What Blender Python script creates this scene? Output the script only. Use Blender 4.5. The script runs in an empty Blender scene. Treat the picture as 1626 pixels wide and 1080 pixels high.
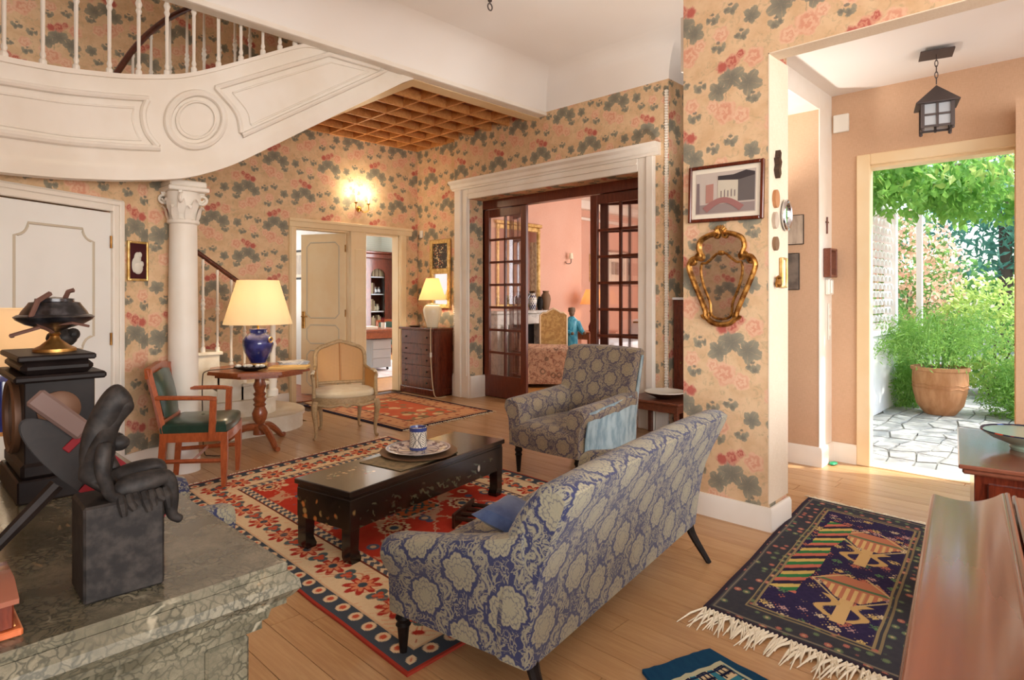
import bpy, math, random
import numpy as np
from mathutils import Vector, Matrix
random.seed(7)
PI = math.pi
R = math.radians
SC = bpy.context.scene
COL = SC.collection

# ------------------------------------------------------------------ camera, sky, sun, big lights, exposure
HEAD = 44.05
cam_d = bpy.data.cameras.new('camera')
cam_d.sensor_width = 36.0
cam_d.lens = 979.0 / 1626.0 * 36.0
cam_d.shift_y = -(540.0 - 470.0) / 1626.0
cam_d.clip_start = 0.02
cam = bpy.data.objects.new('camera', cam_d)
COL.objects.link(cam)
cam.location = (0, 0, 1.4)
cam.rotation_euler = (R(90), 0, R(HEAD - 90))
SC.camera = cam
SC.view_settings.view_transform = 'Standard'
SC.view_settings.look = 'None'
SC.view_settings.gamma = 1.0
SC.view_settings.use_curve_mapping = False
SC.view_settings.exposure = 0.18
SC.cycles.max_bounces = 8
SC.cycles.diffuse_bounces = 4
SC.cycles.use_adaptive_sampling = True
SC.cycles.adaptive_threshold = 0.04
SC.cycles.glossy_bounces = 4
SC.cycles.transmission_bounces = 8
SC.cycles.transparent_max_bounces = 12
SC.cycles.caustics_reflective = False
SC.cycles.caustics_refractive = False
SC.cycles.sample_clamp_indirect = 6.0
SC.cycles.use_denoising = True

w = bpy.data.worlds.new('sky'); SC.world = w
w.use_nodes = True
wn = w.node_tree
wn.nodes.clear()
wo = wn.nodes.new('ShaderNodeOutputWorld')
wb = wn.nodes.new('ShaderNodeBackground')
ws = wn.nodes.new('ShaderNodeTexSky')
ws.sky_type = 'NISHITA'
ws.sun_disc = False
ws.sun_elevation = R(52)
ws.sun_rotation = R(150)
ws.air_density = 1.0
ws.dust_density = 2.0
wb.inputs['Strength'].default_value = 0.6
wn.links.new(ws.outputs[0], wb.inputs[0])
wn.links.new(wb.outputs[0], wo.inputs[0])

def light(name, kind, loc, energy, color=(1, 1, 1), rot=(0, 0, 0), size=None, size_y=None, radius=None):
    l = bpy.data.lights.new(name, kind)
    l.energy = energy
    l.color = color
    if kind == 'AREA':
        l.shape = 'RECTANGLE'
        l.size = size
        l.size_y = size_y
    elif radius is not None and kind != 'SUN':
        l.shadow_soft_size = radius
    o = bpy.data.objects.new(name, l)
    o.location = loc
    o.rotation_euler = rot
    COL.objects.link(o)
    return o
sun = light('sun', 'SUN', (9, -4, 8), 5.0, (1.0, 0.95, 0.86), (R(38), R(14), R(8)))
sun.data.angle = R(0.6)
DAY = (1.0, 0.98, 0.95)
# area lights at the windows added behind the camera; the rest are added fills
light('daylight_back_window', 'AREA', (0.0, -4.62, 1.75), 365, DAY, (R(90), 0, 0), 5.0, 2.5)
light('daylight_side_window', 'AREA', (-3.92, -2.0, 1.75), 195, DAY, (R(90), 0, R(-90)), 3.4, 2.5)
light('fill_living_room', 'AREA', (9.4, 3.42, 1.7), 110, DAY, (R(90), 0, 0), 3.6, 2.4)  # added area light in the living room; no window is built behind it
light('fill_study', 'AREA', (8.75, 10.6, 1.6), 190, (0.93, 0.97, 1.0), (R(90), 0, R(90)), 2.6, 2.0)  # added stand-in for a study window; the wall behind is closed
light('fill_gallery', 'AREA', (-0.18, 6.5, 4.5), 14, DAY, (R(90), 0, R(-90)), 1.6, 1.2)  # added to light the upper stairs; the wall there has no window
light('fill_entry', 'AREA', (4.75, -1.55, 1.7), 28, (0.95, 0.98, 1.0), (R(90), 0, 0), 1.5, 2.2)  # added to brighten the entrance ceiling; the side wall has no window
light('fill_corridor', 'AREA', (3.9, 10.2, 1.8), 22, DAY, (R(90), 0, R(180)), 0.8, 1.6)  # added area light inside the closed corridor

# ------------------------------------------------------------------ node expressions
class E:
    nt = None
    def __init__(self, s): self.s = s
    @staticmethod
    def node(kind, **kw):
        n = E.nt.nodes.new(kind)
        for k, v in kw.items(): setattr(n, k, v)
        return n
    @staticmethod
    def put(sock, v):
        if isinstance(v, E): E.nt.links.new(v.s, sock)
        else: sock.default_value = v
    def __add__(a, b): return m_('ADD', a, b)
    __radd__ = __add__
    def __sub__(a, b): return m_('SUBTRACT', a, b)
    def __rsub__(a, b): return m_('SUBTRACT', b, a)
    def __mul__(a, b): return m_('MULTIPLY', a, b)
    __rmul__ = __mul__
    def __truediv__(a, b): return m_('DIVIDE', a, b)
    def __rtruediv__(a, b): return m_('DIVIDE', b, a)
    def __lt__(a, b): return m_('LESS_THAN', a, b)
    def __gt__(a, b): return m_('GREATER_THAN', a, b)
    def __neg__(a): return m_('MULTIPLY', a, -1.0)
    def __mod__(a, b): return m_('FLOORED_MODULO', a, b)
def m_(op, a, b=None, c=None):
    n = E.node('ShaderNodeMath', operation=op)
    E.put(n.inputs[0], a)
    if b is not None: E.put(n.inputs[1], b)
    if c is not None: E.put(n.inputs[2], c)
    return E(n.outputs[0])
def sin(a): return m_('SINE', a)
def cos(a): return m_('COSINE', a)
def absv(a): return m_('ABSOLUTE', a)
def floor(a): return m_('FLOOR', a)
def mn(a, b): return m_('MINIMUM', a, b)
def mx(a, b): return m_('MAXIMUM', a, b)
def atan2(a, b): return m_('ARCTAN2', a, b)
def sq(a): return m_('SQRT', a)
def soft(x, lo, hi):
    n = E.node('ShaderNodeMapRange', interpolation_type='SMOOTHSTEP')
    E.put(n.inputs[0], x); E.put(n.inputs[1], lo); E.put(n.inputs[2], hi)
    return E(n.outputs[0])
def inside(d, r, w=0.004): return soft(d, r + w if not isinstance(r, E) else m_('ADD', r, w), r - w if not isinstance(r, E) else m_('SUBTRACT', r, w))
def band(x, c, hw, w=0.003): return inside(absv(x - c), hw, w)
def mixc(f, a, b):
    n = E.node('ShaderNodeMix', data_type='RGBA')
    E.put(n.inputs[0], f)
    for k, v in ((6, a), (7, b)):
        if isinstance(v, E): E.nt.links.new(v.s, n.inputs[k])
        else: n.inputs[k].default_value = (*v, 1)
    return E(n.outputs[2])
def vec(x, y, z=0.0):
    n = E.node('ShaderNodeCombineXYZ')
    E.put(n.inputs[0], x); E.put(n.inputs[1], y); E.put(n.inputs[2], z)
    return E(n.outputs[0])
def xyz(v):
    n = E.node('ShaderNodeSeparateXYZ'); E.nt.links.new(v.s, n.inputs[0])
    return E(n.outputs[0]), E(n.outputs[1]), E(n.outputs[2])
def coord(kind='UV'):
    n = E.node('ShaderNodeTexCoord')
    return E(n.outputs[kind])
def uv():
    x, y, z = xyz(coord('UV')); return x, y
def noise(p, scale, detail=3.0, rough=0.55, dist=0.0):
    n = E.node('ShaderNodeTexNoise')
    E.nt.links.new(p.s, n.inputs['Vector'])
    n.inputs['Scale'].default_value = scale; n.inputs['Detail'].default_value = detail
    n.inputs['Roughness'].default_value = rough; n.inputs['Distortion'].default_value = dist
    return E(n.outputs[0])
def voro(p, scale, feature='F1', rnd=1.0, raw=False):
    n = E.node('ShaderNodeTexVoronoi', feature=feature)
    E.nt.links.new(p.s, n.inputs['Vector'])
    n.inputs['Scale'].default_value = scale; n.inputs['Randomness'].default_value = rnd
    dd = E(n.outputs['Distance'])
    return (dd if raw else dd * (1.0 / scale)), (E(n.outputs['Color']) if feature == 'F1' else None)
def scaled(p, x, y, z):
    n = E.node('ShaderNodeMapping')
    E.nt.links.new(p.s, n.inputs[0]); n.inputs['Scale'].default_value = (x, y, z)
    return E(n.outputs[0])
def polar(x, y, cx, cy):
    dx = x - cx; dy = y - cy
    return sq(dx * dx + dy * dy), atan2(dy, dx)

def lin(c):
    """sRGB 0-255 -> linear"""
    return tuple(((v / 255) / 12.92 if v / 255 <= 0.04045 else ((v / 255 + 0.055) / 1.055) ** 2.4) for v in c)

MATS = {}
def mat(name, color=None, rough=0.5, metal=0.0, fn=None, bump=None, coat=0.0, trans=0.0, ior=1.45, emit=None, estr=0.0, sub=0.0, spec=None, alpha=None, sheen=0.0):
    if name in MATS: return MATS[name]
    m = bpy.data.materials.new(name); m.use_nodes = True
    nt = m.node_tree
    b = nt.nodes['Principled BSDF']
    E.nt = nt
    b.inputs['Roughness'].default_value = rough
    b.inputs['Metallic'].default_value = metal
    b.inputs['IOR'].default_value = ior
    if coat: b.inputs['Coat Weight'].default_value = coat; b.inputs['Coat Roughness'].default_value = 0.12
    if trans: b.inputs['Transmission Weight'].default_value = trans
    if spec is not None: b.inputs['Specular IOR Level'].default_value = spec
    if alpha is not None: b.inputs['Alpha'].default_value = alpha
    if sheen: b.inputs['Sheen Weight'].default_value = sheen
    if color is not None: b.inputs['Base Color'].default_value = (*lin(color), 1)
    if fn:
        c = fn()
        if isinstance(c, tuple):
            c, r = c
            if r is not None: nt.links.new(r.s, b.inputs['Roughness'])
        nt.links.new(c.s, b.inputs['Base Color'])
    if bump:
        h, strength, distv = bump()
        bn = nt.nodes.new('ShaderNodeBump')
        bn.inputs['Strength'].default_value = strength; bn.inputs['Distance'].default_value = distv
        nt.links.new(h.s, bn.inputs['Height']); nt.links.new(bn.outputs[0], b.inputs['Normal'])
    if emit is not None:
        b.inputs['Emission Color'].default_value = (*lin(emit), 1); b.inputs['Emission Strength'].default_value = estr
    MATS[name] = m
    return m

# ------------------------------------------------------------------ mesh builder
class MB:
    def __init__(s): s.v = []; s.f = []; s.uv = []; s.mi = []; s.m = 0; s.T = None
    def V(s, p):
        p = Vector(p)
        if s.T is not None: p = s.T @ p
        s.v.append(p); return len(s.v) - 1
    def F(s, idx, uv=None): s.f.append(tuple(idx)); s.uv.append(uv); s.mi.append(s.m)
    def box(s, x0, x1, y0, y1, z0, z1, c=0.0):
        if x0 > x1: x0, x1 = x1, x0
        if y0 > y1: y0, y1 = y1, y0
        if z0 > z1: z0, z1 = z1, z0
        c = min(c, 0.45 * min(x1 - x0, y1 - y0, z1 - z0))
        if c <= 0:
            i = [s.V((x, y, z)) for z in (z0, z1) for y in (y0, y1) for x in (x0, x1)]
            for q in ((0, 2, 3, 1), (4, 5, 7, 6), (0, 1, 5, 4), (2, 6, 7, 3), (0, 4, 6, 2), (1, 3, 7, 5)): s.F([i[k] for k in q])
            return s
        X = (x0, x1); Y = (y0, y1); Z = (z0, z1); sg = (1, -1)
        id = {}
        for a in (0, 1):
            for b in (0, 1):
                for d in (0, 1):
                    id[a, b, d, 0] = s.V((X[a], Y[b] + sg[b] * c, Z[d] + sg[d] * c))
                    id[a, b, d, 1] = s.V((X[a] + sg[a] * c, Y[b], Z[d] + sg[d] * c))
                    id[a, b, d, 2] = s.V((X[a] + sg[a] * c, Y[b] + sg[b] * c, Z[d]))
        def face(keys, flip): s.F([id[k] for k in (keys[::-1] if flip else keys)])
        for a in (0, 1):
            face([(a, 0, 0, 0), (a, 0, 1, 0), (a, 1, 1, 0), (a, 1, 0, 0)], a == 1)
            face([(0, a, 0, 1), (1, a, 0, 1), (1, a, 1, 1), (0, a, 1, 1)], a == 1)
            face([(0, 0, a, 2), (0, 1, a, 2), (1, 1, a, 2), (1, 0, a, 2)], a == 1)
        for a in (0, 1):
            for b in (0, 1):
                face([(0, a, b, 1), (1, a, b, 1), (1, a, b, 2), (0, a, b, 2)], (a + b) % 2 == 0)
                face([(a, 0, b, 0), (a, 1, b, 0), (a, 1, b, 2), (a, 0, b, 2)], (a + b) % 2 == 1)
                face([(a, b, 0, 0), (a, b, 1, 0), (a, b, 1, 1), (a, b, 0, 1)], (a + b) % 2 == 0)
                for d in (0, 1):
                    face([(a, b, d, 0), (a, b, d, 1), (a, b, d, 2)], (a + b + d) % 2 == 1)
        return s
    def prism(s, pts, axis, a0, a1, cap=True):
        """extrude a 2D polygon along an axis: axis x: pts=(y,z), y: (x,z), z: (x,y)"""
        def P(p, a): return {'x': (a, p[0], p[1]), 'y': (p[0], a, p[1]), 'z': (p[0], p[1], a)}[axis]
        n = len(pts)
        i0 = [s.V(P(p, a0)) for p in pts]; i1 = [s.V(P(p, a1)) for p in pts]
        for k in range(n): s.F([i0[k], i0[(k + 1) % n], i1[(k + 1) % n], i1[k]])
        if cap: s.F(i0[::-1]); s.F(i1)
        return s
    def lathe(s, prof, n=20, o=(0, 0, 0), sx=1.0, sy=1.0, cap=True):
        rings = []
        for r, z in prof:
            rings.append([s.V((o[0] + r * sx * math.cos(2 * PI * k / n), o[1] + r * sy * math.sin(2 * PI * k / n), o[2] + z)) for k in range(n)])
        L = 0
        for j in range(len(rings) - 1):
            (r0, z0), (r1, z1) = prof[j], prof[j + 1]
            dl = math.hypot(r1 - r0, z1 - z0); rm = max((r0 + r1) / 2, 0.001)
            for k in range(n):
                u0, u1 = 2 * PI * rm * k / n, 2 * PI * rm * (k + 1) / n
                s.F([rings[j][k], rings[j][(k + 1) % n], rings[j + 1][(k + 1) % n], rings[j + 1][k]], [(u0, L), (u1, L), (u1, L + dl), (u0, L + dl)])
            L += dl
        if cap:
            if prof[0][0] > 1e-5: s.F(rings[0][::-1])
            if prof[-1][0] > 1e-5: s.F(rings[-1])
        return s
    def tube(s, path, r, n=8, closed=False, cap=True, flat=1.0):
        """sweep a circle (radius or list of radii) along 3D points"""
        P = [Vector(p) for p in path]; m = len(P)
        rr = r if isinstance(r, (list, tuple)) else [r] * m
        t0 = (P[1] - P[0]).normalized()
        up = Vector((0, 0, 1)) if abs(t0.z) < 0.95 else Vector((1, 0, 0))
        nrm = (up - t0 * up.dot(t0)).normalized()
        rings = []
        for i in range(m):
            if closed: t = (P[(i + 1) % m] - P[i - 1])
            else: t = P[min(i + 1, m - 1)] - P[max(i - 1, 0)]
            t = t.normalized() if t.length > 1e-9 else t0
            nrm = (nrm - t * nrm.dot(t))
            nrm = nrm.normalized() if nrm.length > 1e-9 else Vector((1, 0, 0))
            bn = t.cross(nrm)
            rings.append([s.V(P[i] + rr[i] * (nrm * math.cos(2 * PI * k / n) * flat + bn * math.sin(2 * PI * k / n))) for k in range(n)])
        for i in range(m if closed else m - 1):
            a, b = rings[i], rings[(i + 1) % m]
            for k in range(n): s.F([a[k], a[(k + 1) % n], b[(k + 1) % n], b[k]])
        if cap and not closed: s.F(rings[0][::-1]); s.F(rings[-1])
        return s
    def ball(s, c, r, n=12, m=8, sc=(1, 1, 1)):
        prof = [(max(r * math.sin(PI * j / m), 1e-6), -r * math.cos(PI * j / m)) for j in range(m + 1)]
        T0 = s.T
        M = Matrix.Translation(c) @ Matrix.Diagonal((*sc, 1))
        s.T = M if T0 is None else T0 @ M
        s.lathe(prof, n, cap=False)
        s.T = T0
        return s
    def grid(s, pts, closed_u=False, closed_v=False, flip=False):
        """rows of points; uv from arc length"""
        ni, nj = len(pts), len(pts[0])
        P = [[Vector(p) for p in row] for row in pts]
        I = [[s.V(p) for p in row] for row in P]
        mid = P[ni // 2]
        uj = [0]
        for j in range(nj): uj.append(uj[-1] + (mid[(j + 1) % nj] - mid[j]).length)
        midc = [P[i][nj // 2] for i in range(ni)]
        ui = [0]
        for i in range(ni): ui.append(ui[-1] + (midc[(i + 1) % ni] - midc[i]).length)
        for i in range(ni if closed_u else ni - 1):
            for j in range(nj if closed_v else nj - 1):
                q = [I[i][j], I[(i + 1) % ni][j], I[(i + 1) % ni][(j + 1) % nj], I[i][(j + 1) % nj]]
                w_ = [(ui[i], uj[j]), (ui[i + 1], uj[j]), (ui[i + 1], uj[j + 1]), (ui[i], uj[j + 1])]
                if flip: q = q[::-1]; w_ = w_[::-1]
                s.F(q, w_)
        return s
    def sweep(s, prof, path, up=(0, 0, 1), closed=False):
        """sweep an open/closed 2D profile (side, up) along a plan path with mitred corners; prof closed polygon"""
        P = [Vector(p) for p in path]; m = len(P); U = Vector(up)
        rings = []
        for i in range(m):
            if closed: a = (P[i] - P[i - 1]).normalized(); b = (P[(i + 1) % m] - P[i]).normalized()
            else:
                b = (P[min(i + 1, m - 1)] - P[min(i, m - 2)]).normalized(); a = (P[max(i, 1)] - P[max(i, 1) - 1]).normalized()
            na, nb = a.cross(U).normalized(), b.cross(U).normalized()
            n = (na + nb).normalized(); k = 1 / max(n.dot(na), 0.3)
            rings.append([s.V(P[i] + n * (q[0] * k) + U * q[1]) for q in prof])
        n = len(prof)
        for i in range(m if closed else m - 1):
            a, b = rings[i], rings[(i + 1) % m]
            for k in range(n): s.F([a[k], a[(k + 1) % n], b[(k + 1) % n], b[k]])
        if not closed: s.F(rings[0][::-1]); s.F(rings[-1])
        return s
    def mesh(s, name, mats, uvs=True, sharp=32):
        me = bpy.data.meshes.new(name)
        me.from_pydata([tuple(v) for v in s.v], [], s.f)
        mats = mats if isinstance(mats, (list, tuple)) else [mats]
        for m in mats: me.materials.append(m)
        if len(mats) > 1: me.polygons.foreach_set('material_index', s.mi)
        if uvs:
            ul = me.uv_layers.new(name='UVMap').data
            buf = np.zeros(len(me.loops) * 2, dtype=np.float32)
            for p, q in zip(me.polygons, s.uv):
                st = p.loop_start
                if q is None:
                    n = p.normal; ax = max(range(3), key=lambda k: abs(n[k]))
                    for k, vi in enumerate(p.vertices):
                        c = s.v[vi]
                        a, b = ((c[1], c[2]), (c[0], c[2]), (c[0], c[1]))[ax]
                        buf[2 * (st + k)] = a; buf[2 * (st + k) + 1] = b
                else:
                    for k, t in enumerate(q): buf[2 * (st + k)] = t[0]; buf[2 * (st + k) + 1] = t[1]
            ul.foreach_set('uv', buf)
        me.polygons.foreach_set('use_smooth', [True] * len(me.polygons))
        me.set_sharp_from_angle(angle=R(sharp))
        me.update()
        return me
    def build(s, name, mats, parent=None, **kw):
        return link(name, s.mesh(name, mats, **kw), parent)
def link(name, me, parent=None, loc=None, rot=None):
    o = bpy.data.objects.new(name, me)
    COL.objects.link(o)
    if parent is not None: o.parent = parent
    if loc is not None: o.location = loc
    if rot is not None: o.rotation_euler = rot
    return o
def tag(o, label, cat, group=None, kind=None):
    o['label'] = label; o['category'] = cat
    if group: o['group'] = group
    if kind: o['kind'] = kind
    return o
def thing(name, label, cat, loc=(0, 0, 0), rz=0.0, group=None):
    o = bpy.data.objects.new(name, None)
    o.empty_display_size = 0.1
    COL.objects.link(o); o.location = loc; o.rotation_euler = (0, 0, rz)
    return tag(o, label, cat, group)
def struct(o, label=None):
    o['kind'] = 'structure'
    if label: o['label'] = label
    return o
def copy_tree(o, parent=None, loc=None, rot=None):
    c = o.copy(); COL.objects.link(c); c.parent = parent
    if loc is not None: c.location = loc
    if rot is not None: c.rotation_euler = rot
    for ch in o.children: copy_tree(ch, c)
    return c
def arc(cx, cy, r, a0, a1, n):
    return [(cx + r * math.cos(R(a0 + (a1 - a0) * k / n)), cy + r * math.sin(R(a0 + (a1 - a0) * k / n))) for k in range(n + 1)]
def interp(xs, ys, x):
    return float(np.interp(x, xs, ys))
def spline(pts, n=8):
    """Catmull-Rom through points"""
    P = [Vector(p) for p in pts]; P = [2 * P[0] - P[1]] + P + [2 * P[-1] - P[-2]]
    out = []
    for i in range(1, len(P) - 2):
        for k in range(n):
            t = k / n; a, b, c, d = P[i - 1], P[i], P[i + 1], P[i + 2]
            out.append(0.5 * ((2 * b) + (c - a) * t + (2 * a - 5 * b + 4 * c - d) * t * t + (3 * b - a - 3 * c + d) * t ** 3))
    out.append(P[-2]); return out
# ------------------------------------------------------------------ materials
C = lin
def grain(c1, c2, sx, sy, sz, scale=6, space='Object', rl=None):
    def f():
        p = coord(space)
        n = noise(scaled(p, sx, sy, sz), scale, 4, 0.6, 0.6)
        n2 = noise(scaled(p, sx * 0.3, sy * 0.3, sz * 0.3), scale, 2)
        k = soft(n * 0.7 + n2 * 0.3, 0.3, 0.7)
        return mixc(k, C(c1), C(c2))
    return f
def wallpaper(bg, bg2, leafc, leafd, pink, pinkl, red):
    def f():
        u, v = uv()
        p = vec(u, v)
        n1 = noise(p, 9, 3); n2 = noise(p, 34, 3, 0.6); n3 = noise(p, 75, 2)
        W, H = 0.37, 0.82
        colm = floor(u / W)
        odd = m_('FLOORED_MODULO', colm, 2.0)
        x = u - colm * W
        x = x + odd * (W - 2.0 * x)
        x = x + (n2 - 0.5) * 0.03
        y = (v + odd * (H * 0.5)) % H
        y = y + (n3 - 0.5) * 0.02
        # faint background foliage
        fa = soft(noise(vec(u * 1.0, v * 1.0), 17, 4, 0.7, 1.2), 0.52, 0.66)
        c = mixc(soft(n1, 0.35, 0.7), C(bg), C(bg2))
        c = mixc(fa * 0.5, c, C((178, 158, 124)))
        fb = soft(noise(vec(u + 3.1, v), 11, 4, 0.7, 1.5), 0.56, 0.66)
        c = mixc(fb * 0.35, c, C(pinkl))
        def leaf(c, cx, cy, r, rot, lobes=5):
            d, th = polar(x, y, cx, cy)
            th = th - R(rot)
            rad = (absv(cos(th * (lobes * 0.5))) * 0.34 + 0.62) * r + cos(th) * (0.16 * r)
            mk = inside(d, rad, 0.004)
            vein = soft(absv(sin(th * (lobes * 0.5))), 0.0, 0.14)
            sh = mixc(soft(d / r + n2 * 0.5, 0.35, 1.25), C(leafd), C(leafc))
            sh = mixc((1.0 - vein) * 0.35, sh, C(bg2))
            return mixc(mk * 0.93, c, sh)
        def rose(c, cx, cy, r, ca, cb, pet=5):
            r = r * 1.22
            d, th = polar(x, y, cx, cy)
            rad = (cos(th * float(pet)) * 0.1 + 0.95) * r
            ring = soft(sin(d * (9.5 / r) + th * 1.0 + sin(th * 5.0) * 0.8 + n2 * 8.0), -1.0, 1.0) * 0.75
            body = mixc(ring, C(ca), C(cb))
            body = mixc(soft(d / r + n3 * 0.5, 0.75, 1.35) * 0.6, body, C(pinkl))
            return mixc(inside(d, rad, 0.008) * 0.92, c, body)
        def dot(c, cx, cy, r, colr, sy=1.0):
            dx = x - cx; dy = (y - cy) * (1.0 / sy)
            return mixc(inside(sq(dx * dx + dy * dy), r, 0.003) * 0.85, c, C(colr))
        # stems
        c = mixc(band(x, 0.19 + 0.05 * 1.0, 0.0025) * (y > 0.1) * (y < 0.3) * 0.5, c, C(leafd))
        # pink roses
        c = rose(c, 0.245, 0.09, 0.062, pink, pinkl); c = rose(c, 0.14, 0.05, 0.046, pinkl, pink)
        c = rose(c, 0.325, 0.14, 0.036, pinkl, pink, 6); c = rose(c, 0.06, 0.39, 0.05, pink, pinkl)
        c = rose(c, 0.27, 0.58, 0.044, pinkl, pink, 6)
        # big leaf cluster with red flowers over it
        c = leaf(c, 0.1, 0.245, 0.082, 200); c = leaf(c, 0.205, 0.29, 0.088, 80); c = leaf(c, 0.285, 0.235, 0.07, -30)
        c = leaf(c, 0.08, 0.64, 0.058, 120)
        c = rose(c, 0.2, 0.395, 0.04, red, pink, 4); c = rose(c, 0.265, 0.375, 0.032, red, red, 5); c = rose(c, 0.145, 0.43, 0.026, red, pink, 4)
        # small sprigs
        for sx, sy_ in ((0.28, 0.49), (0.13, 0.53), (0.2, 0.71), (0.06, 0.13), (0.32, 0.68)):
            c = leaf(c, sx, sy_, 0.03, 60 + sx * 400, 3)
            c = leaf(c, sx + 0.036, sy_ + 0.016, 0.024, 200 + sx * 300, 3)
            c = dot(c, sx - 0.026, sy_ + 0.022, 0.014, leafc, 1.4)
            c = dot(c, sx + 0.01, sy_ + 0.044, 0.013, leafd, 0.7)
        return c
    return f
WP = dict(bg=(228, 196, 158), bg2=(216, 180, 140), leafc=(150, 146, 128), leafd=(120, 120, 110), pink=(220, 156, 130), pinkl=(234, 194, 164), red=(188, 92, 84))
mat('wallpaper', rough=0.75, fn=wallpaper(**WP), spec=0.2)
def linen(c1, c2):
    def f():
        u, v = uv()
        n = noise(vec(u * 6.0, v * 90.0), 4, 2) ; n2 = noise(vec(u * 90.0, v * 6.0), 4, 2); n3 = noise(vec(u, v), 1.6, 2)
        return mixc(soft(n * 0.35 + n2 * 0.35 + n3 * 0.3, 0.36, 0.64), C(c1), C(c2))
    return f
mat('tan_fabric_wall', rough=0.85, fn=linen((200, 164, 134), (214, 178, 148)), spec=0.15)
mat('salmon_wall', rough=0.8, fn=linen((222, 172, 150), (230, 186, 166)), spec=0.15)
def trellis():
    u, v = uv()
    a = (u + v) * 11.0 % 1.0; b = (u - v) * 11.0 % 1.0
    l = mx(band(a, 0.5, 0.045, 0.03), band(b, 0.5, 0.045, 0.03))
    d, th = polar(a, b, 0.0, 0.0)
    d2, _ = polar(a, b, 0.99, 0.99)
    l = mx(l * 0.5, inside(mn(d, d2), 0.2, 0.08))
    return mixc(l, C((236, 240, 232)), C((150, 176, 160)))
mat('trellis_paper', rough=0.8, fn=trellis)
mat('white_paint', rough=0.5, fn=lambda: mixc(soft(noise(coord('Object'), 2.2, 3), 0.3, 0.7), C((236, 226, 212)), C((243, 236, 226))))
mat('cream_paint', rough=0.45, fn=lambda: mixc(soft(noise(coord('Object'), 3.0, 3), 0.3, 0.7), C((236, 208, 164)), C((240, 218, 180))))
mat('door_white', rough=0.4, fn=lambda: mixc(soft(noise(coord('Object'), 1.4, 3), 0.3, 0.7), C((233, 231, 226)), C((240, 239, 235))))
mat('moulding_line', (204, 192, 172), 0.6)
mat('ceiling_white', rough=0.85, fn=lambda: mixc(soft(noise(coord('Object'), 0.9, 2), 0.3, 0.7), C((238, 230, 222)), C((243, 238, 233))))
mat('stone_white', rough=0.6, fn=lambda: mixc(soft(noise(coord('Object'), 7, 4, 0.65), 0.35, 0.7), C((226, 212, 188)), C((240, 230, 212))))
def planks():
    oi = E.node('ShaderNodeObjectInfo')
    r = E(oi.outputs['Random'])
    p = coord('Object')
    n = noise(scaled(p, 26, 1.6, 26), 3.0, 4, 0.6, 0.8)
    n2 = noise(scaled(p, 3, 0.6, 3), 2.2, 3)
    c = mixc(soft(n, 0.32, 0.72), C((178, 132, 88)), C((198, 156, 110)))
    c = mixc(soft(n2, 0.4, 0.75) * 0.5, c, C((154, 106, 68)))
    c = mixc(r * 0.5, c, C((208, 168, 122)))
    return c, soft(n2, 0.0, 1.0) * 0.18 + 0.24
mat('floor_plank', rough=0.34, fn=planks, coat=0.15)
mat('floor_under', (86, 56, 32), 0.7)
def tiles_red():
    u, v = uv()
    d, c = voro(vec(u, v), 6.0, 'DISTANCE_TO_EDGE', 0.35, True)
    return mixc(soft(d, 0.02, 0.05), C((110, 84, 64)), C((164, 98, 66)))
mat('terracotta_tile', rough=0.45, fn=tiles_red)
def wood(name, c1, c2, rough=0.3, coat=0.3, s=(2, 2, 14)):
    mat(name, rough=rough, fn=grain(c1, c2, *s), coat=coat)
wood('mahogany', (74, 28, 16), (112, 46, 26), 0.25, 0.4, (12, 12, 2))
mat('mahogany_x', rough=0.24, coat=0.5, fn=lambda: mixc(noise(scaled(coord('Object'), 0.7, 22, 22), 2.0, 2, 0.4), C((116, 66, 48)), C((134, 80, 60))))
wood('door_mahogany', (84, 34, 20), (114, 52, 32), 0.32, 0.2, (18, 18, 1.5))
wood('chair_wood', (150, 72, 38), (182, 96, 54), 0.32, 0.25, (9, 9, 3))
wood('table_wood', (128, 66, 36), (162, 90, 52), 0.3, 0.3, (6, 6, 6))
wood('side_wood', (96, 52, 36), (128, 74, 52), 0.4, 0.15, (3, 14, 14))
wood('rail_wood', (64, 30, 20), (96, 46, 30), 0.3, 0.3, (4, 4, 4))
wood('lattice_wood', (198, 132, 72), (222, 160, 98), 0.5, 0.0, (6, 6, 6))
wood('lattice_back', (112, 52, 26), (142, 72, 38), 0.6, 0.0, (6, 6, 6))
wood('bergere_wood', (158, 130, 92), (190, 162, 122), 0.5, 0.0, (8, 8, 8))
wood('light_wood', (186, 126, 66), (214, 158, 92), 0.4, 0.1, (8, 3, 8))
wood('dark_wood', (44, 26, 18), (66, 40, 28), 0.35, 0.2, (6, 6, 6))
mat('ebony', rough=0.5, fn=grain((24, 18, 16), (38, 29, 25), 6, 6, 6), spec=0.2)
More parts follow.
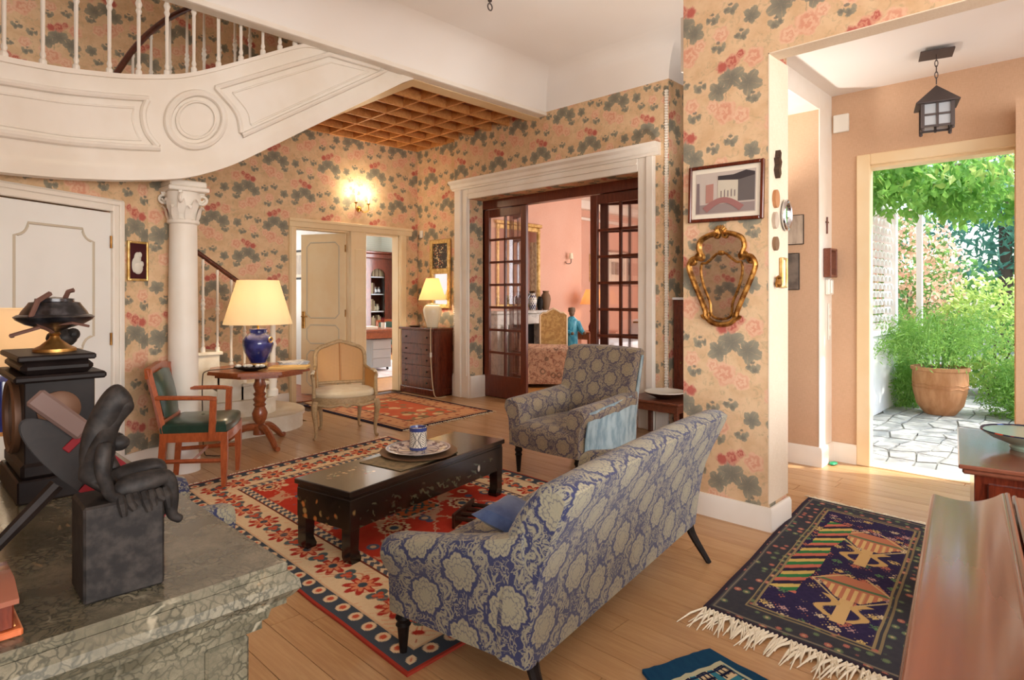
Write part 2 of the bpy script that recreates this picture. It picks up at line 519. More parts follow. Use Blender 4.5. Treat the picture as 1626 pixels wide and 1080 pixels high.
def marble():
    p = coord('Object')
    w1 = noise(p, 4, 4, 0.6)
    q = E.node('ShaderNodeVectorMath', operation='ADD'); E.nt.links.new(p.s, q.inputs[0])
    wf = noise(p, 40, 3)
    cc = vec((w1 - 0.5) * 0.14 + (wf - 0.5) * 0.03, (noise(p, 6, 3) - 0.5) * 0.14 + (noise(p, 55, 2) - 0.5) * 0.03, (w1 - 0.5) * 0.1 + (wf - 0.5) * 0.03); E.nt.links.new(cc.s, q.inputs[1])
    q = E(q.outputs[0])
    d, _ = voro(q, 62, 'DISTANCE_TO_EDGE', 1.0, True); d2, _ = voro(q, 150, 'DISTANCE_TO_EDGE', 1.0, True)
    base = mixc(soft(noise(p, 9, 4, 0.65), 0.34, 0.68), C((76, 71, 57)), C((112, 105, 87)))
    base = mixc(soft(noise(p, 3.2, 3), 0.5, 0.7) * 0.6, base, C((106, 101, 88)))
    base = mixc((1.0 - soft(d2, 0.0, 0.09)) * 0.45, base, C((78, 76, 62)))
    base = mixc((1.0 - soft(d, 0.0, 0.16)) * soft(noise(p, 7, 2), 0.3, 0.6) * 0.85, base, C((54, 54, 43)))
    d3, _ = voro(q, 5.0, 'DISTANCE_TO_EDGE', 1.0, True)
    thin = noise(p, 14, 3)
    base = mixc((1.0 - soft(d3, 0.0, 0.02)) * soft(thin, 0.52, 0.64) * 0.55, base, C((160, 151, 130)))
    base = mixc(soft(noise(scaled(p, 3, 3, 1), 2.6, 3, 0.6, 1.4), 0.66, 0.74) * 0.55, base, C((160, 132, 98)))
    return base
mat('green_marble', rough=0.22, fn=marble, coat=0.2)
mat('white_marble', rough=0.3, fn=lambda: mixc(soft(noise(coord('Object'), 5, 5, 0.7, 1.6), 0.45, 0.62), C((232, 228, 220)), C((196, 192, 186))))
def damask(navy, gold, gold2, tile=0.2, soften=1.0):
    def f():
        u, v = uv()
        W = tile; H = tile * 1.28
        x = u; y = v
        col_ = floor(x / W); odd = m_('FLOORED_MODULO', col_, 2.0)
        a = (x - col_ * W) / W - 0.5
        b = ((y + odd * (H * 0.5)) % H) / H - 0.5
        nz = noise(vec(u, v), 120, 2)
        a = a + (nz - 0.5) * 0.05; b = b + (nz - 0.5) * 0.05
        b2 = b * 1.28
        d = sq(a * a + b2 * b2); th = atan2(b2, a)
        rad = absv(cos(th * 3.5 + 0.9)) * 0.08 + absv(cos(th * 10.5)) * 0.025 + 0.3 + sin(th) * 0.03
        fl = inside(d, rad, 0.014)
        seam = soft(absv(sin(th * 3.5 + 0.9)), 0.02, 0.25)
        petal = band(d, rad * 0.72 + absv(cos(th * 7.0)) * 0.035, 0.014, 0.012)
        petal2 = band(d, rad * 0.42 + absv(cos(th * 5.0)) * 0.04, 0.012, 0.012)
        flower = fl * (1.0 - petal * 0.55) * (1.0 - petal2 * 0.6) * (0.7 + seam * 0.3)
        halo = 1.0 - inside(d, rad + 0.07, 0.02)
        sw = noise(vec(u, v), 30, 2, 0.5, 0.6)
        squig = mx(inside(absv(sw - 0.5), 0.03, 0.016), inside(absv(sw - 0.62), 0.022, 0.014))
        bd, bt = polar(absv(a), absv(b2), 0.5, 0.42)
        curl = mx(band(bd, 0.15 + sin(bt * 2.0) * 0.03, 0.028, 0.014), inside(bd, 0.07 + 0.0, 0.02))
        curl = mx(curl, band(bd, 0.22 + sin(bt * 9.0) * 0.012, 0.016, 0.012))
        pat = mx(flower, mx(curl * 0.9, squig * 0.8) * halo)
        weave = noise(scaled(vec(u, v), 1, 3, 1), 420, 1)
        g = mixc(soft(weave, 0.35, 0.65), C(gold), C(gold2))
        return mixc(pat * 0.95, mixc(soft(weave, 0.3, 0.7), C(navy), C(tuple(min(255, t + 14) for t in navy))), g)
    return f
mat('damask', rough=0.7, fn=damask((44, 48, 82), (168, 160, 132), (142, 137, 116), 0.185), sheen=0.2, spec=0.2)
mat('damask_chair', rough=0.7, fn=damask((84, 76, 86), (168, 152, 122), (150, 136, 112), 0.15), sheen=0.2, spec=0.2)
mat('damask_back', rough=0.7, fn=damask((50, 62, 104), (188, 184, 160), (156, 158, 144), 0.13), sheen=0.2, spec=0.2)
mat('blue_velvet', rough=0.75, fn=lambda: mixc(soft(noise(coord('Object'), 9, 3), 0.35, 0.65), C((50, 70, 116)), C((74, 96, 140))), sheen=0.3)
mat('aqua_silk', rough=0.45, fn=lambda: mixc(soft(noise(scaled(coord('Object'), 3, 3, 1), 6, 3), 0.35, 0.65), C((118, 152, 168)), C((170, 196, 204))), sheen=0.3)
def chintz():
    u, v = uv()
    n = noise(vec(u, v), 16, 4, 0.6, 1.0); n2 = noise(vec(u + 2.0, v), 26, 3, 0.6, 0.8)
    c = mixc(soft(n, 0.46, 0.56), C((214, 172, 142)), C((166, 116, 96)))
    c = mixc(inside(absv(n2 - 0.5), 0.03, 0.015) * 0.8, c, C((226, 196, 164)))
    d, _ = voro(vec(u, v), 6.0)
    return mixc(band(d, 0.035, 0.009, 0.006) * 0.7, c, C((112, 92, 78)))
mat('chintz', rough=0.8, fn=chintz)
mat('green_leather', rough=0.3, fn=lambda: mixc(soft(noise(coord('Object'), 7, 3), 0.35, 0.7), C((30, 56, 46)), C((52, 82, 68))), coat=0.25)
mat('brass', (190, 140, 60), 0.3, 1.0)
mat('old_brass', rough=0.38, metal=0.9, fn=lambda: mixc(soft(noise(coord('Object'), 20, 3), 0.35, 0.7), C((150, 104, 52)), C((196, 148, 84))))
mat('gilt', rough=0.36, metal=0.85, fn=lambda: mixc(soft(noise(coord('Object'), 26, 4), 0.36, 0.66), C((124, 78, 34)), C((206, 152, 80))))
mat('gilt_pale', rough=0.4, metal=0.6, fn=lambda: mixc(soft(noise(coord('Object'), 18, 3), 0.36, 0.66), C((190, 150, 84)), C((226, 192, 126))))
mat('chrome', (214, 216, 220), 0.14, 1.0)
mat('iron', (84, 74, 72), 0.55, 0.3)
mat('mirror', (226, 230, 240), 0.02, 1.0)
mat('pane_glass', (255, 255, 255), 0.02, trans=1.0, ior=1.08, alpha=0.22, spec=0.5)
mat('lantern_glass', (232, 238, 244), 0.3, trans=0.35, ior=1.2, alpha=0.8)
mat('bookcase_glass', (200, 215, 220), 0.03, trans=1.0, ior=1.1, alpha=0.25)
mat('clear_glass', (250, 250, 250), 0.03, trans=1.0, ior=1.3, alpha=0.45)
def shade(c, e, strength):
    m = mat('shade_%d_%d_%d' % c, c, 0.8)
    nt = m.node_tree; b = nt.nodes['Principled BSDF']
    tr = nt.nodes.new('ShaderNodeBsdfTranslucent'); tr.inputs[0].default_value = (*C(c), 1)
    mxn = nt.nodes.new('ShaderNodeMixShader'); mxn.inputs[0].default_value = 0.62
    nt.links.new(b.outputs[0], mxn.inputs[1]); nt.links.new(tr.outputs[0], mxn.inputs[2])
    nt.links.new(mxn.outputs[0], nt.nodes['Material Output'].inputs[0])
    b.inputs['Emission Color'].default_value = (*C(e), 1); b.inputs['Emission Strength'].default_value = strength
    return m
SHADE = shade((250, 236, 208), (255, 228, 180), 0.3)
SHADE2 = shade((250, 234, 196), (255, 224, 160), 0.34)
SHADE3 = shade((226, 206, 176), (226, 190, 140), 0.12)
SHADE4 = shade((236, 196, 150), (240, 180, 120), 0.3)
mat('bulb', (255, 240, 210), 0.5, emit=(255, 226, 170), estr=14.0)
def vase_blue():
    u, v = uv()
    n = noise(coord('Object'), 9, 3)
    return mixc(soft(n, 0.4, 0.7), C((34, 40, 96)), C((66, 72, 140)))
mat('cobalt', rough=0.12, fn=vase_blue, coat=0.6)
mat('cream_ceramic', (244, 234, 206), 0.18, coat=0.5)
def china(base=(232, 228, 218), ink=(34, 48, 104), k=1.0):
    def f():
        x, y, z = xyz(coord('Object'))
        d = sq(x * x + y * y); th = atan2(y, x)
        n = noise(coord('Object'), 30, 3)
        a = soft(sin(th * 10.0 * k + n * 2.0) * sin(z * 90.0) + sin(d * 130.0) * 0.6, 0.25, 0.5)
        return mixc(a, C(base), C(ink))
    return f
mat('blue_china', rough=0.15, fn=china(), coat=0.5)
def mug_pat():
    x, y, z = xyz(coord('Object'))
    th = atan2(y, x)
    t = th * (4.0 / (2 * PI)) % 1.0 - 0.5
    q = absv(t) * 0.12
    a = band(q, absv(z - 0.07) * 0.55 + 0.012, 0.0028, 0.0015)
    a = mx(a, band(q, absv(z - 0.07) * 0.25 + 0.026, 0.002, 0.001))
    a = mx(a, band(q, absv(sin(z * 90.0)) * 0.014 + 0.002, 0.002, 0.001))
    a = mx(a, soft(sin(z * 420.0 + q * 300.0), 0.4, 0.8) * (q > 0.04))
    rim = mx(band(z, 0.132, 0.012, 0.001), band(z, 0.012, 0.009, 0.001))
    c = mixc(a, C((228, 220, 204)), C((40, 34, 52)))
    return mixc(rim, c, C((58, 70, 130)))
mat('mug_glaze', rough=0.2, fn=mug_pat, coat=0.4)
mat('mug_inside', (112, 62, 50), 0.5)
def plate_pat():
    x, y, z = xyz(coord('Object'))
    d = sq(x * x + y * y); th = atan2(y, x)
    n = noise(coord('Object'), 60, 2)
    ring = soft(sin(th * 12.0) + sin(d * 260.0) * 0.5 + n - 0.5, 0.1, 0.35) * (d > 0.135) * (d < 0.185)
    ring2 = mx(band(d, 0.128, 0.003), band(d, 0.19, 0.006))
    inner = soft(sin(th * 9.0 + d * 60.0), 0.55, 0.8) * (d < 0.12)
    c = mixc(mx(ring, ring2), C((218, 210, 206)), C((56, 62, 116)))
    return mixc(inner * 0.8, c, C((90, 96, 140)))
mat('plate_glaze', rough=0.18, fn=plate_pat, coat=0.4)
def bowl_pat():
    x, y, z = xyz(coord('Object'))
    d, c = voro(coord('Object'), 26)
    k = xyz(c)[0]
    cc = mixc(k > 0.5, C((190, 70, 44)), C((206, 130, 60)))
    cc = mixc(k > 0.8, cc, C((60, 96, 150)))
    return mixc(inside(d, 0.016, 0.004), C((26, 32, 54)), cc)
mat('bowl_glaze', rough=0.4, fn=bowl_pat, spec=0.3)
mat('bowl_outside', (150, 170, 150), 0.25, coat=0.3)
mat('dull_brass', (88, 58, 38), 0.5, 0.3)
mat('cream_linen', rough=0.85, fn=linen((230, 212, 188), (242, 228, 208)), spec=0.15)
mat('bronze_dark', rough=0.5, metal=0.1, fn=lambda: mixc(soft(noise(coord('Object'), 60, 4), 0.36, 0.7), C((30, 27, 26)), C((50, 45, 42))), spec=0.15)
mat('clock_slate', rough=0.4, fn=lambda: mixc(soft(noise(coord('Object'), 12, 3), 0.36, 0.7), C((22, 16, 15)), C((32, 25, 23))), spec=0.12)
mat('clock_bronze', rough=0.28, metal=0.5, fn=lambda: mixc(soft(noise(coord('Object'), 40, 3), 0.36, 0.7), C((26, 24, 26)), C((62, 60, 64))), coat=0.3)
mat('leather_strap', (88, 58, 48), 0.6)
mat('red_lacquer', (112, 18, 26), 0.6, spec=0.2)
mat('paddle_edge', (100, 80, 74), 0.55, spec=0.2)
def lacq_top():
    x, y, z = xyz(coord('Object'))
    p = coord('Object')
    n = noise(p, 26, 3, 0.6)
    d, c = voro(p, 30)
    c0 = mixc(soft(noise(p, 4, 2), 0.35, 0.7), C((34, 24, 20)), C((52, 38, 30)))
    fx = mx(inside(absv(x - 0.25), 0.17, 0.06), inside(absv(x - 1.12), 0.17, 0.05)) * inside(absv(y - 0.205), 0.11, 0.05)
    fl = fx * inside(d, 0.011, 0.004) * soft(noise(p, 7, 2), 0.42, 0.55)
    k = xyz(c)[0]
    cc = mixc(k > 0.6, C((206, 170, 128)), C((190, 110, 82)))
    cc = mixc(k > 0.85, cc, C((120, 140, 110)))
    st = fx * inside(absv(n - 0.5), 0.016, 0.008) * 0.6
    c0 = mixc(st, c0, C((150, 130, 90)))
    return mixc(fl, c0, cc)
mat('lacquer_top', rough=0.18, fn=lacq_top, coat=0.5)
def lacq_side():
    x, y, z = xyz(coord('Object'))
    p = coord('Object')
    c0 = C((24, 17, 15))
    # bamboo leaves on the long side, orange blossom on the short end
    n = noise(scaled(p, 5, 1, 5), 5, 2)
    blade = absv(sin((x * 38.0) + (z - 0.2) * 60.0 + n * 7.0))
    msk = soft(noise(scaled(p, 3, 1, 6), 2.6, 2), 0.48, 0.6) * (z < 0.29) * (y < 0.02) * (x > 0.06)
    c = mixc(soft(blade, 0.7, 0.97) * msk * 0.8, c0, C((88, 94, 74)))
    d, cc = voro(p, 22)
    em = inside(d, 0.016, 0.006) * (x < 0.03) * soft(noise(p, 9, 2), 0.46, 0.56) * (z < 0.3)
    c = mixc(em, c, mixc(xyz(cc)[0] > 0.5, C((196, 120, 60)), C((160, 130, 80))))
    bd, _ = polar(x, (z - 0.245) * 0.6, 1.1, 0.0)
    return mixc(inside(bd, 0.012, 0.003) * (y < 0.02), c, C((200, 200, 190)))
mat('lacquer_side', rough=0.22, fn=lacq_side, coat=0.4)
mat('lacquer', (24, 17, 15), 0.25, coat=0.4)
mat('rattan_tray', (128, 98, 72), 0.6)
def mat_pat():
    u, v = uv()
    n = noise(vec(u, v), 22, 4, 0.6)
    return mixc(soft(n, 0.45, 0.6), C((142, 124, 92)), C((112, 98, 72)))
mat('place_mat', rough=0.6, fn=mat_pat)
def cane():
    u, v = uv()
    a = u * 70.0 % 1.0; b = v * 70.0 % 1.0
    d, _ = polar(a, b, 0.5, 0.5)
    return mixc(inside(d, 0.3, 0.1), C((204, 156, 96)), C((150, 104, 58)))
mat('cane', rough=0.5, fn=cane)
mat('cane_rib', (176, 122, 66), 0.5)
mat('cream_cushion', rough=0.8, fn=lambda: mixc(soft(noise(coord('Object'), 8, 3), 0.35, 0.7), C((226, 208, 172)), C((238, 224, 194))), sheen=0.2)
mat('paper', (238, 234, 224), 0.7)
mat('envelope', (222, 182, 112), 0.7)
mat('magazine', rough=0.4, fn=lambda: mixc(soft(noise(coord('Object'), 14, 3), 0.45, 0.55), C((222, 220, 214)), C((168, 170, 176))))
mat('plastic_white', (240, 236, 226), 0.4)
mat('plastic_green', (30, 150, 104), 0.4)
mat('cord_white', (226, 206, 170), 0.5)
mat('cord_dark', (60, 46, 36), 0.5)
mat('picture_mat', (238, 228, 210), 0.7)
mat('burgundy_velvet', (66, 16, 22), 0.85)
mat('relief_white', (222, 216, 204), 0.5)
mat('art_sky', (196, 182, 172), 0.7); mat('art_water', (150, 134, 130), 0.7); mat('art_hill', (104, 96, 94), 0.7)
mat('art_pink', (178, 128, 116), 0.7); mat('art_wall', (206, 196, 178), 0.7); mat('art_arch', (158, 108, 104), 0.7)
mat('art_mid', (128, 112, 112), 0.7); mat('art_dark', (62, 54, 56), 0.7)
mat('photo_grey', rough=0.5, fn=lambda: mixc(soft(noise(scaled(coord('Object'), 8, 8, 2), 3, 3), 0.3, 0.7), C((168, 150, 134)), C((200, 184, 166))))
mat('photo_dark', rough=0.5, fn=lambda: mixc(soft(noise(coord('Object'), 6, 3), 0.4, 0.6), C((92, 84, 78)), C((130, 118, 108))))
def still_life():
    u, v = uv()
    d, c = voro(vec(u, v), 34)
    n = noise(vec(u, v), 5, 2)
    return mixc(inside(d, 0.012, 0.005) * soft(n, 0.4, 0.6), C((40, 28, 18)), mixc(xyz(c)[0] > 0.5, C((224, 206, 160)), C((178, 110, 70))))
mat('still_life', rough=0.4, fn=still_life)
mat('terracotta', rough=0.75, fn=lambda: mixc(soft(noise(scaled(coord('Object'), 2, 2, 0.6), 7, 4), 0.3, 0.72), C((166, 112, 70)), C((190, 138, 96))))
mat('soil', (62, 44, 30), 0.9)
def leafmat(name, c1, c2, tr=0.45):
    m = mat(name, rough=0.5, fn=lambda: mixc(soft(noise(coord('Object'), 11, 2), 0.35, 0.65), C(c1), C(c2)))
    nt = m.node_tree; b = nt.nodes['Principled BSDF']
    t = nt.nodes.new('ShaderNodeBsdfTranslucent'); t.inputs[0].default_value = (*C(c2), 1)
    x = nt.nodes.new('ShaderNodeMixShader'); x.inputs[0].default_value = tr
    nt.links.new(b.outputs[0], x.inputs[1]); nt.links.new(t.outputs[0], x.inputs[2]); nt.links.new(x.outputs[0], nt.nodes['Material Output'].inputs[0])
leafmat('leaf_vine', (92, 152, 62), (140, 190, 92)); leafmat('leaf_shrub', (82, 136, 66), (128, 172, 92)); leafmat('leaf_fern', (106, 158, 70), (150, 192, 96))
leafmat('leaf_pine', (64, 118, 92), (104, 156, 128)); leafmat('blossom', (226, 178, 150), (240, 204, 180)); leafmat('leaf_lime', (150, 186, 84), (188, 212, 120))
def slab():
    oi = E.node('ShaderNodeObjectInfo'); r = E(oi.outputs['Random'])
    p = coord('Object')
    c = mixc(soft(noise(p, 5, 4, 0.65), 0.3, 0.7), C((150, 150, 146)), C((196, 198, 194)))
    return mixc(r * 0.6, c, C((128, 136, 138)))
mat('paving_stone', rough=0.6, fn=slab)
mat('grout', (128, 128, 122), 0.9)
mat('bark', (92, 76, 60), 0.85)
mat('white_stucco', (236, 238, 238), 0.7)
mat('turquoise', rough=0.3, fn=lambda: mixc(soft(noise(scaled(coord('Object'), 4, 4, 1), 8, 3), 0.35, 0.65), C((40, 134, 168)), C((96, 184, 206))), coat=0.3)
mat('skin_bronze', (120, 96, 76), 0.5)
mat('curtain', rough=0.85, fn=lambda: mixc(soft(noise(scaled(coord('Object'), 6, 6, 2), 6, 3), 0.4, 0.6), C((216, 198, 164)), C((176, 156, 130))))
mat('books', rough=0.7, fn=lambda: mixc(soft(E(E.node('ShaderNodeObjectInfo').outputs['Random']), 0.2, 0.8), C((196, 176, 140)), C((104, 74, 56))))
mat('grey_metal', (176, 180, 184), 0.4)
mat('pale_rug', rough=0.9, fn=lambda: mixc(soft(noise(coord('Object'), 5, 3), 0.4, 0.62), C((216, 208, 206)), C((196, 170, 168))))
mat('fringe', (232, 222, 198), 0.9)
mat('gold_brocade', rough=0.5, fn=lambda: mixc(soft(noise(coord('Object'), 22, 4), 0.4, 0.62), C((206, 168, 104)), C((176, 134, 76))))
mat('sheet_white', (232, 234, 240), 0.7)
mat('window_bright', (255, 255, 255), 0.5, emit=(235, 245, 255), estr=1.3)

def knots(u, v, k=0.007):
    return floor(u / k) * k + k * 0.5, floor(v / k) * k + k * 0.5
def bayer(f, *pairs):
    c = f
    for mk, colr in pairs: c = mixc(mk, c, colr if isinstance(colr, E) else C(colr))
    return c
def rug_main(W, L):
    def f():
        u0, v0 = uv()
        u, v = knots(u0, v0)
        ex = mn(u, W - u); ey = mn(v, L - v)
        b = mn(ex, ey)
        side = ex < ey
        al = u + side * (v - u)
        red = (196, 62, 48); cream = (232, 208, 168); blue = (62, 74, 92); navy = (48, 52, 70); pink = (222, 142, 110); teal = (66, 92, 88)
        n = noise(vec(u, v), 14, 2); n2 = noise(vec(u, v), 50, 2)
        # red field with palmettes, hooked medallions and vines
        x = absv(u - W * 0.5); y = v % 0.98
        c = mixc(n, C((190, 54, 42)), C((206, 78, 58)))
        vine = band(sin(x * 11.0 + n * 3.0) * 0.5 + sin(v * 9.0 + x * 5.0) * 0.5, 0.0, 0.07, 0.02)
        c = bayer(c, (vine * 0.8, (214, 178, 144)))
        d, cc = voro(vec(u, v), 8.0, 'F1', 0.8)
        k = xyz(cc)[0]
        mot = inside(d, 0.042, 0.004) * (k > 0.25)
        c = bayer(c, (mot, mixc(k > 0.6, C((92, 104, 128)), C((236, 206, 166)))), (inside(d, 0.024, 0.003) * (k > 0.25), mixc(k > 0.6, C((232, 190, 150)), C((166, 60, 52)))))
        def palm(c, cx, cy, r):
            d, th = polar(x, y, cx, cy)
            saw = absv(sin(th * 6.0)) * 0.22 + 0.86
            c = bayer(c, (inside(d, saw * r, 0.004), (232, 200, 160)), (inside(d, saw * (r * 0.78), 0.004), (150, 50, 44)), (inside(d, saw * (r * 0.55), 0.004), (226, 186, 140)), (inside(d, r * 0.3, 0.004), (70, 84, 100)))
            return c
        c = palm(c, 0.3, 0.25, 0.1); c = palm(c, 0.52, 0.62, 0.085); c = palm(c, 0.16, 0.82, 0.07)
        md = mx(x, absv(y - 0.5) * 0.9) + mn(absv(sin(v * 70.0)), absv(sin(u * 70.0))) * 0.0
        fr = inside(md, 0.155, 0.003); cr = absv(sin((x + y) * 45.0)) * (absv(sin((x - y) * 45.0)))
        c = bayer(c, (inside(md, 0.175, 0.003) * (sin((u + v) * 160.0) > 0.0), cream), (fr, teal), (fr * (cr > 0.5), (206, 110, 70)), (band(md, 0.12, 0.012), (206, 110, 70)))
        # borders
        def blossoms(c, cen, per, r, col1, col2, col3):
            t = al % per - per * 0.5
            q = b - cen
            d = sq(t * t + q * q); th = atan2(q, t)
            pet = absv(cos(th * 4.0)) * 0.55 + 0.45
            c = bayer(c, (inside(d, pet * r, 0.004), col1), (inside(d, pet * (r * 0.62), 0.004), col2), (inside(d, r * 0.24, 0.003), col3))
            t2 = (al + per * 0.5) % per - per * 0.5
            d2 = sq(t2 * t2 + q * q); th2 = atan2(q, t2)
            pet2 = absv(sin(th2 * 1.5)) * 0.6 + 0.4
            c = bayer(c, (inside(d2, pet2 * (r * 0.62), 0.004), (86, 104, 108)), (inside(d2, pet2 * (r * 0.34), 0.003), (206, 92, 66)))
            return c
        ivory = mixc(n2, C((226, 200, 158)), C((240, 218, 182)))
        c = mixc(b < 0.47, c, C((92, 98, 110)))
        c = bayer(c, ((b < 0.47) * (b > 0.4) * (sin(al * 95.0 + sin(b * 160.0)) > 0.1), (232, 206, 168)), (band(b, 0.465, 0.006), (196, 70, 50)))
        cb = bayer(ivory, (band(sin(al * 24.0) * 0.06 + 0.255, b, 0.006), (214, 150, 116)))
        cb = blossoms(cb, 0.255, 0.3, 0.105, (184, 60, 50), (226, 150, 110), (70, 84, 96))
        lin_ = soft(sin((al + b * 0.8) * 150.0), 0.5, 0.7) * (noise(vec(u, v), 9, 1) > 0.55)
        cb = bayer(cb, (lin_ * 0.5, (226, 150, 116)))
        c = mixc(b < 0.395, c, cb)
        c = bayer(c, (band(b, 0.392, 0.006), (120, 60, 50)), (b < 0.125, (74, 82, 92)))
        recip = ((al % 0.115) - 0.0575); rr = sq(recip * recip + (b - 0.075) * (b - 0.075))
        c = bayer(c, ((b < 0.125) * inside(rr, 0.034, 0.003), (234, 206, 168)), ((b < 0.125) * inside(rr, 0.017, 0.003), (206, 92, 66)), (band(b, 0.12, 0.006), (226, 190, 150)), (b < 0.016, (170, 64, 50)))
        return c
    return f
mat('rug_red', rough=0.95, fn=rug_main(2.2, 3.12), spec=0.05)
def rug_small(W, L):
    def f():
        u0, v0 = uv(); u, v = knots(u0, v0, 0.01)
        b = mn(mn(u, W - u), mn(v, L - v))
        d, cc = voro(vec(u, v), 7.0, 'F1', 0.9); k = xyz(cc)[0]
        c = mixc(noise(vec(u, v), 6, 3), C((206, 92, 66)), C((216, 122, 84)))
        c = bayer(c, (inside(d, 0.075, 0.01) * (k > 0.2), mixc(k > 0.65, C((150, 130, 92)), C((230, 190, 140)))), (inside(d, 0.03, 0.006), (160, 66, 56)))
        e, ec = voro(vec(u, v), 12.0, 'F1', 0.6)
        bb = bayer(mixc(noise(vec(u, v), 20, 1), C((222, 170, 122)), C((206, 146, 108))), (inside(e, 0.028, 0.006), (166, 86, 66)))
        c = mixc(b < 0.34, c, bb)
        c = bayer(c, (band(b, 0.34, 0.014), (110, 92, 82)), (band(b, 0.09, 0.012), (130, 104, 86)), (b < 0.045, (46, 38, 52)))
        return c
    return f
mat('rug_rose', rough=0.95, fn=rug_small(1.42, 2.16), spec=0.05)
def rug_dark(W, L):
    def f():
        u0, v0 = uv(); u, v = knots(u0, v0, 0.006)
        b = mn(mn(u, W - u), mn(v, L - v))
        n = noise(vec(u, v), 40, 1)
        c = mixc(n, C((44, 38, 66)), C((58, 50, 82)))
        d, cc = voro(vec(u * 1.0, v * 1.25), 14.0, 'F1', 0.9); kx, ky, kz = xyz(cc)
        shp = sin(u * 260.0) * sin(v * 210.0) * 0.012
        colr = mixc(kx > 0.25, C((206, 176, 112)), C((186, 112, 90)))
        colr = mixc(kx > 0.5, colr, C((96, 128, 88)))
        colr = mixc(kx > 0.68, colr, C((214, 192, 156)))
        colr = mixc(kx > 0.86, colr, C((190, 150, 146)))
        c = mixc(inside(d + shp, 0.024, 0.004), c, colr)
        c = mixc(inside(d + shp, 0.009, 0.003), c, C((70, 60, 70)))
        # house-shaped bird motifs
        for cx, cy in ((0.34, 0.66), (0.36, 1.36)):
            dx = absv(u - cx); dy = v - cy
            hse = (dx < 0.17 - absv(dy - 0.03) * 0.7) * (absv(dy) < 0.13)
            st = soft(sin(u * 180.0), -0.2, 0.2)
            c = mixc(hse, c, mixc(st * (dy < 0.0), C((186, 120, 92)), C((214, 180, 122))))
            c = mixc(hse * band(dy, 0.03, 0.012), c, C((92, 116, 84)))
            c = mixc(band(dx, 0.19 - absv(dy) * 0.9, 0.006) * (absv(dy) < 0.17), c, C((206, 182, 130)))
            c = mixc((dx < 0.03) * (dy < -0.13) * (dy > -0.38), c, C((206, 170, 116)))
            c = mixc(band(dx, 0.07 + sin(dy * 40.0) * 0.03, 0.02) * (dy < -0.13) * (dy > -0.34), c, C((196, 160, 104)))
        # striped pennants
        s_ = absv(u - 0.59 + (v - 1.0) * 0.06)
        pen = (s_ < 0.055 + absv(sin(v * 5.6)) * 0.022) * (v > 0.42) * (v < 1.55)
        q = (v + u * 0.9) * 22.0 % 4.0
        pc = mixc(q > 1.0, C((196, 110, 92)), C((56, 120, 72))); pc = mixc(q > 2.0, pc, C((206, 178, 104))); pc = mixc(q > 3.0, pc, C((52, 44, 62)))
        c = mixc(pen, c, pc)
        # borders
        bb = mixc(noise(vec(u, v), 30, 1), C((56, 58, 66)), C((72, 70, 74)))
        e, ec = voro(vec(u, v), 19.0, 'F1', 0.5)
        ek = xyz(ec)[0]
        bb = mixc(inside(e, 0.017, 0.003), bb, mixc(ek > 0.5, C((176, 110, 96)), C((106, 122, 90))))
        bb = mixc(inside(e, 0.007, 0.003), bb, C((196, 170, 130)))
        c = mixc(b < 0.17, c, bb)
        c = bayer(c, (band(b, 0.175, 0.006), (150, 132, 96)), (band(b, 0.15, 0.004), (150, 132, 96)), (band(b, 0.035, 0.005), (130, 120, 104)), (b < 0.02, (58, 50, 60)))
        return c
    return f
mat('rug_navy', rough=0.95, fn=rug_dark(0.86, 1.93), spec=0.05)
def rug_blue(W, L):
    def f():
        u0, v0 = uv(); u, v = knots(u0, v0, 0.006)
        b = mn(mn(u, W - u), mn(v, L - v))
        c = mixc(noise(vec(u, v), 20, 2), C((26, 60, 92)), C((36, 78, 108)))
        x = (u % 0.2) - 0.1; y = (v % 0.2) - 0.1
        fret = mx(band(absv(x), 0.05, 0.009), band(absv(y), 0.05, 0.009)) * (mx(absv(x), absv(y)) < 0.075)
        fret = mx(fret, mx(band(x, 0.0, 0.008), band(y, 0.0, 0.008)) * (mx(absv(x), absv(y)) < 0.06))
        inner = b > 0.11
        c = mixc(inner, c, C((58, 128, 148)))
        c = mixc(inner * (absv(x) < 0.085) * (absv(y) < 0.07), c, C((214, 196, 158)))
        c = mixc(inner * fret, c, C((24, 30, 56)))
        return bayer(c, (band(b, 0.11, 0.012), (190, 190, 160)), (band(b, 0.135, 0.006), (26, 40, 70)))
    return f
mat('rug_teal', rough=0.95, fn=rug_blue(0.62, 0.9), spec=0.05)
M = MATS
# ------------------------------------------------------------------ floor
fl = MB().box(-4.2, 5.95, -4.9, 7.7, -0.12, -0.014).build('floor', M['floor_under'])
struct(fl, 'warm brown wooden floorboards running through the hall')
PW = 0.138
pm = {L: MB().box(0, PW - 0.003, 0, L - 0.003, -0.014, 0.0).mesh('plank', M['floor_plank']) for L in (1.3, 1.7, 2.1)}
def seen_floor(x, y):
    c_, s_ = math.cos(R(HEAD)), math.sin(R(HEAD))
    d = x * c_ + y * s_; l = x * s_ - y * c_
    if d < 2.0: return False
    return abs(979 * l / d) < 960
rp = random.Random(3)
x = 0.2
while x < 5.9:
    y = -0.4 + rp.uniform(-1.2, 0)
    while y < 7.6:
        L = rp.choice((1.3, 1.7, 2.1))
        if y + L > 7.68: L = 1.3
        if y + L <= 7.7 and any(seen_floor(x + 0.07, y + L * k / 6) for k in range(7)) and not (x > 5.6 and y < 1.4):
            link('plank', pm[L], fl, (x, y, 0))
        y += L
    x += PW

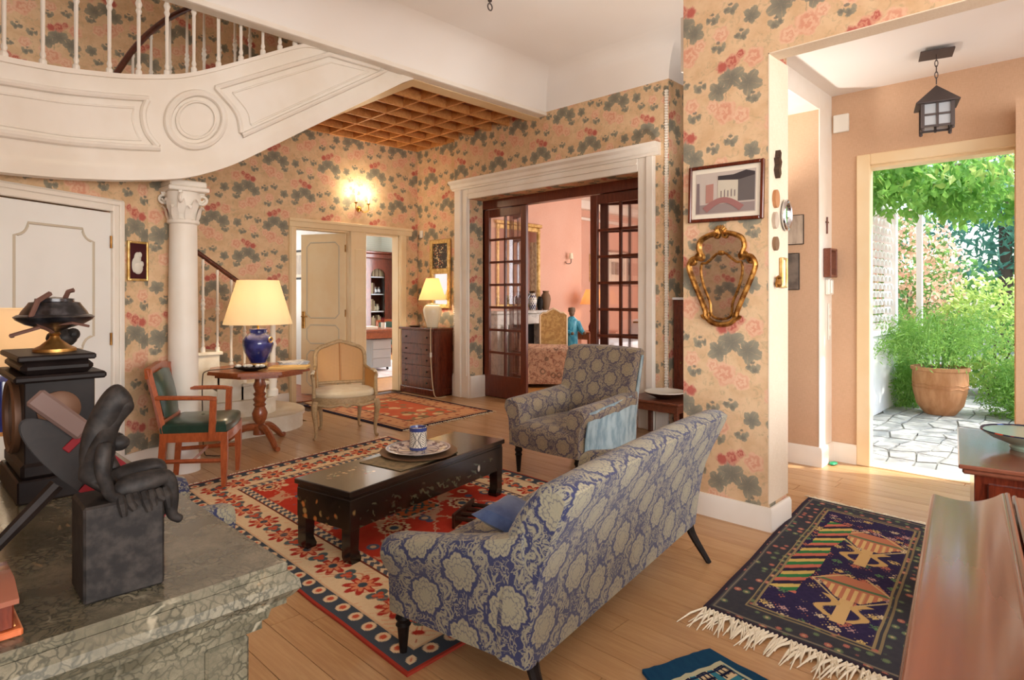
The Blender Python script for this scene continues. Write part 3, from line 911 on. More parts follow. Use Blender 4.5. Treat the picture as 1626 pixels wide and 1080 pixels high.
# ------------------------------------------------------------------ walls of the hall
WPm = M['wallpaper']
b = MB()
b.box(0.3, 3.76, 7.54, 7.7, 0, 5.4); b.box(3.76, 5.96, 7.54, 7.7, 2.3, 5.4)
b.box(4.58, 4.8, 7.54, 7.7, 0, 2.3); b.box(5.4, 5.9, 7.54, 7.7, 0, 2.3)
struct(b.build('wall_far', WPm), 'flowered wallpaper wall behind the staircase and study doors')
b = MB()
b.box(5.66, 5.96, 3.24, 3.59, 0, 4.0); b.box(5.66, 5.96, 6.28, 6.6, 0, 4.0); b.box(5.66, 5.96, 3.59, 6.28, 2.72, 4.0)
b.box(5.73, 5.96, 6.6, 7.54, 0, 4.0); b.box(5.73, 5.96, 5.02, 7.54, 4.0, 5.4); b.box(-0.35, 5.96, 5.02, 5.12, 4.1, 5.4)
struct(b.build('wall_right', WPm), 'flowered wallpaper wall around the glazed double doors')
b = MB()
b.box(3.70, 3.99, 1.456, 2.01, 0, 4.0); b.box(3.70, 3.83, -4.8, 1.456, 2.846, 4.0); b.box(3.70, 3.83, -4.8, -1.6, 0, 2.846)
struct(b.build('wall_pillar', WPm), 'wallpapered pier carrying the mirror beside the entrance opening')
b = MB()
b.box(3.698, 3.995, 1.449, 1.456, 0.16, 2.846); b.box(3.698, 3.835, -1.6, 1.456, 2.84, 2.846)
struct(b.build('trim_1', M['cream_linen']), 'cream lining of the entrance opening')
b = MB()  # niche behind the pier
b.box(5.961, 6.5, 3.24, 3.36, 0, 4.0); b.box(6.4, 6.5, 2.2, 3.24, 0, 4.0); b.box(5.68, 6.5, 2.2, 2.3, 0, 4.0)
struct(b.build('wall_niche', WPm), 'narrow wallpapered niche beside the glazed doors')
b = MB()
b.box(5.38, 5.68, 1.706, 2.75, 0, 4.0)
struct(b.build('wall_recess', M['tan_fabric_wall']), 'tan fabric wall of the side passage with framed photographs')
b = MB()
b.box(5.375, 5.685, 1.698, 1.706, 0.0, 3.1); b.box(3.83, 5.68, 1.70, 2.1, 2.93, 3.3)
struct(b.build('trim_2', M['white_paint']), 'white pier edge and soffit of the side passage')
b = MB()
b.box(5.68, 5.84, 1.45, 1.72, 0, 3.3); b.box(5.68, 5.84, 0.46, 1.45, 2.48, 3.3); b.box(5.68, 5.84, -1.6, 0.46, 0, 3.3)
b.box(5.3, 5.68, 0.28, 0.445, 0, 2.72)
struct(b.build('wall_entry', M['tan_fabric_wall']), 'tan fabric wall around the garden door')
struct(MB().box(3.83, 5.7, -1.7, 2.08, 3.1, 3.2).build('ceiling_entry', M['ceiling_white']), 'white ceiling of the entrance hall')
struct(MB().box(3.83, 5.84, -1.7, -1.6, 0, 3.2).build('wall_entry_side', M['tan_fabric_wall']), 'tan side wall of the entrance hall out of view')
# the left wall: its own frame, x along the wall, room on the -y side
LW = (-0.089, 4.577, 0); LWR = R(28.3)
b = MB()
b.box(-0.15, 0.66, 0, 0.12, 0, 2.25); b.box(0.66, 1.466, 0, 0.12, 2.02, 2.25); b.box(1.466, 1.8, 0, 0.12, 0, 2.36)
struct(b.build('wall_left', WPm), 'flowered wallpaper wall around the white cupboard door'); wl = bpy.data.objects['wall_left']; wl.location = LW; wl.rotation_euler = (0, 0, LWR)
b = MB().box(1.49, 1.82, 5.43, 5.56, 0, 2.36)
struct(b.build('wall_stub', WPm), 'short wallpapered wall end beside the white column')
b = MB()
b.box(-0.35, -0.2, 0.7, 4.6, 0, 4.1); b.box(-0.35, -0.2, 4.6, 7.7, 0, 5.4); b.box(-0.2, 0.3, 7.54, 7.7, 0, 5.4)
b.box(-4.1, -0.35, 0.62, 0.7, 0, 4.1)
struct(b.build('wall_chimney', WPm), 'wallpapered chimney wall along the left side of the hall')
# unseen walls behind the camera with tall windows added to light the hall
b = MB()
b.box(-4.1, -2.6, -4.85, -4.65, 0, 4.1); b.box(2.6, 3.7, -4.85, -4.65, 0, 4.1); b.box(-2.6, 2.6, -4.85, -4.65, 3.05, 4.1); b.box(-2.6, 2.6, -4.85, -4.65, 0, 0.45)
struct(b.build('wall_back', WPm), 'wallpapered wall with an added tall window behind the viewer')
b = MB()
b.box(-4.1, -3.95, -4.65, -3.75, 0, 4.1); b.box(-4.1, -3.95, -0.25, 0.62, 0, 4.1); b.box(-4.1, -3.95, -3.75, -0.25, 3.05, 4.1); b.box(-4.1, -3.95, -3.75, -0.25, 0, 0.45)
struct(b.build('wall_side', WPm), 'wallpapered side wall with an added window behind the viewer')
for k, (x0, x1, y0, y1) in enumerate(((-2.6, 2.6, -4.72, -4.68), (-4.02, -3.98, -3.75, -0.25))):
    b = MB()
    if k == 0:
        for q in (-2.6, -0.9, 0.82, 2.52): b.box(q, q + 0.08, y0, y1, 0.45, 3.05)
        b.box(x0, x1, y0, y1, 2.97, 3.05); b.box(x0, x1, y0, y1, 0.45, 0.53)
    else:
        for q in (-3.75, -2.04, -0.33): b.box(x0, x1, q, q + 0.08, 0.45, 3.05)
        b.box(x0, x1, y0, y1, 2.97, 3.05); b.box(x0, x1, y0, y1, 0.45, 0.53)
    struct(b.build('window_%d' % (k + 1), M['white_paint']), 'white framed tall window added behind the viewer for light')

# ------------------------------------------------------------------ ceiling with coves and the beam
RC = 0.37; ZC = 4.0
q = arc(0, 0, RC, 0, 90, 8)
b = MB()
b.box(-4.1, 6.55, -4.85, 5.06, ZC, ZC + 0.1)
pr_c = [(RC - p[0], ZC - RC + p[1]) for p in q] + [(-0.01, ZC + 0.02)]
b.sweep(pr_c, [(5.66, 4.92, 0), (5.66, 3.24, 0), (6.5, 3.24, 0)])
b.T = None
prof_beam = [(4.9 - RC + p[0], ZC - RC + p[1]) for p in q] + [(4.91, ZC + 0.02)]
b.prism(prof_beam, 'x', -0.2, 5.66)
prof_l = [(-0.2 + RC - p[0], ZC - RC + p[1]) for p in q] + [(-0.21, ZC + 0.02)]
b.prism(prof_l, 'y', 0.7, 4.9)
struct(b.build('ceiling', M['ceiling_white'], sharp=40), 'white coved ceiling of the hall')
b = MB().box(-0.3, 5.66, 4.9, 5.02, 3.58, 4.1, 0.006); b.box(-0.3, 5.66, 4.885, 4.9, 3.58, 3.62, 0.004); b.box(-0.3, 3.7, 5.02, 5.3, 3.98, 4.1)
struct(b.build('trim_3', M['white_paint']), 'white ceiling beam running above the staircase')
struct(MB().box(-0.35, 5.9, 5.02, 7.7, 5.4, 5.5).build('ceiling_upper', M['ceiling_white']), 'white ceiling over the stair well')
# ------------------------------------------------------------------ wooden lattice ceiling
la = MB().box(3.88, 5.73, 5.19, 7.54, 3.74, 3.77).build('ceiling_lattice', M['lattice_back'])
struct(la, 'openwork wooden lattice ceiling in front of the study')
NX, NY = 5, 7
for k in range(NX + 1):
    xx = 3.89 + (5.71 - 3.89) * k / NX
    MB().box(xx - 0.014, xx + 0.014, 5.19, 7.54, 3.585, 3.69, 0.002).build('slat', M['lattice_wood'], la)
for k in range(NY + 1):
    yy = 5.2 + (7.525 - 5.2) * k / NY
    MB().box(3.88, 5.73, yy - 0.014, yy + 0.014, 3.58, 3.685, 0.002).build('slat', M['lattice_wood'], la)
b = MB().box(3.765, 3.88, 5.02, 7.54, 3.575, 3.9); b.box(3.88, 5.73, 5.02, 5.19, 3.575, 3.9)
struct(b.build('trim_4', M['cream_paint']), 'cream painted frame of the lattice ceiling')

# ------------------------------------------------------------------ baseboards
BB = [(0, 0), (0.02, 0), (0.02, 0.135), (0.012, 0.15), (0, 0.155)]
def baseboard(name, path, label, h=0.155, m='white_paint'):
    pr = [(0, 0), (0.022, 0), (0.022, h - 0.02), (0.012, h), (0, h)]
    struct(MB().sweep(pr, path).build(name, M[m]), label)
baseboard('baseboard_pillar', [(3.70, 2.01, 0), (3.70, 1.449, 0), (3.995, 1.449, 0)], 'white skirting round the mirror pier', 0.14)
baseboard('baseboard_recess', [(5.38, 2.75, 0), (5.38, 1.698, 0), (5.68, 1.698, 0), (5.68, 1.49, 0)], 'white skirting of the side passage and garden door wall', 0.16)
baseboard('baseboard_right', [(5.66, 3.38, 0), (5.66, 3.24, 0)], 'white skirting beside the glazed doors', 0.3)
baseboard('baseboard_corner', [(5.73, 7.54, 0), (5.73, 6.6, 0), (5.66, 6.6, 0), (5.66, 6.54, 0)], 'white skirting behind the chest of drawers', 0.3)
baseboard('baseboard_jamb', [(5.66, 6.28, 0), (5.93, 6.28, 0)], 'white skirting inside the glazed door opening', 0.3)
c28, s28 = math.cos(LWR), math.sin(LWR)
def LWP(x, y=0.0): return (LW[0] + c28 * x - s28 * y, LW[1] + s28 * x + c28 * y, 0)
baseboard('baseboard_left', [LWP(1.56), LWP(1.8), (1.85, 5.43, 0)], 'tall white skirting below the cupboard wall', 0.2)
baseboard('baseboard_far', [(2.9, 7.54, 0), (3.68, 7.54, 0)], 'white skirting under the far wallpaper', 0.16)

# ------------------------------------------------------------------ column
col = thing('column', 'white engaged column with a scrolled capital beside the staircase', 'column', (1.72, 5.33, 0))
col['kind'] = 'structure'
MB().lathe([(0.125, 0), (0.125, 0.1), (0.112, 0.12), (0.11, 0.2), (0.108, 1.2), (0.1, 1.99)], 28).build('shaft', M['white_paint'], col)
b = MB().lathe([(0.104, 1.97), (0.118, 1.98), (0.118, 2.0), (0.104, 2.01), (0.108, 2.1), (0.128, 2.2), (0.12, 2.225)], 28)
b.build('capital_bell', M['white_paint'], col)
for k in range(16):  # acanthus leaves
    a = 2 * PI * k / 16; rr = 0.112
    ca, sa = math.cos(a), math.sin(a)
    rows = []
    for j, (off, z, wd) in enumerate(((-0.004, 1.99, 0.02), (0.012, 2.04, 0.03), (0.022, 2.085, 0.026), (0.044, 2.11, 0.018), (0.054, 2.085, 0.004))):
        z2 = z + (0.055 if k % 2 else 0.0)
        cx, cy = (rr + off) * ca, (rr + off) * sa
        rows.append([(cx - sa * t * wd, cy + ca * t * wd, z2) for t in (-1, -0.4, 0, 0.4, 1)])
    MB().grid(rows).build('acanthus_leaf', M['white_paint'], col)
for k in range(4):  # corner scrolls
    a = PI / 4 + k * PI / 2 + R(20)
    ca, sa = math.cos(a), math.sin(a)
    pts = []
    for t in range(26):
        th = t / 25 * 2.3 * 2 * PI * 0.8; r = 0.048 * (1 - t / 32)
        rad = 0.138 + r * math.cos(th + 1.2) ; z = 2.175 + r * math.sin(th + 1.2)
        pts.append((rad * ca, rad * sa, z))
    MB().tube(pts, [0.015 - 0.008 * t / 25 for t in range(26)], 6).build('scroll', M['white_paint'], col)
MB().box(-0.15, 0.15, -0.15, 0.15, 2.225, 2.26, 0.008).box(-0.135, 0.135, -0.135, 0.135, 2.26, 2.31, 0.01).build('abacus', M['white_paint'], col)

# ------------------------------------------------------------------ staircase
st = thing('staircase', 'white staircase with turned balusters, dark handrail and panelled curved string', 'staircase', (0, 0, 0))
# lower flight: bottom two bullnose steps, then straight steps up to the left along the far wall
def dstep(cx, cy, rx, ry, x_left, z0, z1, name):
    pts = [(cx + rx * math.cos(R(a)), cy + ry * math.sin(R(a))) for a in range(-90, 91, 9)]
    pts = [(x_left, cy - ry)] + pts + [(x_left, cy + ry)]
    o = MB().prism(pts, 'z', z0, z1 - 0.035).build(name, M['stone_white'], st)
    pts2 = [(cx + (rx + 0.022) * math.cos(R(a)), cy + (ry + 0.022) * math.sin(R(a))) for a in range(-90, 91, 9)]
    pts2 = [(x_left, cy - ry - 0.022)] + pts2 + [(x_left, cy + ry + 0.022)]
    MB().prism(pts2, 'z', z1 - 0.035, z1).build('tread', M['stone_white'], o)
dstep(2.88, 6.68, 0.46, 0.6, 2.3, 0, 0.17, 'step')
dstep(2.78, 6.76, 0.3, 0.47, 2.3, 0.17, 0.34, 'step')
SX, RISE, GO = 2.85, 0.17, 0.235
for k in range(2, 13):
    x1 = SX - (k - 2) * GO; z = (k + 1) * RISE
    o = MB().box(x1 - GO - 0.02, x1, 6.34, 7.54, max(0, z - 0.34), z - 0.035).build('step', M['stone_white'], st)
    MB().box(x1 - GO - 0.02, x1 + 0.025, 6.31, 7.54, z - 0.035, z, 0.008).build('tread', M['stone_white'], o)
# wallpapered spandrel and white string under the lower flight
pts = [(0.4, 0), (2.35, 0)] + [(2.35, 0.16), (0.4, 1.57)]
MB().prism(pts, 'y', 6.36, 6.4).build('spandrel', WPm, st)
pts = [(0.4, 1.5), (2.45, 0.02), (2.62, 0.02), (2.62, 0.26), (0.4, 1.86)]
MB().prism(pts, 'y', 6.345, 6.37).build('string', M['stone_white'], st)
def baluster(h, r=0.013):
    p = [(0.022, 0), (0.022, 0.04), (0.012, 0.055), (0.018, 0.075), (r * 0.85, 0.1), (r, h * 0.42), (0.012, h * 0.44), (0.021, h * 0.465), (0.014, h * 0.485), (0.024, h * 0.515), (0.014, h * 0.545), (0.02, h * 0.56), (0.012, h * 0.585), (r, h * 0.62), (r * 0.8, h * 0.93), (0.016, h * 0.95), (0.012, h)]
    return MB().lathe(p, 10).mesh('baluster', M['white_paint'])
bal = baluster(0.9); bal_tall = baluster(1.02)
def rail_z(x): return 1.54 + (2.576 - x) * 0.716
for xx in (2.08, 2.231, 2.367, 2.501, 2.633, 2.78):
    k = int((SX - xx) / GO); zb = (k + 3) * RISE
    o = link('baluster', bal, st, (xx, 6.36, zb)); o.scale = (1, 1, (rail_z(xx) - 0.03 - zb) / 0.9)
MB().lathe([(0.055, 0), (0.055, 0.06), (0.038, 0.08), (0.045, 0.22), (0.036, 0.26), (0.05, 0.28), (0.03, 0.31), (0.028, 0.5), (0.04, 0.54), (0.028, 0.58), (0.026, 0.85), (0.045, 0.9), (0.03, 0.93), (0.05, 0.98), (0.03, 1.03)], 14, (2.95, 6.4, 0.34)).build('newel', M['white_paint'], st)
MB().tube([(3.0, 6.4, 1.3), (2.95, 6.38, 1.29)] + [(x_, 6.36, rail_z(x_)) for x_ in (2.8, 2.6, 2.3, 2.0, 1.7)], 0.024, 10).build('handrail', M['rail_wood'], st)
# upper flight: the panelled string facing the hall
SPX = [-0.2, 0.51, 0.85, 1.236, 1.595, 1.729, 1.846, 1.975, 2.314, 2.696, 3.755]
SPY = [4.2, 4.652, 4.874, 4.99, 5.02, 5.02, 5.02, 5.02, 5.02, 5.02, 5.02]
SZB = [2.08, 2.13, 2.172, 2.224, 2.286, 2.333, 2.385, 2.444, 2.664, 2.914, 3.6]
STX = [-0.2, 0.51, 0.85, 1.236, 1.595, 1.729, 1.891, 2.067, 2.18, 2.417, 2.62, 3.755]
STZ = [2.7, 2.786, 2.865, 2.95, 3.048, 3.11, 3.193, 3.291, 3.355, 3.487, 3.6, 3.605]
def smooth(xs, ys):
    """smooth interpolation table"""
    def f(x, h=0.13):
        return sum(interp(xs, ys, x + t * h) * w_ for t, w_ in ((-1, 1), (-0.5, 2), (0, 3), (0.5, 2), (1, 1))) / 9
    return f
sy_ = smooth(SPX, SPY); sb_ = smooth(SPX, SZB); stp = smooth(STX, STZ)
NXS = 90
XS = [-0.2 + 3.95 * k / NXS for k in range(NXS + 1)]
def ribbon(zlo, zhi, off, th):
    rows = []
    for x_ in XS:
        y_ = sy_(x_) - off
        a, b_ = zlo(x_), min(zhi(x_), 3.604)
        if a > b_ - 0.004: a = b_ - 0.004
        rows.append([(x_, y_, a), (x_, y_, b_), (x_, y_ + th, b_), (x_, y_ + th, a)])
    return MB().grid(rows, closed_v=True, flip=True)
strg = ribbon(sb_, stp, 0, 0.06).build('string', M['white_paint'], st)
ribbon(lambda x_: stp(x_) - 0.02, lambda x_: stp(x_) + 0.012, 0.022, 0.12).build('top_moulding', M['white_paint'], strg)
ribbon(lambda x_: sb_(x_) - 0.01, lambda x_: sb_(x_) + 0.075, 0.02, 0.1).build('bottom_moulding', M['white_paint'], strg)
ribbon(lambda x_: sb_(x_) + 0.075, lambda x_: sb_(x_) + 0.09, 0.01, 0.06).build('bead_moulding', M['white_paint'], strg)
def on_string(pts, off=0.004): return [(p[0], sy_(p[0]) - off, p[1]) for p in pts]
def dense(pts, n=8): return [(v_.x, v_.y) for v_ in spline([(p[0], p[1], 0) for p in pts], n)]
def lineseg(a, b_, n=10): return [(a[0] + (b_[0] - a[0]) * k / n, a[1] + (b_[1] - a[1]) * k / n) for k in range(n + 1)]
lp = dense([(-0.1, 2.52), (0.509, 2.65), (0.921, 2.737), (1.373, 2.827)]) + dense([(1.373, 2.827), (1.34, 2.715), (1.364, 2.584), (1.449, 2.481)])[1:] + dense([(1.449, 2.481), (0.921, 2.405), (0.509, 2.349), (-0.1, 2.26)])[1:]
MB().tube(on_string(lp, 0.012), 0.026, 8, flat=0.8).build('panel_moulding', M['white_paint'], strg)
li = dense([(-0.1, 2.45), (0.509, 2.584), (0.921, 2.667), (1.285, 2.74)]) + dense([(1.285, 2.74), (1.275, 2.66), (1.3, 2.57), (1.33, 2.52)])[1:] + dense([(1.33, 2.52), (0.921, 2.452), (0.509, 2.4), (-0.1, 2.31)])[1:]
MB().tube(on_string(li), 0.008, 6).build('panel_bead', M['white_paint'], strg)
rp_ = lineseg((1.853, 3.025), (2.82, 3.56), 14) + lineseg((2.82, 3.56), (3.42, 3.57), 8)[1:] + lineseg((3.42, 3.57), (2.053, 2.688), 16)[1:] + dense([(2.053, 2.688), (2.013, 2.862), (1.853, 3.025)])[1:]
MB().tube(on_string(rp_, 0.012), 0.026, 8, flat=0.8, closed=True).build('panel_moulding', M['white_paint'], strg)
ri = lineseg((1.985, 3.02), (2.85, 3.5), 14) + lineseg((2.85, 3.5), (3.24, 3.52), 8)[1:] + lineseg((3.24, 3.52), (2.13, 2.79), 16)[1:] + dense([(2.13, 2.79), (2.1, 2.9), (1.985, 3.02)])[1:]
MB().tube(on_string(ri), 0.008, 6, closed=True).build('panel_bead', M['white_paint'], strg)
for r_, t_ in ((0.205, 0.028), (0.14, 0.01)):
    pts = [(1.71 + r_ * math.cos(2 * PI * k / 40), 2.745 + r_ * math.sin(2 * PI * k / 40) + 0.25 * r_ * math.cos(2 * PI * k / 40)) for k in range(40)]
    MB().tube(on_string(pts, 0.012), t_, 8, closed=True).build('medallion_ring', M['white_paint'], strg)
pts = [(1.71 + 0.12 * math.cos(2 * PI * k / 30), 2.745 + 0.12 * math.sin(2 * PI * k / 30) + 0.03 * math.cos(2 * PI * k / 30)) for k in range(30)]
MB().prism([(p[0], p[1]) for p in pts], 'y', 5.012, 5.03).build('medallion', M['white_paint'], strg)
# soffit under the landing, landing slab and winders behind the string
rows = [[(x_, sy_(x_) + 0.05, sb_(x_) + 0.02), (x_, sy_(x_) + 0.5, sb_(x_) + 0.05), (x_, 5.9, sb_(x_) + 0.1)] for x_ in XS[:42]]
MB().grid(rows, flip=True).build('soffit', M['ceiling_white'], st)
for k in range(4):
    x0 = 1.5 + k * 0.25
    MB().box(x0, x0 + 0.27, 5.09, 6.05, stp(x0) - 0.32, stp(x0) - 0.1).build('step', M['stone_white'], st)
MB().box(-0.2, 1.5, 5.15, 7.54, 2.45, 2.6).build('landing', M['stone_white'], st)
for xx in (0.533, 0.739, 0.932, 1.136, 1.327, 1.518, 1.709, 1.891, 2.067, 2.248, 2.395, 2.53):
    link('baluster', bal_tall, st, (xx, sy_(xx) + 0.04, stp(xx) + 0.008))
MB().tube([(x_, sy_(x_) + 0.04, stp(x_) + 1.04) for x_ in [0.3 + 0.15 * k for k in range(16)]], 0.026, 10).build('handrail', M['rail_wood'], st)
ir = [(1.36, 3.1), (1.418, 3.263), (1.473, 3.379), (1.568, 3.552), (1.69, 3.726), (1.842, 3.897), (2.027, 4.05), (2.221, 4.168), (2.6, 4.42)]
irs = spline([(p[0], 6.05, p[1]) for p in ir], 5)
MB().tube(irs, 0.026, 10).build('handrail', M['rail_wood'], st)
for xx in (1.549, 1.69, 1.84, 1.984, 2.132, 2.27, 2.414, 2.559):
    zt = interp([p[0] for p in ir], [p[1] for p in ir], xx)
    o = link('baluster', bal, st, (xx, 6.05, stp(xx) - 0.15)); o.scale = (1, 1, max(0.2, (zt - stp(xx) + 0.13) / 0.9))

# ------------------------------------------------------------------ door casings
b = MB()
for x0, x1 in ((3.68, 3.77), (5.39, 5.5)): b.box(x0, x1, 7.5, 7.545, 0, 2.29, 0.006); b.box(x0 + 0.01, x1 - 0.03, 7.485, 7.5, 0, 2.29, 0.005)
b.box(3.68, 5.6, 7.5, 7.545, 2.29, 2.4, 0.006); b.box(3.67, 5.61, 7.48, 7.5, 2.36, 2.4, 0.006)
b.box(4.565, 4.81, 7.5, 7.545, 0, 2.29, 0.006); b.box(4.62, 4.76, 7.488, 7.5, 0.25, 2.05, 0.006)
b.box(3.76, 3.78, 7.545, 7.7, 0, 2.29); b.box(4.56, 4.58, 7.545, 7.7, 0, 2.29); b.box(4.8, 4.82, 7.545, 7.7, 0, 2.29); b.box(5.38, 5.4, 7.545, 7.7, 0, 2.29)
b.box(3.76, 4.58, 7.545, 7.7, 2.27, 2.3); b.box(4.8, 5.4, 7.545, 7.7, 2.27, 2.3)
b.T = Matrix.Translation((4.69, 7.48, 1.2)) @ Matrix.Rotation(R(45), 4, 'Y'); b.box(-0.035, 0.035, 0, 0.012, -0.035, 0.035, 0.006); b.T = None
struct(b.build('trim_5', M['cream_paint']), 'cream moulded casing round the two study doorways')
b = MB()
for y0, y1 in ((6.28, 6.54), (3.39, 3.59)):
    b.box(5.63, 5.662, y0, y1, 0, 2.86, 0.006)
    w_ = y1 - y0; s0 = 1 if y0 > 5 else -1
    ya, yb = (y0 + 0.13, y1) if y0 > 5 else (y0, y1 - 0.11)
    b.box(5.6, 5.63, ya, yb, 0, 2.86, 0.01); b.box(5.615, 5.63, y0 + 0.02, y0 + 0.05, 0.3, 2.75, 0.004)
b.box(5.626, 5.661, 3.59, 6.28, 2.72, 2.86, 0.006); b.box(5.605, 5.626, 3.59, 6.28, 2.79, 2.81, 0.004)
pr = [(0, 2.86), (-0.05, 2.86), (-0.055, 2.88), (-0.075, 2.89), (-0.085, 2.93), (-0.12, 2.955), (-0.125, 2.985), (0, 2.99)]
b.prism([(5.662 + p[0], p[1]) for p in pr], 'y', 3.33, 6.6)
struct(b.build('trim_6', M['white_paint']), 'white moulded casing with cornice round the glazed doors')
def rope(name, x_, y_, z0, z1, label):
    b = MB(); n = int((z1 - z0) / 0.028)
    for k in range(n):
        z = z0 + (z1 - z0) * k / n
        b.box(x_ - 0.02, x_ + 0.012, y_ - 0.018, y_ + 0.018, z + 0.004, z + (z1 - z0) / n - 0.002, 0.007)
    b.box(x_ - 0.012, x_ + 0.01, y_ - 0.012, y_ + 0.012, z0, z1)
    struct(b.build(name, M['white_paint']), label)
rope('trim_7', 5.655, 3.262, 0.3, 3.52, 'white rope moulding on the wall edge right of the glazed doors')
rope('trim_8', 5.665, 6.595, 0.3, 1.9, 'white rope moulding on the wall edge behind the chest of drawers')
b = MB()  # garden door casing
b.box(5.65, 5.685, 1.40, 1.50, 0, 2.56, 0.006); b.box(5.65, 5.685, 0.445, 1.40, 2.47, 2.56, 0.006); b.box(5.686, 5.84, 1.425, 1.449, 0, 2.479)
b.box(5.686, 5.84, 0.485, 1.425, 2.45, 2.48); b.box(5.686, 5.84, 0.461, 0.485, 0, 2.479); b.box(5.66, 5.9, 0.46, 1.45, -0.02, 0.008)
struct(b.build('trim_9', M['cream_paint']), 'cream casing of the garden door')
# ------------------------------------------------------------------ white cupboard door on the left wall
d1 = MB().box(0, 0.8, -0.012, 0.028, 0, 2.0, 0.003).build('door_1', M['door_white'])
struct(d1, 'white panelled cupboard door under the stairs')
d1.location = LWP(0.664); d1.rotation_euler = (0, 0, LWR); d1.location.z = 0.01
def notch_panel(x0, x1, z0, z1, r, y=-0.014):
    pts = []
    for cx, cz, a0 in ((x0, z0, 90), (x1, z0, 180), (x1, z1, 270), (x0, z1, 360)):
        for k in range(7):
            a = R(a0 - 90 * k / 6); pts.append((cx + r * math.cos(a), y, cz + r * math.sin(a)))
    return pts
pp = notch_panel(0.12, 0.66, 1.02, 1.86, 0.085)
MB().tube(pp, 0.009, 6, closed=True).build('panel_moulding', M['moulding_line'], d1)
pp = notch_panel(0.12, 0.66, 0.16, 0.9, 0.085)
MB().tube(pp, 0.009, 6, closed=True).build('panel_moulding', M['moulding_line'], d1)
for z in (0.25, 1.03, 1.74): MB().lathe([(0.008, 0), (0.008, 0.09)], 8, (0.795, -0.018, z)).build('hinge', M['old_brass'], d1)
b = MB()
b.T = Matrix.Translation(LW) @ Matrix.Rotation(LWR, 4, 'Z')
b.box(1.466, 1.56, -0.035, 0.005, 0, 2.11, 0.006); b.box(1.51, 1.55, -0.05, -0.035, 0, 2.1, 0.006); b.box(0.662, 1.466, -0.035, 0.005, 2.02, 2.11, 0.006); b.box(0.56, 1.51, -0.05, -0.035, 2.065, 2.1, 0.006); b.box(0.56, 0.662, -0.035, 0.005, 0, 2.11, 0.006)
struct(b.build('trim_10', M['white_paint']), 'white casing of the cupboard door')
# ------------------------------------------------------------------ open study door
d2 = MB().box(0, 0.72, -0.02, 0.02, 0, 2.26, 0.003).build('door_2', M['cream_paint'])
struct(d2, 'cream panelled door standing open to the corridor')
d2.location = (4.56, 7.62, 0.01); d2.rotation_euler = (0, 0, R(180 - 63))
def chamf(x0, x1, z0, z1, r, y): return [(x0 + r, y, z0), (x1 - r, y, z0), (x1, y, z0 + r), (x1, y, z1 - r), (x1 - r, y, z1), (x0 + r, y, z1), (x0, y, z1 - r), (x0, y, z0 + r)]
for z0, z1 in ((0.12, 0.62), (0.72, 0.98), (1.08, 2.14)):
    MB().tube(chamf(0.1, 0.62, z0, z1, 0.06, 0.022), 0.009, 6, closed=True).build('panel_moulding', M['moulding_line'], d2)
MB().box(0.65, 0.7, 0.02, 0.035, 0.93, 1.17, 0.004).tube([(0.68, 0.03, 1.1), (0.68, 0.07, 1.1), (0.58, 0.075, 1.1)], 0.009, 6).build('handle', M['old_brass'], d2)
for z in (0.3, 1.1, 2.0): MB().lathe([(0.009, 0), (0.009, 0.1)], 8, (0.0, 0.022, z)).build('hinge', M['old_brass'], d2)
# ------------------------------------------------------------------ glazed doors
def glazed(name, label, W_, H_, loc, rz, handle=None, rows=7, bot=0.3):
    fr = MB()
    sw = 0.1
    fr.box(0, sw, -0.022, 0.022, 0, H_, 0.004); fr.box(W_ - sw, W_, -0.022, 0.022, 0, H_, 0.004)
    fr.box(sw, W_ - sw, -0.022, 0.022, H_ - 0.11, H_, 0.004); fr.box(sw, W_ - sw, -0.02, 0.02, 0, bot, 0.004)
    o = struct(fr.build(name, M['door_mahogany']), label)
    o.location = loc; o.rotation_euler = (0, 0, rz)
    ph = (H_ - 0.11 - bot) / rows
    mt = 0.016
    for k in range(1, rows): MB().box(sw, W_ - sw, -0.016, 0.016, bot + k * ph - mt, bot + k * ph + mt, 0.003).build('muntin', M['door_mahogany'], o)
    MB().box(W_ / 2 - mt, W_ / 2 + mt, -0.016, 0.016, bot, H_ - 0.11, 0.003).build('muntin', M['door_mahogany'], o)
    pw = (W_ - 2 * sw) / 2
    pme = MB().box(0, pw - 2 * mt + 0.02, -0.002, 0.002, 0, ph - 2 * mt + 0.01).mesh('pane', M['pane_glass'])
    for i in range(2):
        for k in range(rows): link('pane', pme, o, (sw + i * pw + mt - 0.01, 0, bot + k * ph + mt - 0.005))
    if handle: MB().box(handle - 0.02, handle + 0.02, -0.03, -0.02, 0.98, 1.22, 0.004).tube([(handle, -0.025, 1.1), (handle, -0.075, 1.1), (handle + (0.12 if handle < W_ / 2 else -0.12), -0.08, 1.095)], 0.009, 6).build('handle', M['old_brass'], o)
    return o
GH = 2.58
glazed('door_3', 'left leaf of the dark wood glazed doors', 0.8, GH, (5.95, 6.35 - 0.07, 0.012), R(-90))
glazed('door_4', 'right leaf of the dark wood glazed doors with a brass handle', 0.84, GH, (5.95, 4.44, 0.012), R(-90), handle=0.76)
glazed('door_5', 'inner leaf folded back behind the left glazed door', 0.7, GH, (6.05, 5.58, 0.012), R(62))
glazed('door_6', 'inner leaf folded back behind the right glazed door', 0.7, GH, (6.05, 4.38, 0.012), R(-64))
b = MB().box(5.9, 6.02, 3.59, 6.28, 2.6, 2.72, 0.005); b.box(5.9, 6.02, 3.59, 3.6, 0, 2.6); b.box(5.905, 6.0, 6.28, 6.3, 0, 2.6)
struct(b.build('trim_11', M['door_mahogany']), 'dark wood head of the glazed doors')
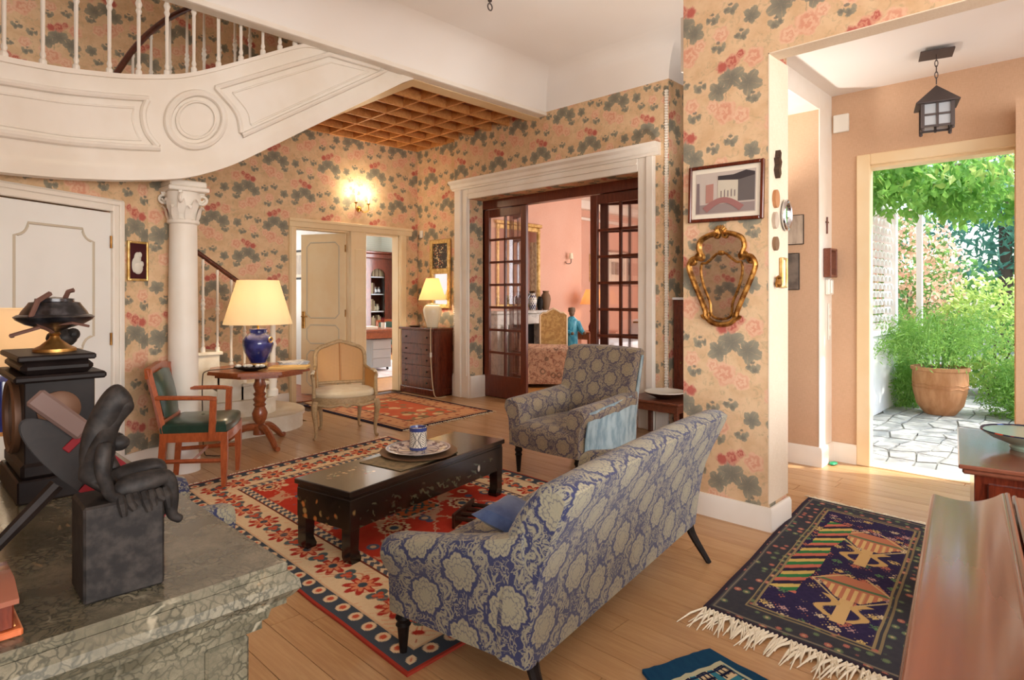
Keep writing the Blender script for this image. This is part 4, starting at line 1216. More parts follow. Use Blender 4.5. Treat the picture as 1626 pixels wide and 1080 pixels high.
# ------------------------------------------------------------------ rugs
def rug(name, label, corners, mtl, W_, L_, th=0.012, fringe=(), fl_=0.09, nf=60, seed=1):
    """corners: (0,0),(W,0),(W,L),(0,L) in world; uv in metres"""
    c = [Vector((*p, 0)) for p in corners]
    t = thing(name, label, 'rug', (c[0].x, c[0].y, 0))
    o0 = c[0]
    c = [p - o0 for p in c]
    rr = random.Random(seed)
    n1, n2 = 8, 12
    b = MB()
    I = {}
    for i in range(n1 + 1):
        for j in range(n2 + 1):
            u, v = i / n1, j / n2
            p = c[0] * (1 - u) * (1 - v) + c[1] * u * (1 - v) + c[2] * u * v + c[3] * (1 - u) * v
            I[i, j] = b.V((p.x + rr.uniform(-0.004, 0.004), p.y + rr.uniform(-0.004, 0.004), th + rr.uniform(0, 0.002)))
    for i in range(n1):
        for j in range(n2):
            b.F([I[i, j], I[i + 1, j], I[i + 1, j + 1], I[i, j + 1]], [(W_ * a / n1, L_ * d / n2) for a, d in ((i, j), (i + 1, j), (i + 1, j + 1), (i, j + 1))])
    ring = [I[i, 0] for i in range(n1)] + [I[n1, j] for j in range(n2)] + [I[i, n2] for i in range(n1, 0, -1)] + [I[0, j] for j in range(n2, 0, -1)]
    low = [b.V((b.v[k].x, b.v[k].y, 0.001)) for k in ring]
    for k in range(len(ring)):
        k2 = (k + 1) % len(ring); b.F([ring[k], low[k], low[k2], ring[k2]], [(0.01, 0.01)] * 4)
    b.F(low)
    b.build('pile', mtl, t)
    for side in fringe:
        p0, p1 = {'v0': (c[0], c[1]), 'v1': (c[3], c[2])}[side]
        out = ((c[0] - c[3]) if side == 'v0' else (c[3] - c[0])).normalized()
        f = MB()
        for k in range(nf):
            q = p0.lerp(p1, (k + 0.5) / nf)
            e = q + out * fl_ * rr.uniform(0.6, 1.15) + (p1 - p0).normalized() * rr.uniform(-0.03, 0.03)
            m = q.lerp(e, 0.5) + (p1 - p0).normalized() * rr.uniform(-0.012, 0.012)
            f.tube([(q.x, q.y, 0.008), (m.x, m.y, 0.012), (e.x, e.y, 0.004)], [0.006, 0.005, 0.002], 4)
        fo = f.build('fringe', M['fringe'], t); fo['kind'] = 'stuff'
    return t
rug('carpet', 'large red oriental rug with ivory flower border under the coffee table', [(1.36, 1.845), (3.49, 1.9), (3.53, 5.12), (1.46, 4.83)], M['rug_red'], 2.2, 3.12, 0.01, ('v1',), 0.03, 90)
rug('carpet', 'faded rose oriental rug with dark edge in front of the study', [(3.78, 5.24), (5.2, 5.34), (5.25, 7.4), (3.78, 7.35)], M['rug_rose'], 1.42, 2.16, 0.01, ('v0',), 0.07, 40)
rug('carpet', 'navy rug with bird and pennant motifs and long fringe in the entrance', [(2.56, 0.48), (2.58, 1.30), (4.48, 1.49), (4.42, 0.67)], M['rug_navy'], 0.86, 1.93, 0.012, (), 0.16, 50)
rug('carpet', 'small teal and cream chinese rug at the bottom of the view', [(1.62, 0.72), (1.98, 1.24), (2.28, 1.13), (2.2, 0.6)], M['rug_teal'], 0.62, 0.9, 0.014)
# fringes of the navy rug
nav = [o for o in bpy.data.objects if o.name.startswith('carpet') and 'navy' in o.get('label', '')][0]
for (a, b_, out, ln, n_) in (((2.56, 0.48), (2.58, 1.30), (-1, -0.1), 0.17, 44), ((4.42, 0.67), (4.48, 1.49), (1, 0.1), 0.05, 40)):
    f = MB(); rr = random.Random(5)
    for k in range(n_):
        t = (k + 0.5) / n_; qx = a[0] + (b_[0] - a[0]) * t - 2.56; qy = a[1] + (b_[1] - a[1]) * t - 0.48
        for m_k in range(3):
            L = ln * rr.uniform(0.5, 1.15); sw = rr.uniform(-0.07, 0.07)
            f.tube([(qx, qy, 0.01), (qx + out[0] * L * 0.5, qy + out[1] * L * 0.5 + sw * 0.6, 0.012), (qx + out[0] * L, qy + out[1] * L + sw, 0.004)], [0.005, 0.005, 0.002], 4)
    fo = f.build('fringe', M['fringe'], nav); fo['kind'] = 'stuff'

# ------------------------------------------------------------------ upholstered sofa and chairs
def turned_leg(x, y, z, h, r=0.03, m='ebony'):
    return MB().lathe([(r * 0.45, 0), (r * 0.5, 0.02), (r * 0.75, h * 0.55), (r * 0.95, h * 0.6), (r * 0.7, h * 0.66), (r, h * 0.75), (r * 0.8, h * 0.85), (r, h * 0.9), (r, h)], 12, (x, y, z))
def sabre_leg(x, y, dx, dy, h, r=0.022, drop=0.0):
    pts = spline([(x, y, h), (x + dx * 0.3, y + dy * 0.25, h * 0.6), (x + dx, y + dy, -drop)], 5)
    return MB().tube(pts, [r * (1.25 - 0.6 * k / (len(pts) - 1)) for k in range(len(pts))], 8)
def upholstered(t, L, D, z0, zs, za, zb, rake, fab, back_fab, arm_w=0.12, bulge=0.04, crown=0.02, arm_back=None, backt=0.13, legm='ebony', sabre=True, legy=0.06, drop=0.0):
    arm_back = arm_back or za + 0.12
    # back
    prof = [(0.02, z0), (0.0, z0 + 0.16), (-rake * 0.25, z0 + (zb - z0) * 0.55), (-rake * 0.95, zb - 0.05), (-rake * 0.92, zb - 0.015), (-rake * 0.7, zb), (-rake * 0.7 + backt * 0.45, zb - 0.004), (-rake * 0.6 + backt * 0.75, zb - 0.04), (backt - rake * 0.12, zs + 0.22), (backt + 0.03, zs + 0.02), (backt + 0.03, z0)]
    pr = [(v.x, v.y) for v in spline([(p[0], p[1], 0) for p in prof], 3)]
    nseg = 16
    def row(x, inset, end):
        f = (x / L - 0.5) * 2
        out = []
        for (y, z) in pr:
            h = (z - z0) / (zb - z0)
            zz = z + crown * (1 - f * f) * h
            cy = (0.5 * backt - rake * h * 0.8)
            out.append((x, cy + (y - cy) * (1 - inset), z0 + (zz - z0) * (1 - inset * 0.12)))
        return out
    rows = [row(0.0, 0.3, True), row(0.008, 0.1, True)] + [row(0.025 + (L - 0.05) * k / nseg, 0, False) for k in range(nseg + 1)] + [row(L - 0.008, 0.1, True), row(L, 0.3, True)]
    b = MB(); b.grid(rows, closed_v=True, flip=True)
    n = len(pr)
    b.F([k for k in range(n)]); b.F([len(b.v) - n + k for k in range(n)][::-1])
    b.build('backrest', back_fab, t)
    # seat
    b = MB(); y0, y1 = backt - 0.02, D
    R_ = []
    for z, ins in ((z0, 0.0), (z0 + 0.1, -0.006), (zs - 0.07, -0.012), (zs - 0.03, 0.0), (zs - 0.008, 0.025), (zs, 0.06)):
        rx, ry = arm_w * 0.3 + ins, ins
        R_.append([(arm_w * 0.35 + ins + (L - arm_w * 0.7 - 2 * ins) * k / 8, y1 - ry + 0.02 * math.sin(PI * k / 8), z) for k in range(9)])
    b.grid(R_)
    R2 = [[(p[0], y1 - 0.06 + 0.02 * math.sin(PI * k / 8) - (y1 - 0.06 - y0) * j / 6, zs + 0.03 * math.sin(PI * j / 6) * math.sin(PI * k / 8)) for k, p in enumerate(R_[-1])] for j in range(7)]
    b.grid(R2)
    b.box(arm_w * 0.35, L - arm_w * 0.35, y0, y1 - 0.02, z0, zs - 0.08)
    b.build('seat', fab, t)
    # arms
    for sgn in (0, 1):
        rows = []
        for k in range(11):
            f = k / 10
            y = backt * 0.25 + (D - 0.02 - backt * 0.25) * f
            top = arm_back + (za - arm_back) * (f ** 0.7)
            bl = bulge * (0.35 + 0.65 * f)
            sec = [(0.012, z0), (0.004, z0 + 0.5 * (top - z0)), (-0.3 * bl, top - 0.12), (-bl, top - 0.07), (-bl, top - 0.03), (-0.4 * bl, top), (0.35 * arm_w, top + 0.004), (0.8 * arm_w, top - 0.02), (arm_w, top - 0.08), (arm_w, zs - 0.05), (arm_w, z0)]
            sec = [(v.x, v.y) for v in spline([(p[0], p[1], 0) for p in sec], 2)]
            if k == 10:
                cx, cz = arm_w * 0.5, (top + z0) / 2
            rows.append([((p[0] if not sgn else L - p[0]), y, p[1]) for p in sec])
        last = [(p[0], p[1] + 0.022, p[2]) for p in rows[-1]]
        cxm = sum(p[0] for p in last) / len(last)
        last = [(cxm + (p[0] - cxm) * 0.82, p[1], z0 + (p[2] - z0) * 0.97) for p in last]
        rows.append(last)
        b = MB(); b.grid(rows, closed_v=True, flip=not sgn)
        n = len(rows[0])
        b.F(list(range(n)) if sgn else list(range(n))[::-1]); e = [len(b.v) - n + k for k in range(n)]; b.F(e[::-1] if sgn else e)
        b.build('arm', fab, t)
    for x in (0.06, L - 0.06):
        turned_leg(x, D - legy, 0, z0 + 0.01, 0.032).build('leg', M[legm], t)
        if sabre: sabre_leg(x, 0.05, (0.02 if x > L / 2 else -0.02), -0.11, z0 + 0.03, drop=drop).build('leg', M[legm], t)
        else: turned_leg(x, 0.06, 0, z0 + 0.01, 0.03).build('leg', M[legm], t)
sofa = thing('sofa', 'blue and gold damask sofa seen from behind with dark splayed legs', 'sofa', (1.47, 1.33, 0.0128), R(8.5))
upholstered(sofa, 1.62, 0.675, 0.17, 0.38, 0.465, 0.79, 0.15, M['damask'], M['damask'], 0.15, 0.045, 0.015, 0.62, legy=0.03, drop=0.0128)
arm = thing('armchair', 'grey blue damask armchair with high raked back facing the coffee table', 'armchair', (4.27, 2.72, 0), R(90))
upholstered(arm, 0.72, 0.76, 0.22, 0.42, 0.58, 0.97, 0.12, M['damask_chair'], M['damask_chair'], 0.14, 0.05, 0.012, 0.64, sabre=True)
# pale blue panel on the outer side of the armchair
rows = []
for k in range(9):
    f = k / 8
    top = 0.66 + (0.6 - 0.66) * f
    y = 0.05 + 0.66 * f
    rows.append([(-0.012 - 0.045 * (j / 6) ** 3 * f - 0.004 * math.sin(k * 2.1 + j), y, 0.24 + (top - 0.28) * j / 6) for j in range(7)])
b = MB().grid(rows)
rows2 = [[(p[0] + 0.006, p[1], p[2]) for p in r] for r in rows]; b.grid(rows2, flip=True)
b.build('side_cover', M['aqua_silk'], arm)
rows = [[(-0.008, 0.05 - 0.125 * (j / 8) ** 1.4 + 0.06 * k / 3 * (1 - j / 16), 0.3 + 0.62 * j / 8) for j in range(9)] for k in range(4)]
b = MB().grid(rows); b.grid([[(p[0] + 0.006, p[1], p[2]) for p in r] for r in rows], flip=True)
b.build('back_edge_cover', M['aqua_silk'], arm)
# cushion in the near corner of the sofa
cu = MB()
rows = []
for i in range(11):
    u = i / 10 * 2 - 1
    rows.append([(0.2 * u * (1 - 0.1 * (1 - abs(v)) ** 2), 0.17 * v * (1 - 0.1 * (1 - abs(u)) ** 2), 0.065 * (max(0, (1 - u ** 4) * (1 - v ** 4))) ** 0.6) for v in [j / 10 * 2 - 1 for j in range(11)]])
cu.grid(rows); cu.grid([[(p[0], p[1], -p[2] * 0.6) for p in r] for r in rows], flip=True)
cus = cu.build('cushion', M['blue_velvet'])
tag(cus, 'small blue cushion lying in the corner of the damask sofa', 'cushion')
cus.location = (1.79, 1.7, 0.5); cus.rotation_euler = (R(20), R(4), R(20)); cus.scale = (0.8, 0.8, 0.8)
# low chair by the fireplace, only its arm ends show past the marble
lc = thing('armchair', 'low blue and white chair mostly hidden behind the marble mantel', 'armchair', (0.62, 3.5, 0), R(-90))
upholstered(lc, 0.68, 0.5, 0.12, 0.36, 0.46, 0.62, 0.05, M['damask'], M['damask'], 0.14, 0.03, 0.01, 0.52, sabre=False)

# ------------------------------------------------------------------ coffee table and what lies on it
ct = thing('coffee_table', 'long low black lacquer table painted with birds and flowers', 'table', (1.70, 2.80, 0.012), R(10.5))
MB().box(-0.015, 1.39, -0.015, 0.435, 0.355, 0.385, 0.004).build('top', M['lacquer_top'], ct)
MB().box(0, 1.375, 0, 0.42, 0.335, 0.356).build('neck', M['lacquer'], ct)
MB().box(-0.004, 1.379, -0.004, 0.424, 0.175, 0.336, 0.004).build('apron', M['lacquer_side'], ct)
for x in (0, 1):
    for y in (0, 1):
        b = MB()
        pts = [(0, 0.18), (0.062, 0.18), (0.055, 0.06), (0.075, 0.02), (0.07, 0.0), (0.012, 0.0), (0, 0.03)]
        pts = [((p[0] if not x else 1.375 - p[0]), p[1]) for p in pts]
        y0 = 0.0 if not y else 0.355
        b.prism(pts, 'y', y0, y0 + 0.065)
        b.build('leg', M['lacquer'], ct)
ctx, cty, ctr = 1.70, 2.80, R(10.5)
def CT(x, y): return (ctx + x * math.cos(ctr) - y * math.sin(ctr), cty + x * math.sin(ctr) + y * math.cos(ctr))
pmx = MB().box(-0.26, 0.26, -0.17, 0.17, 0, 0.004, 0.001).build('place_mat', M['place_mat'])
p_ = CT(0.66, 0.2); pmx.location = (p_[0], p_[1], 0.3975); pmx.rotation_euler = (0, 0, ctr)
tag(pmx, 'olive patterned rectangular place mat on the lacquer table', 'place mat')
tr = MB().lathe([(0.0, 0.004), (0.2, 0.004), (0.24, 0.012), (0.245, 0.02), (0.238, 0.02), (0.2, 0.01), (0.0, 0.01)], 40).build('tray', M['rattan_tray'])
p_ = CT(0.76, 0.22); tr.location = (p_[0], p_[1], 0.398)
tag(tr, 'round brown tray under the painted plate', 'tray')
pl = MB().lathe([(0.0, 0.002), (0.1, 0.0), (0.1, 0.006), (0.13, 0.01), (0.2, 0.028), (0.205, 0.032), (0.198, 0.034), (0.13, 0.017), (0.0, 0.012)], 44).build('plate', M['plate_glaze'])
p_ = CT(0.755, 0.22); pl.location = (p_[0], p_[1], 0.4085)
tag(pl, 'large blue and white ceramic plate in the middle of the coffee table', 'plate')
mg = thing('mug', 'tall blue and white patterned ceramic beaker standing on the plate', 'mug', (p_[0], p_[1], 0.4238))
MB().lathe([(0.052, 0), (0.056, 0.006), (0.058, 0.02), (0.054, 0.05), (0.053, 0.1), (0.057, 0.143), (0.053, 0.146), (0.05, 0.14), (0.049, 0.02), (0.0, 0.015)], 28).build('body', M['mug_glaze'], mg)
MB().lathe([(0.0, 0.118), (0.0495, 0.118), (0.0505, 0.14)], 24, cap=False).build('lining', M['mug_inside'], mg)
# wooden stand on the rug under the table
ws_ = thing('wooden_stand', 'small wooden stand with a light curved side lying under the coffee table', 'stand', (2.57, 2.8, 0.012), R(25))
b = MB(); pts = [(-0.17, 0.0)] + [(-0.17 + 0.34 * k / 8, 0.085 + 0.03 * math.sin(PI * k / 8) - 0.03 * k / 8) for k in range(9)] + [(0.17, 0.0)] + [(0.17 - 0.34 * k / 8, 0.035 * math.sin(PI * k / 8)) for k in range(1, 8)]
b.prism(pts, 'y', -0.09, -0.072); b.build('side_board', M['light_wood'], ws_)
MB().box(-0.16, 0.16, 0.07, 0.086, 0.0, 0.09, 0.004).build('back_board', M['dark_wood'], ws_)
for k in range(4): MB().tube([(-0.13 + 0.085 * k, -0.075, 0.055), (-0.13 + 0.085 * k, 0.075, 0.055)], 0.014, 8).build('rung', M['dark_wood'], ws_)

# ------------------------------------------------------------------ green leather desk chair
def desk_chair(t, arms=True, drop=0.0):
    W_, D_ = 0.54, 0.47
    b = MB()
    for x in (-W_ / 2, W_ / 2 - 0.045):
        o = MB()
        lo = -drop if x < 0 else 0.0
        o.prism([(0.2, 0.4), (0.245, 0.4), (0.245, 0.2), (0.232, lo), (0.205, lo), (0.2, 0.2)], 'x', x, x + 0.045).build('leg', M['chair_wood'], t)
        xb = x * 0.84 if x < 0 else x * 0.84
        o = MB(); pts = [(-0.21, 0.4), (-0.165, 0.4), (-0.2, -drop), (-0.24, -drop)]
        o.prism(pts, 'x', xb, xb + 0.042).build('leg', M['chair_wood'], t)
    pts = [(-0.24, -0.21), (0.24, -0.21), (0.27, 0.24), (0.16, 0.255), (0, 0.262), (-0.16, 0.255), (-0.27, 0.24)]
    MB().prism(pts, 'z', 0.335, 0.4).build('seat_rail', M['chair_wood'], t)
    rows = []
    for z, s_ in ((0.4, 1.0), (0.43, 1.015), (0.452, 1.0), (0.468, 0.93), (0.478, 0.8), (0.486, 0.5), (0.488, 0.05)):
        rows.append([(p[0] * 0.98 * s_, (p[1] - 0.02) * 0.98 * s_ + 0.02, z) for p in pts])
    MB().grid(rows, closed_v=True, flip=False).build('seat', M['green_leather'], t)
    # back: side stiles, peaked top rail, padded leather panel
    bk = lambda z: -0.19 - (z - 0.42) * 0.22
    for sx in (-1, 1):
        o = MB(); o.tube([(sx * 0.215, bk(0.4), 0.38), (sx * 0.225, bk(0.65), 0.65), (sx * 0.235, bk(0.86), 0.86)], 0.024, 4).build('stile', M['chair_wood'], t)
    rows = []
    for k in range(9):
        x = -0.25 + 0.5 * k / 8; top = 0.9 - abs(x) * 0.12
        rows.append([(x, bk(0.85) - 0.016, top - 0.075), (x, bk(0.85) - 0.02, top), (x, bk(0.85) + 0.02, top), (x, bk(0.85) + 0.016, top - 0.075)])
    b = MB().grid(rows, closed_v=True); b.F([0, 1, 2, 3]); b.F([len(b.v) - 4 + k for k in range(4)]); b.build('top_rail', M['chair_wood'], t)
    rows = []
    for j in range(9):
        z = 0.5 + 0.33 * j / 8
        hw = 0.17 + 0.025 * j / 8
        rows.append([(hw * (k / 4 - 1), bk(z) + 0.012 + 0.03 * max(0, 1 - (k / 4 - 1) ** 4) ** 0.5 * max(0.02, math.sin(PI * (j + 0.3) / 8.6)) ** 0.4, z + (0.02 * (1 - abs(k / 4 - 1)) * j / 8)) for k in range(9)])
    b = MB().grid(rows, flip=False); b.grid([[(p[0], bk(p[2]) - 0.012, p[2]) for p in r] for r in rows], flip=True)
    b.build('backrest', M['green_leather'], t)
    MB().box(-0.2, 0.2, bk(0.47) - 0.012, bk(0.47) + 0.012, 0.455, 0.49, 0.004).build('back_rail', M['chair_wood'], t)
    for sx in (-1, 1):
        MB().tube([(sx * 0.2, -0.2, 0.19), (sx * 0.25, 0.21, 0.19)], 0.016, 4).build('stretcher', M['chair_wood'], t)
        if arms:
            MB().tube(spline([(sx * 0.228, bk(0.66) + 0.01, 0.655), (sx * 0.265, -0.05, 0.655), (sx * 0.27, 0.1, 0.65), (sx * 0.262, 0.17, 0.64)], 4), 0.024, 6, flat=0.7).build('armrest', M['chair_wood'], t)
            MB().prism([(0.12, 0.36), (0.165, 0.36), (0.172, 0.64), (0.13, 0.64)], 'x', sx * 0.262 - 0.016, sx * 0.262 + 0.016).build('arm_post', M['chair_wood'], t)
    MB().tube([(-0.22, 0.0, 0.19), (0.22, 0.0, 0.19)], 0.014, 4).build('stretcher', M['chair_wood'], t)
gc = thing('desk_chair', 'green leather wooden armchair beside the white column', 'chair', (1.72, 4.96, 0.0125), R(-122.7))
desk_chair(gc, drop=0.0125)

# ------------------------------------------------------------------ tripod table with the blue lamp
lt = thing('tripod_table', 'octagonal wooden pedestal table beside the staircase', 'table', (2.52, 5.74, 0))
oc = [(0.47 * math.cos(R(22.5 + 45 * k)), 0.47 * math.sin(R(22.5 + 45 * k))) for k in range(8)]
T_ = Matrix.Rotation(R(-46 + 22.5), 4, 'Z')
b = MB(); b.T = T_
b.prism(oc, 'z', 0.695, 0.715); b.prism([(p[0] * 0.985, p[1] * 0.985) for p in oc], 'z', 0.715, 0.725); b.prism([(p[0] * 0.86, p[1] * 0.86) for p in oc], 'z', 0.665, 0.695)
b.build('top', M['table_wood'], lt)
MB().lathe([(0.06, 0.1), (0.055, 0.18), (0.035, 0.2), (0.06, 0.24), (0.07, 0.3), (0.045, 0.36), (0.06, 0.38), (0.045, 0.4), (0.062, 0.43), (0.045, 0.455), (0.06, 0.48), (0.04, 0.5), (0.06, 0.56), (0.045, 0.6), (0.05, 0.67)], 18).build('pedestal', M['table_wood'], lt)
for k in range(3):
    a = R(-90 + 120 * k)
    ca, sa = math.cos(a), math.sin(a)
    pts = spline([(0.03 * ca, 0.03 * sa, 0.17), (0.14 * ca, 0.14 * sa, 0.16), (0.25 * ca, 0.25 * sa, 0.09), (0.33 * ca, 0.33 * sa, 0.025), (0.38 * ca, 0.38 * sa, 0.022)], 4)
    MB().tube(pts, [0.036 - 0.014 * q / (len(pts) - 1) for q in range(len(pts))], 8).build('leg', M['table_wood'], lt)
def lamp(name, label, loc, parts, shade_prof, shade_mat, watt, bulb_z, harp=True, col_=(1.0, 0.84, 0.62)):
    t = thing(name, label, 'lamp', loc)
    for nm, prof, m in parts: MB().lathe(prof, 28).build(nm, M[m], t)
    inner = [(r - 0.003, z) for r, z in shade_prof][::-1]
    MB().lathe(shade_prof + inner, 36, cap=False).build('lamp_shade', shade_mat, t)
    MB().ball((0, 0, bulb_z), 0.028, 10, 8).build('bulb', M['bulb'], t)
    l = light(name + '_light', 'POINT', (loc[0], loc[1], loc[2] + bulb_z), watt, col_, radius=0.05)
    return t
bl = lamp('table_lamp', 'cobalt blue vase lamp with a cream conical shade on the pedestal table', (2.50, 5.73, 0.726),
     [('foot', [(0.07, 0), (0.085, 0.005), (0.085, 0.035), (0.07, 0.05)], 'gilt_pale'), ('vase', [(0.065, 0.045), (0.07, 0.06), (0.12, 0.15), (0.138, 0.22), (0.135, 0.26), (0.1, 0.31), (0.075, 0.33), (0.075, 0.35), (0.085, 0.365), (0.0, 0.37)], 'cobalt'), ('stem', [(0.012, 0.36), (0.012, 0.56)], 'brass')],
     [(0.305, 0.41), (0.185, 0.82)], SHADE, 18, 0.6)
for sx in (0.12,):
    a = R(-46 - 20)
    MB().tube([(0.138 * math.cos(a) + 0.022 * math.cos(q) * math.sin(-a) * 1 + 0.008, 0.138 * math.sin(a) + 0.022 * math.cos(q) * math.cos(a), 0.265 + 0.022 * math.sin(q)) for q in [2 * PI * k / 12 for k in range(12)]], 0.008, 6, closed=True).build('ring_handle', M['gilt_pale'], bl)
MB().tube(spline([(-0.1, 0.05, 0.009), (-0.3, 0.03, 0.01), (-0.47, -0.02, 0.01), (-0.505, -0.03, -0.06), (-0.505, -0.03, -0.35), (-0.5, -0.05, -0.68), (-0.47, -0.12, -0.714), (-0.36, -0.2, -0.718)], 4), 0.005, 5).build('cord', M['cord_dark'], bl)
# things lying on the pedestal table
di = MB().lathe([(0.0, 0.0), (0.06, 0.0), (0.13, 0.02), (0.15, 0.035), (0.145, 0.036), (0.12, 0.024), (0.0, 0.008)], 28, sx=1.0, sy=0.65).build('dish', M['ebony'])
di.location = (2.36, 5.57, 0.726); di.rotation_euler = (0, 0, R(-46)); tag(di, 'dark oval dish of shells on the pedestal table', 'dish')
for k in range(5):
    sh = MB().ball((0, 0, 0), 0.026, 8, 6, (1.2, 0.8, 0.6)).build('shell', M['relief_white'])
    q = 0.055 * (k - 2)
    sh.location = (2.36 + q * 0.7 + 0.01 * (k % 2), 5.57 - q * 0.7 + 0.012 * (k % 3), 0.726 + 0.042); sh.rotation_euler = (0, 0, k * 1.3)
    tag(sh, ('leftmost', 'second from left', 'middle', 'second from right', 'rightmost')[k] + ' of five pale shells in the dark oval dish', 'shell', 'shells in the oval dish')
en = MB().box(-0.17, 0.17, -0.1, 0.1, 0, 0.022, 0.002).build('folder', M['envelope']); en.location = (2.68, 5.47, 0.726); en.rotation_euler = (0, 0, R(-38)); tag(en, 'ochre folder lying at the front of the pedestal table', 'folder')
for k in range(4):
    mz = MB().box(-0.13, 0.13, -0.1, 0.1, 0, 0.009, 0.001).build('magazine', M['magazine']); mz.location = (2.84, 5.72, 0.726 + 0.0095 * k); mz.rotation_euler = (0, 0, R(-35 + 9 * k))
    tag(mz, ('bottom', 'second lowest', 'second from top', 'topmost')[k] + ' magazine of the small stack behind the ochre folder', 'magazine', 'magazines on the pedestal table')

# ------------------------------------------------------------------ caned chair
bc = thing('caned_armchair', 'carved pale wood armchair with caned back and cream seat cushion', 'chair', (3.33, 5.62, 0), R(180 - 24))
def cab_leg(x, y, h, front):
    o = 1 if x > 0 else -1; f = 1 if front else -1
    pts = spline([(x, y, h), (x + 0.012 * o, y + 0.014 * f, h * 0.8), (x - 0.004 * o, y - 0.004 * f, h * 0.35), (x - 0.004 * o, y, 0.03), (x + 0.014 * o, y + 0.016 * f, 0.008)], 4)
    return MB().tube(pts, [0.03, 0.033, 0.034, 0.033, 0.03, 0.027, 0.024, 0.021, 0.018, 0.017, 0.015, 0.014, 0.014, 0.015, 0.017, 0.018, 0.016][:len(pts)] + [0.016] * max(0, len(pts) - 17), 8)
for x, y, f in ((-0.29, 0.24, 1), (0.29, 0.24, 1), (-0.2, -0.27, 0), (0.2, -0.27, 0)): cab_leg(x, y, 0.37, f).build('leg', M['bergere_wood'], bc)
seat_pl = [(0.32 * math.cos(R(a)) * (1.0 if math.sin(R(a)) > 0 else 0.95), 0.02 + 0.28 * (abs(math.sin(R(a))) ** 0.8) * (1 if math.sin(R(a)) > 0 else -1)) for a in range(0, 360, 12)]
MB().prism(seat_pl, 'z', 0.34, 0.4).build('seat_rail', M['bergere_wood'], bc)
MB().tube([(-0.27, 0.27, 0.345), (-0.15, 0.297, 0.325), (-0.05, 0.303, 0.34), (0, 0.306, 0.32), (0.05, 0.303, 0.34), (0.15, 0.297, 0.325), (0.27, 0.27, 0.345)], 0.016, 6).build('carved_apron', M['bergere_wood'], bc)
rows = [[(p[0] * s_, (p[1] - 0.02) * s_ + 0.02, z) for p in seat_pl] for z, s_ in ((0.4, 0.95), (0.415, 0.985), (0.44, 0.985), (0.458, 0.94), (0.47, 0.75), (0.476, 0.4), (0.477, 0.03))]
MB().grid(rows, closed_v=True).build('cushion', M['cream_cushion'], bc)
MB().tube([(p[0] * 0.99, p[1] * 0.99, 0.43) for p in seat_pl], 0.005, 5, closed=True).build('piping', M['cream_cushion'], bc)
def back_pt(x, z): return (x, -0.235 - (z - 0.42) * 0.2 + 0.35 * x * x * 1.2, z)
outl = [(-0.235, 0.4), (-0.25, 0.55), (-0.255, 0.7), (-0.25, 0.79), (-0.215, 0.845), (-0.14, 0.875), (-0.06, 0.9), (0, 0.915), (0.06, 0.9), (0.14, 0.875), (0.215, 0.845), (0.25, 0.79), (0.255, 0.7), (0.25, 0.55), (0.235, 0.4)]
MB().tube(spline([back_pt(*p) for p in outl], 3), 0.021, 8).build('back_frame', M['bergere_wood'], bc)
MB().tube([back_pt(x, 0.49) for x in (-0.24, -0.12, 0, 0.12, 0.24)], 0.016, 6).build('back_rail', M['bergere_wood'], bc)
MB().ball(back_pt(0, 0.915), 0.03, 10, 6, (1.4, 0.7, 0.7)).build('carved_crest', M['bergere_wood'], bc)
rows = []
for k in range(13):
    x = -0.24 + 0.48 * k / 12; zt = interp([p[0] for p in outl[3:12]], [p[1] for p in outl[3:12]], x)
    rows.append([back_pt(x, 0.5 + (zt - 0.5) * j / 6) for j in range(7)])
b = MB().grid(rows); b.grid([[(p[0], p[1] - 0.004, p[2]) for p in r] for r in rows], flip=True); b.build('cane_back', M['cane'], bc)
MB().tube([back_pt(0.0, 0.5), back_pt(0.0, 0.7), back_pt(0.0, 0.9)], 0.009, 6).build('back_slat', M['cane_rib'], bc)
for sx in (-1, 1):
    pts = spline([(sx * 0.25, back_pt(0.25, 0.66)[1], 0.66), (sx * 0.285, -0.06, 0.625), (sx * 0.305, 0.08, 0.615), (sx * 0.31, 0.14, 0.6), (sx * 0.3, 0.16, 0.55), (sx * 0.3, 0.19, 0.4)], 4)
    MB().tube(pts, 0.018, 8).build('armrest', M['bergere_wood'], bc)
    MB().tube([(sx * 0.292, 0.0, 0.638), (sx * 0.304, 0.06, 0.638), (sx * 0.308, 0.11, 0.628)], 0.018, 8).build('arm_pad', M['cream_cushion'], bc)
    rows = [[(sx * (0.25 + 0.05 * f), -0.2 + 0.36 * f, 0.41 + (0.62 + 0.03 * (1 - f) - 0.41) * j / 4) for j in range(5)] for f in [k / 6 for k in range(7)]]
    b = MB().grid(rows); b.grid([[(p[0] - sx * 0.004, p[1], p[2]) for p in r] for r in rows], flip=True); b.build('cane_side', M['cane'], bc)

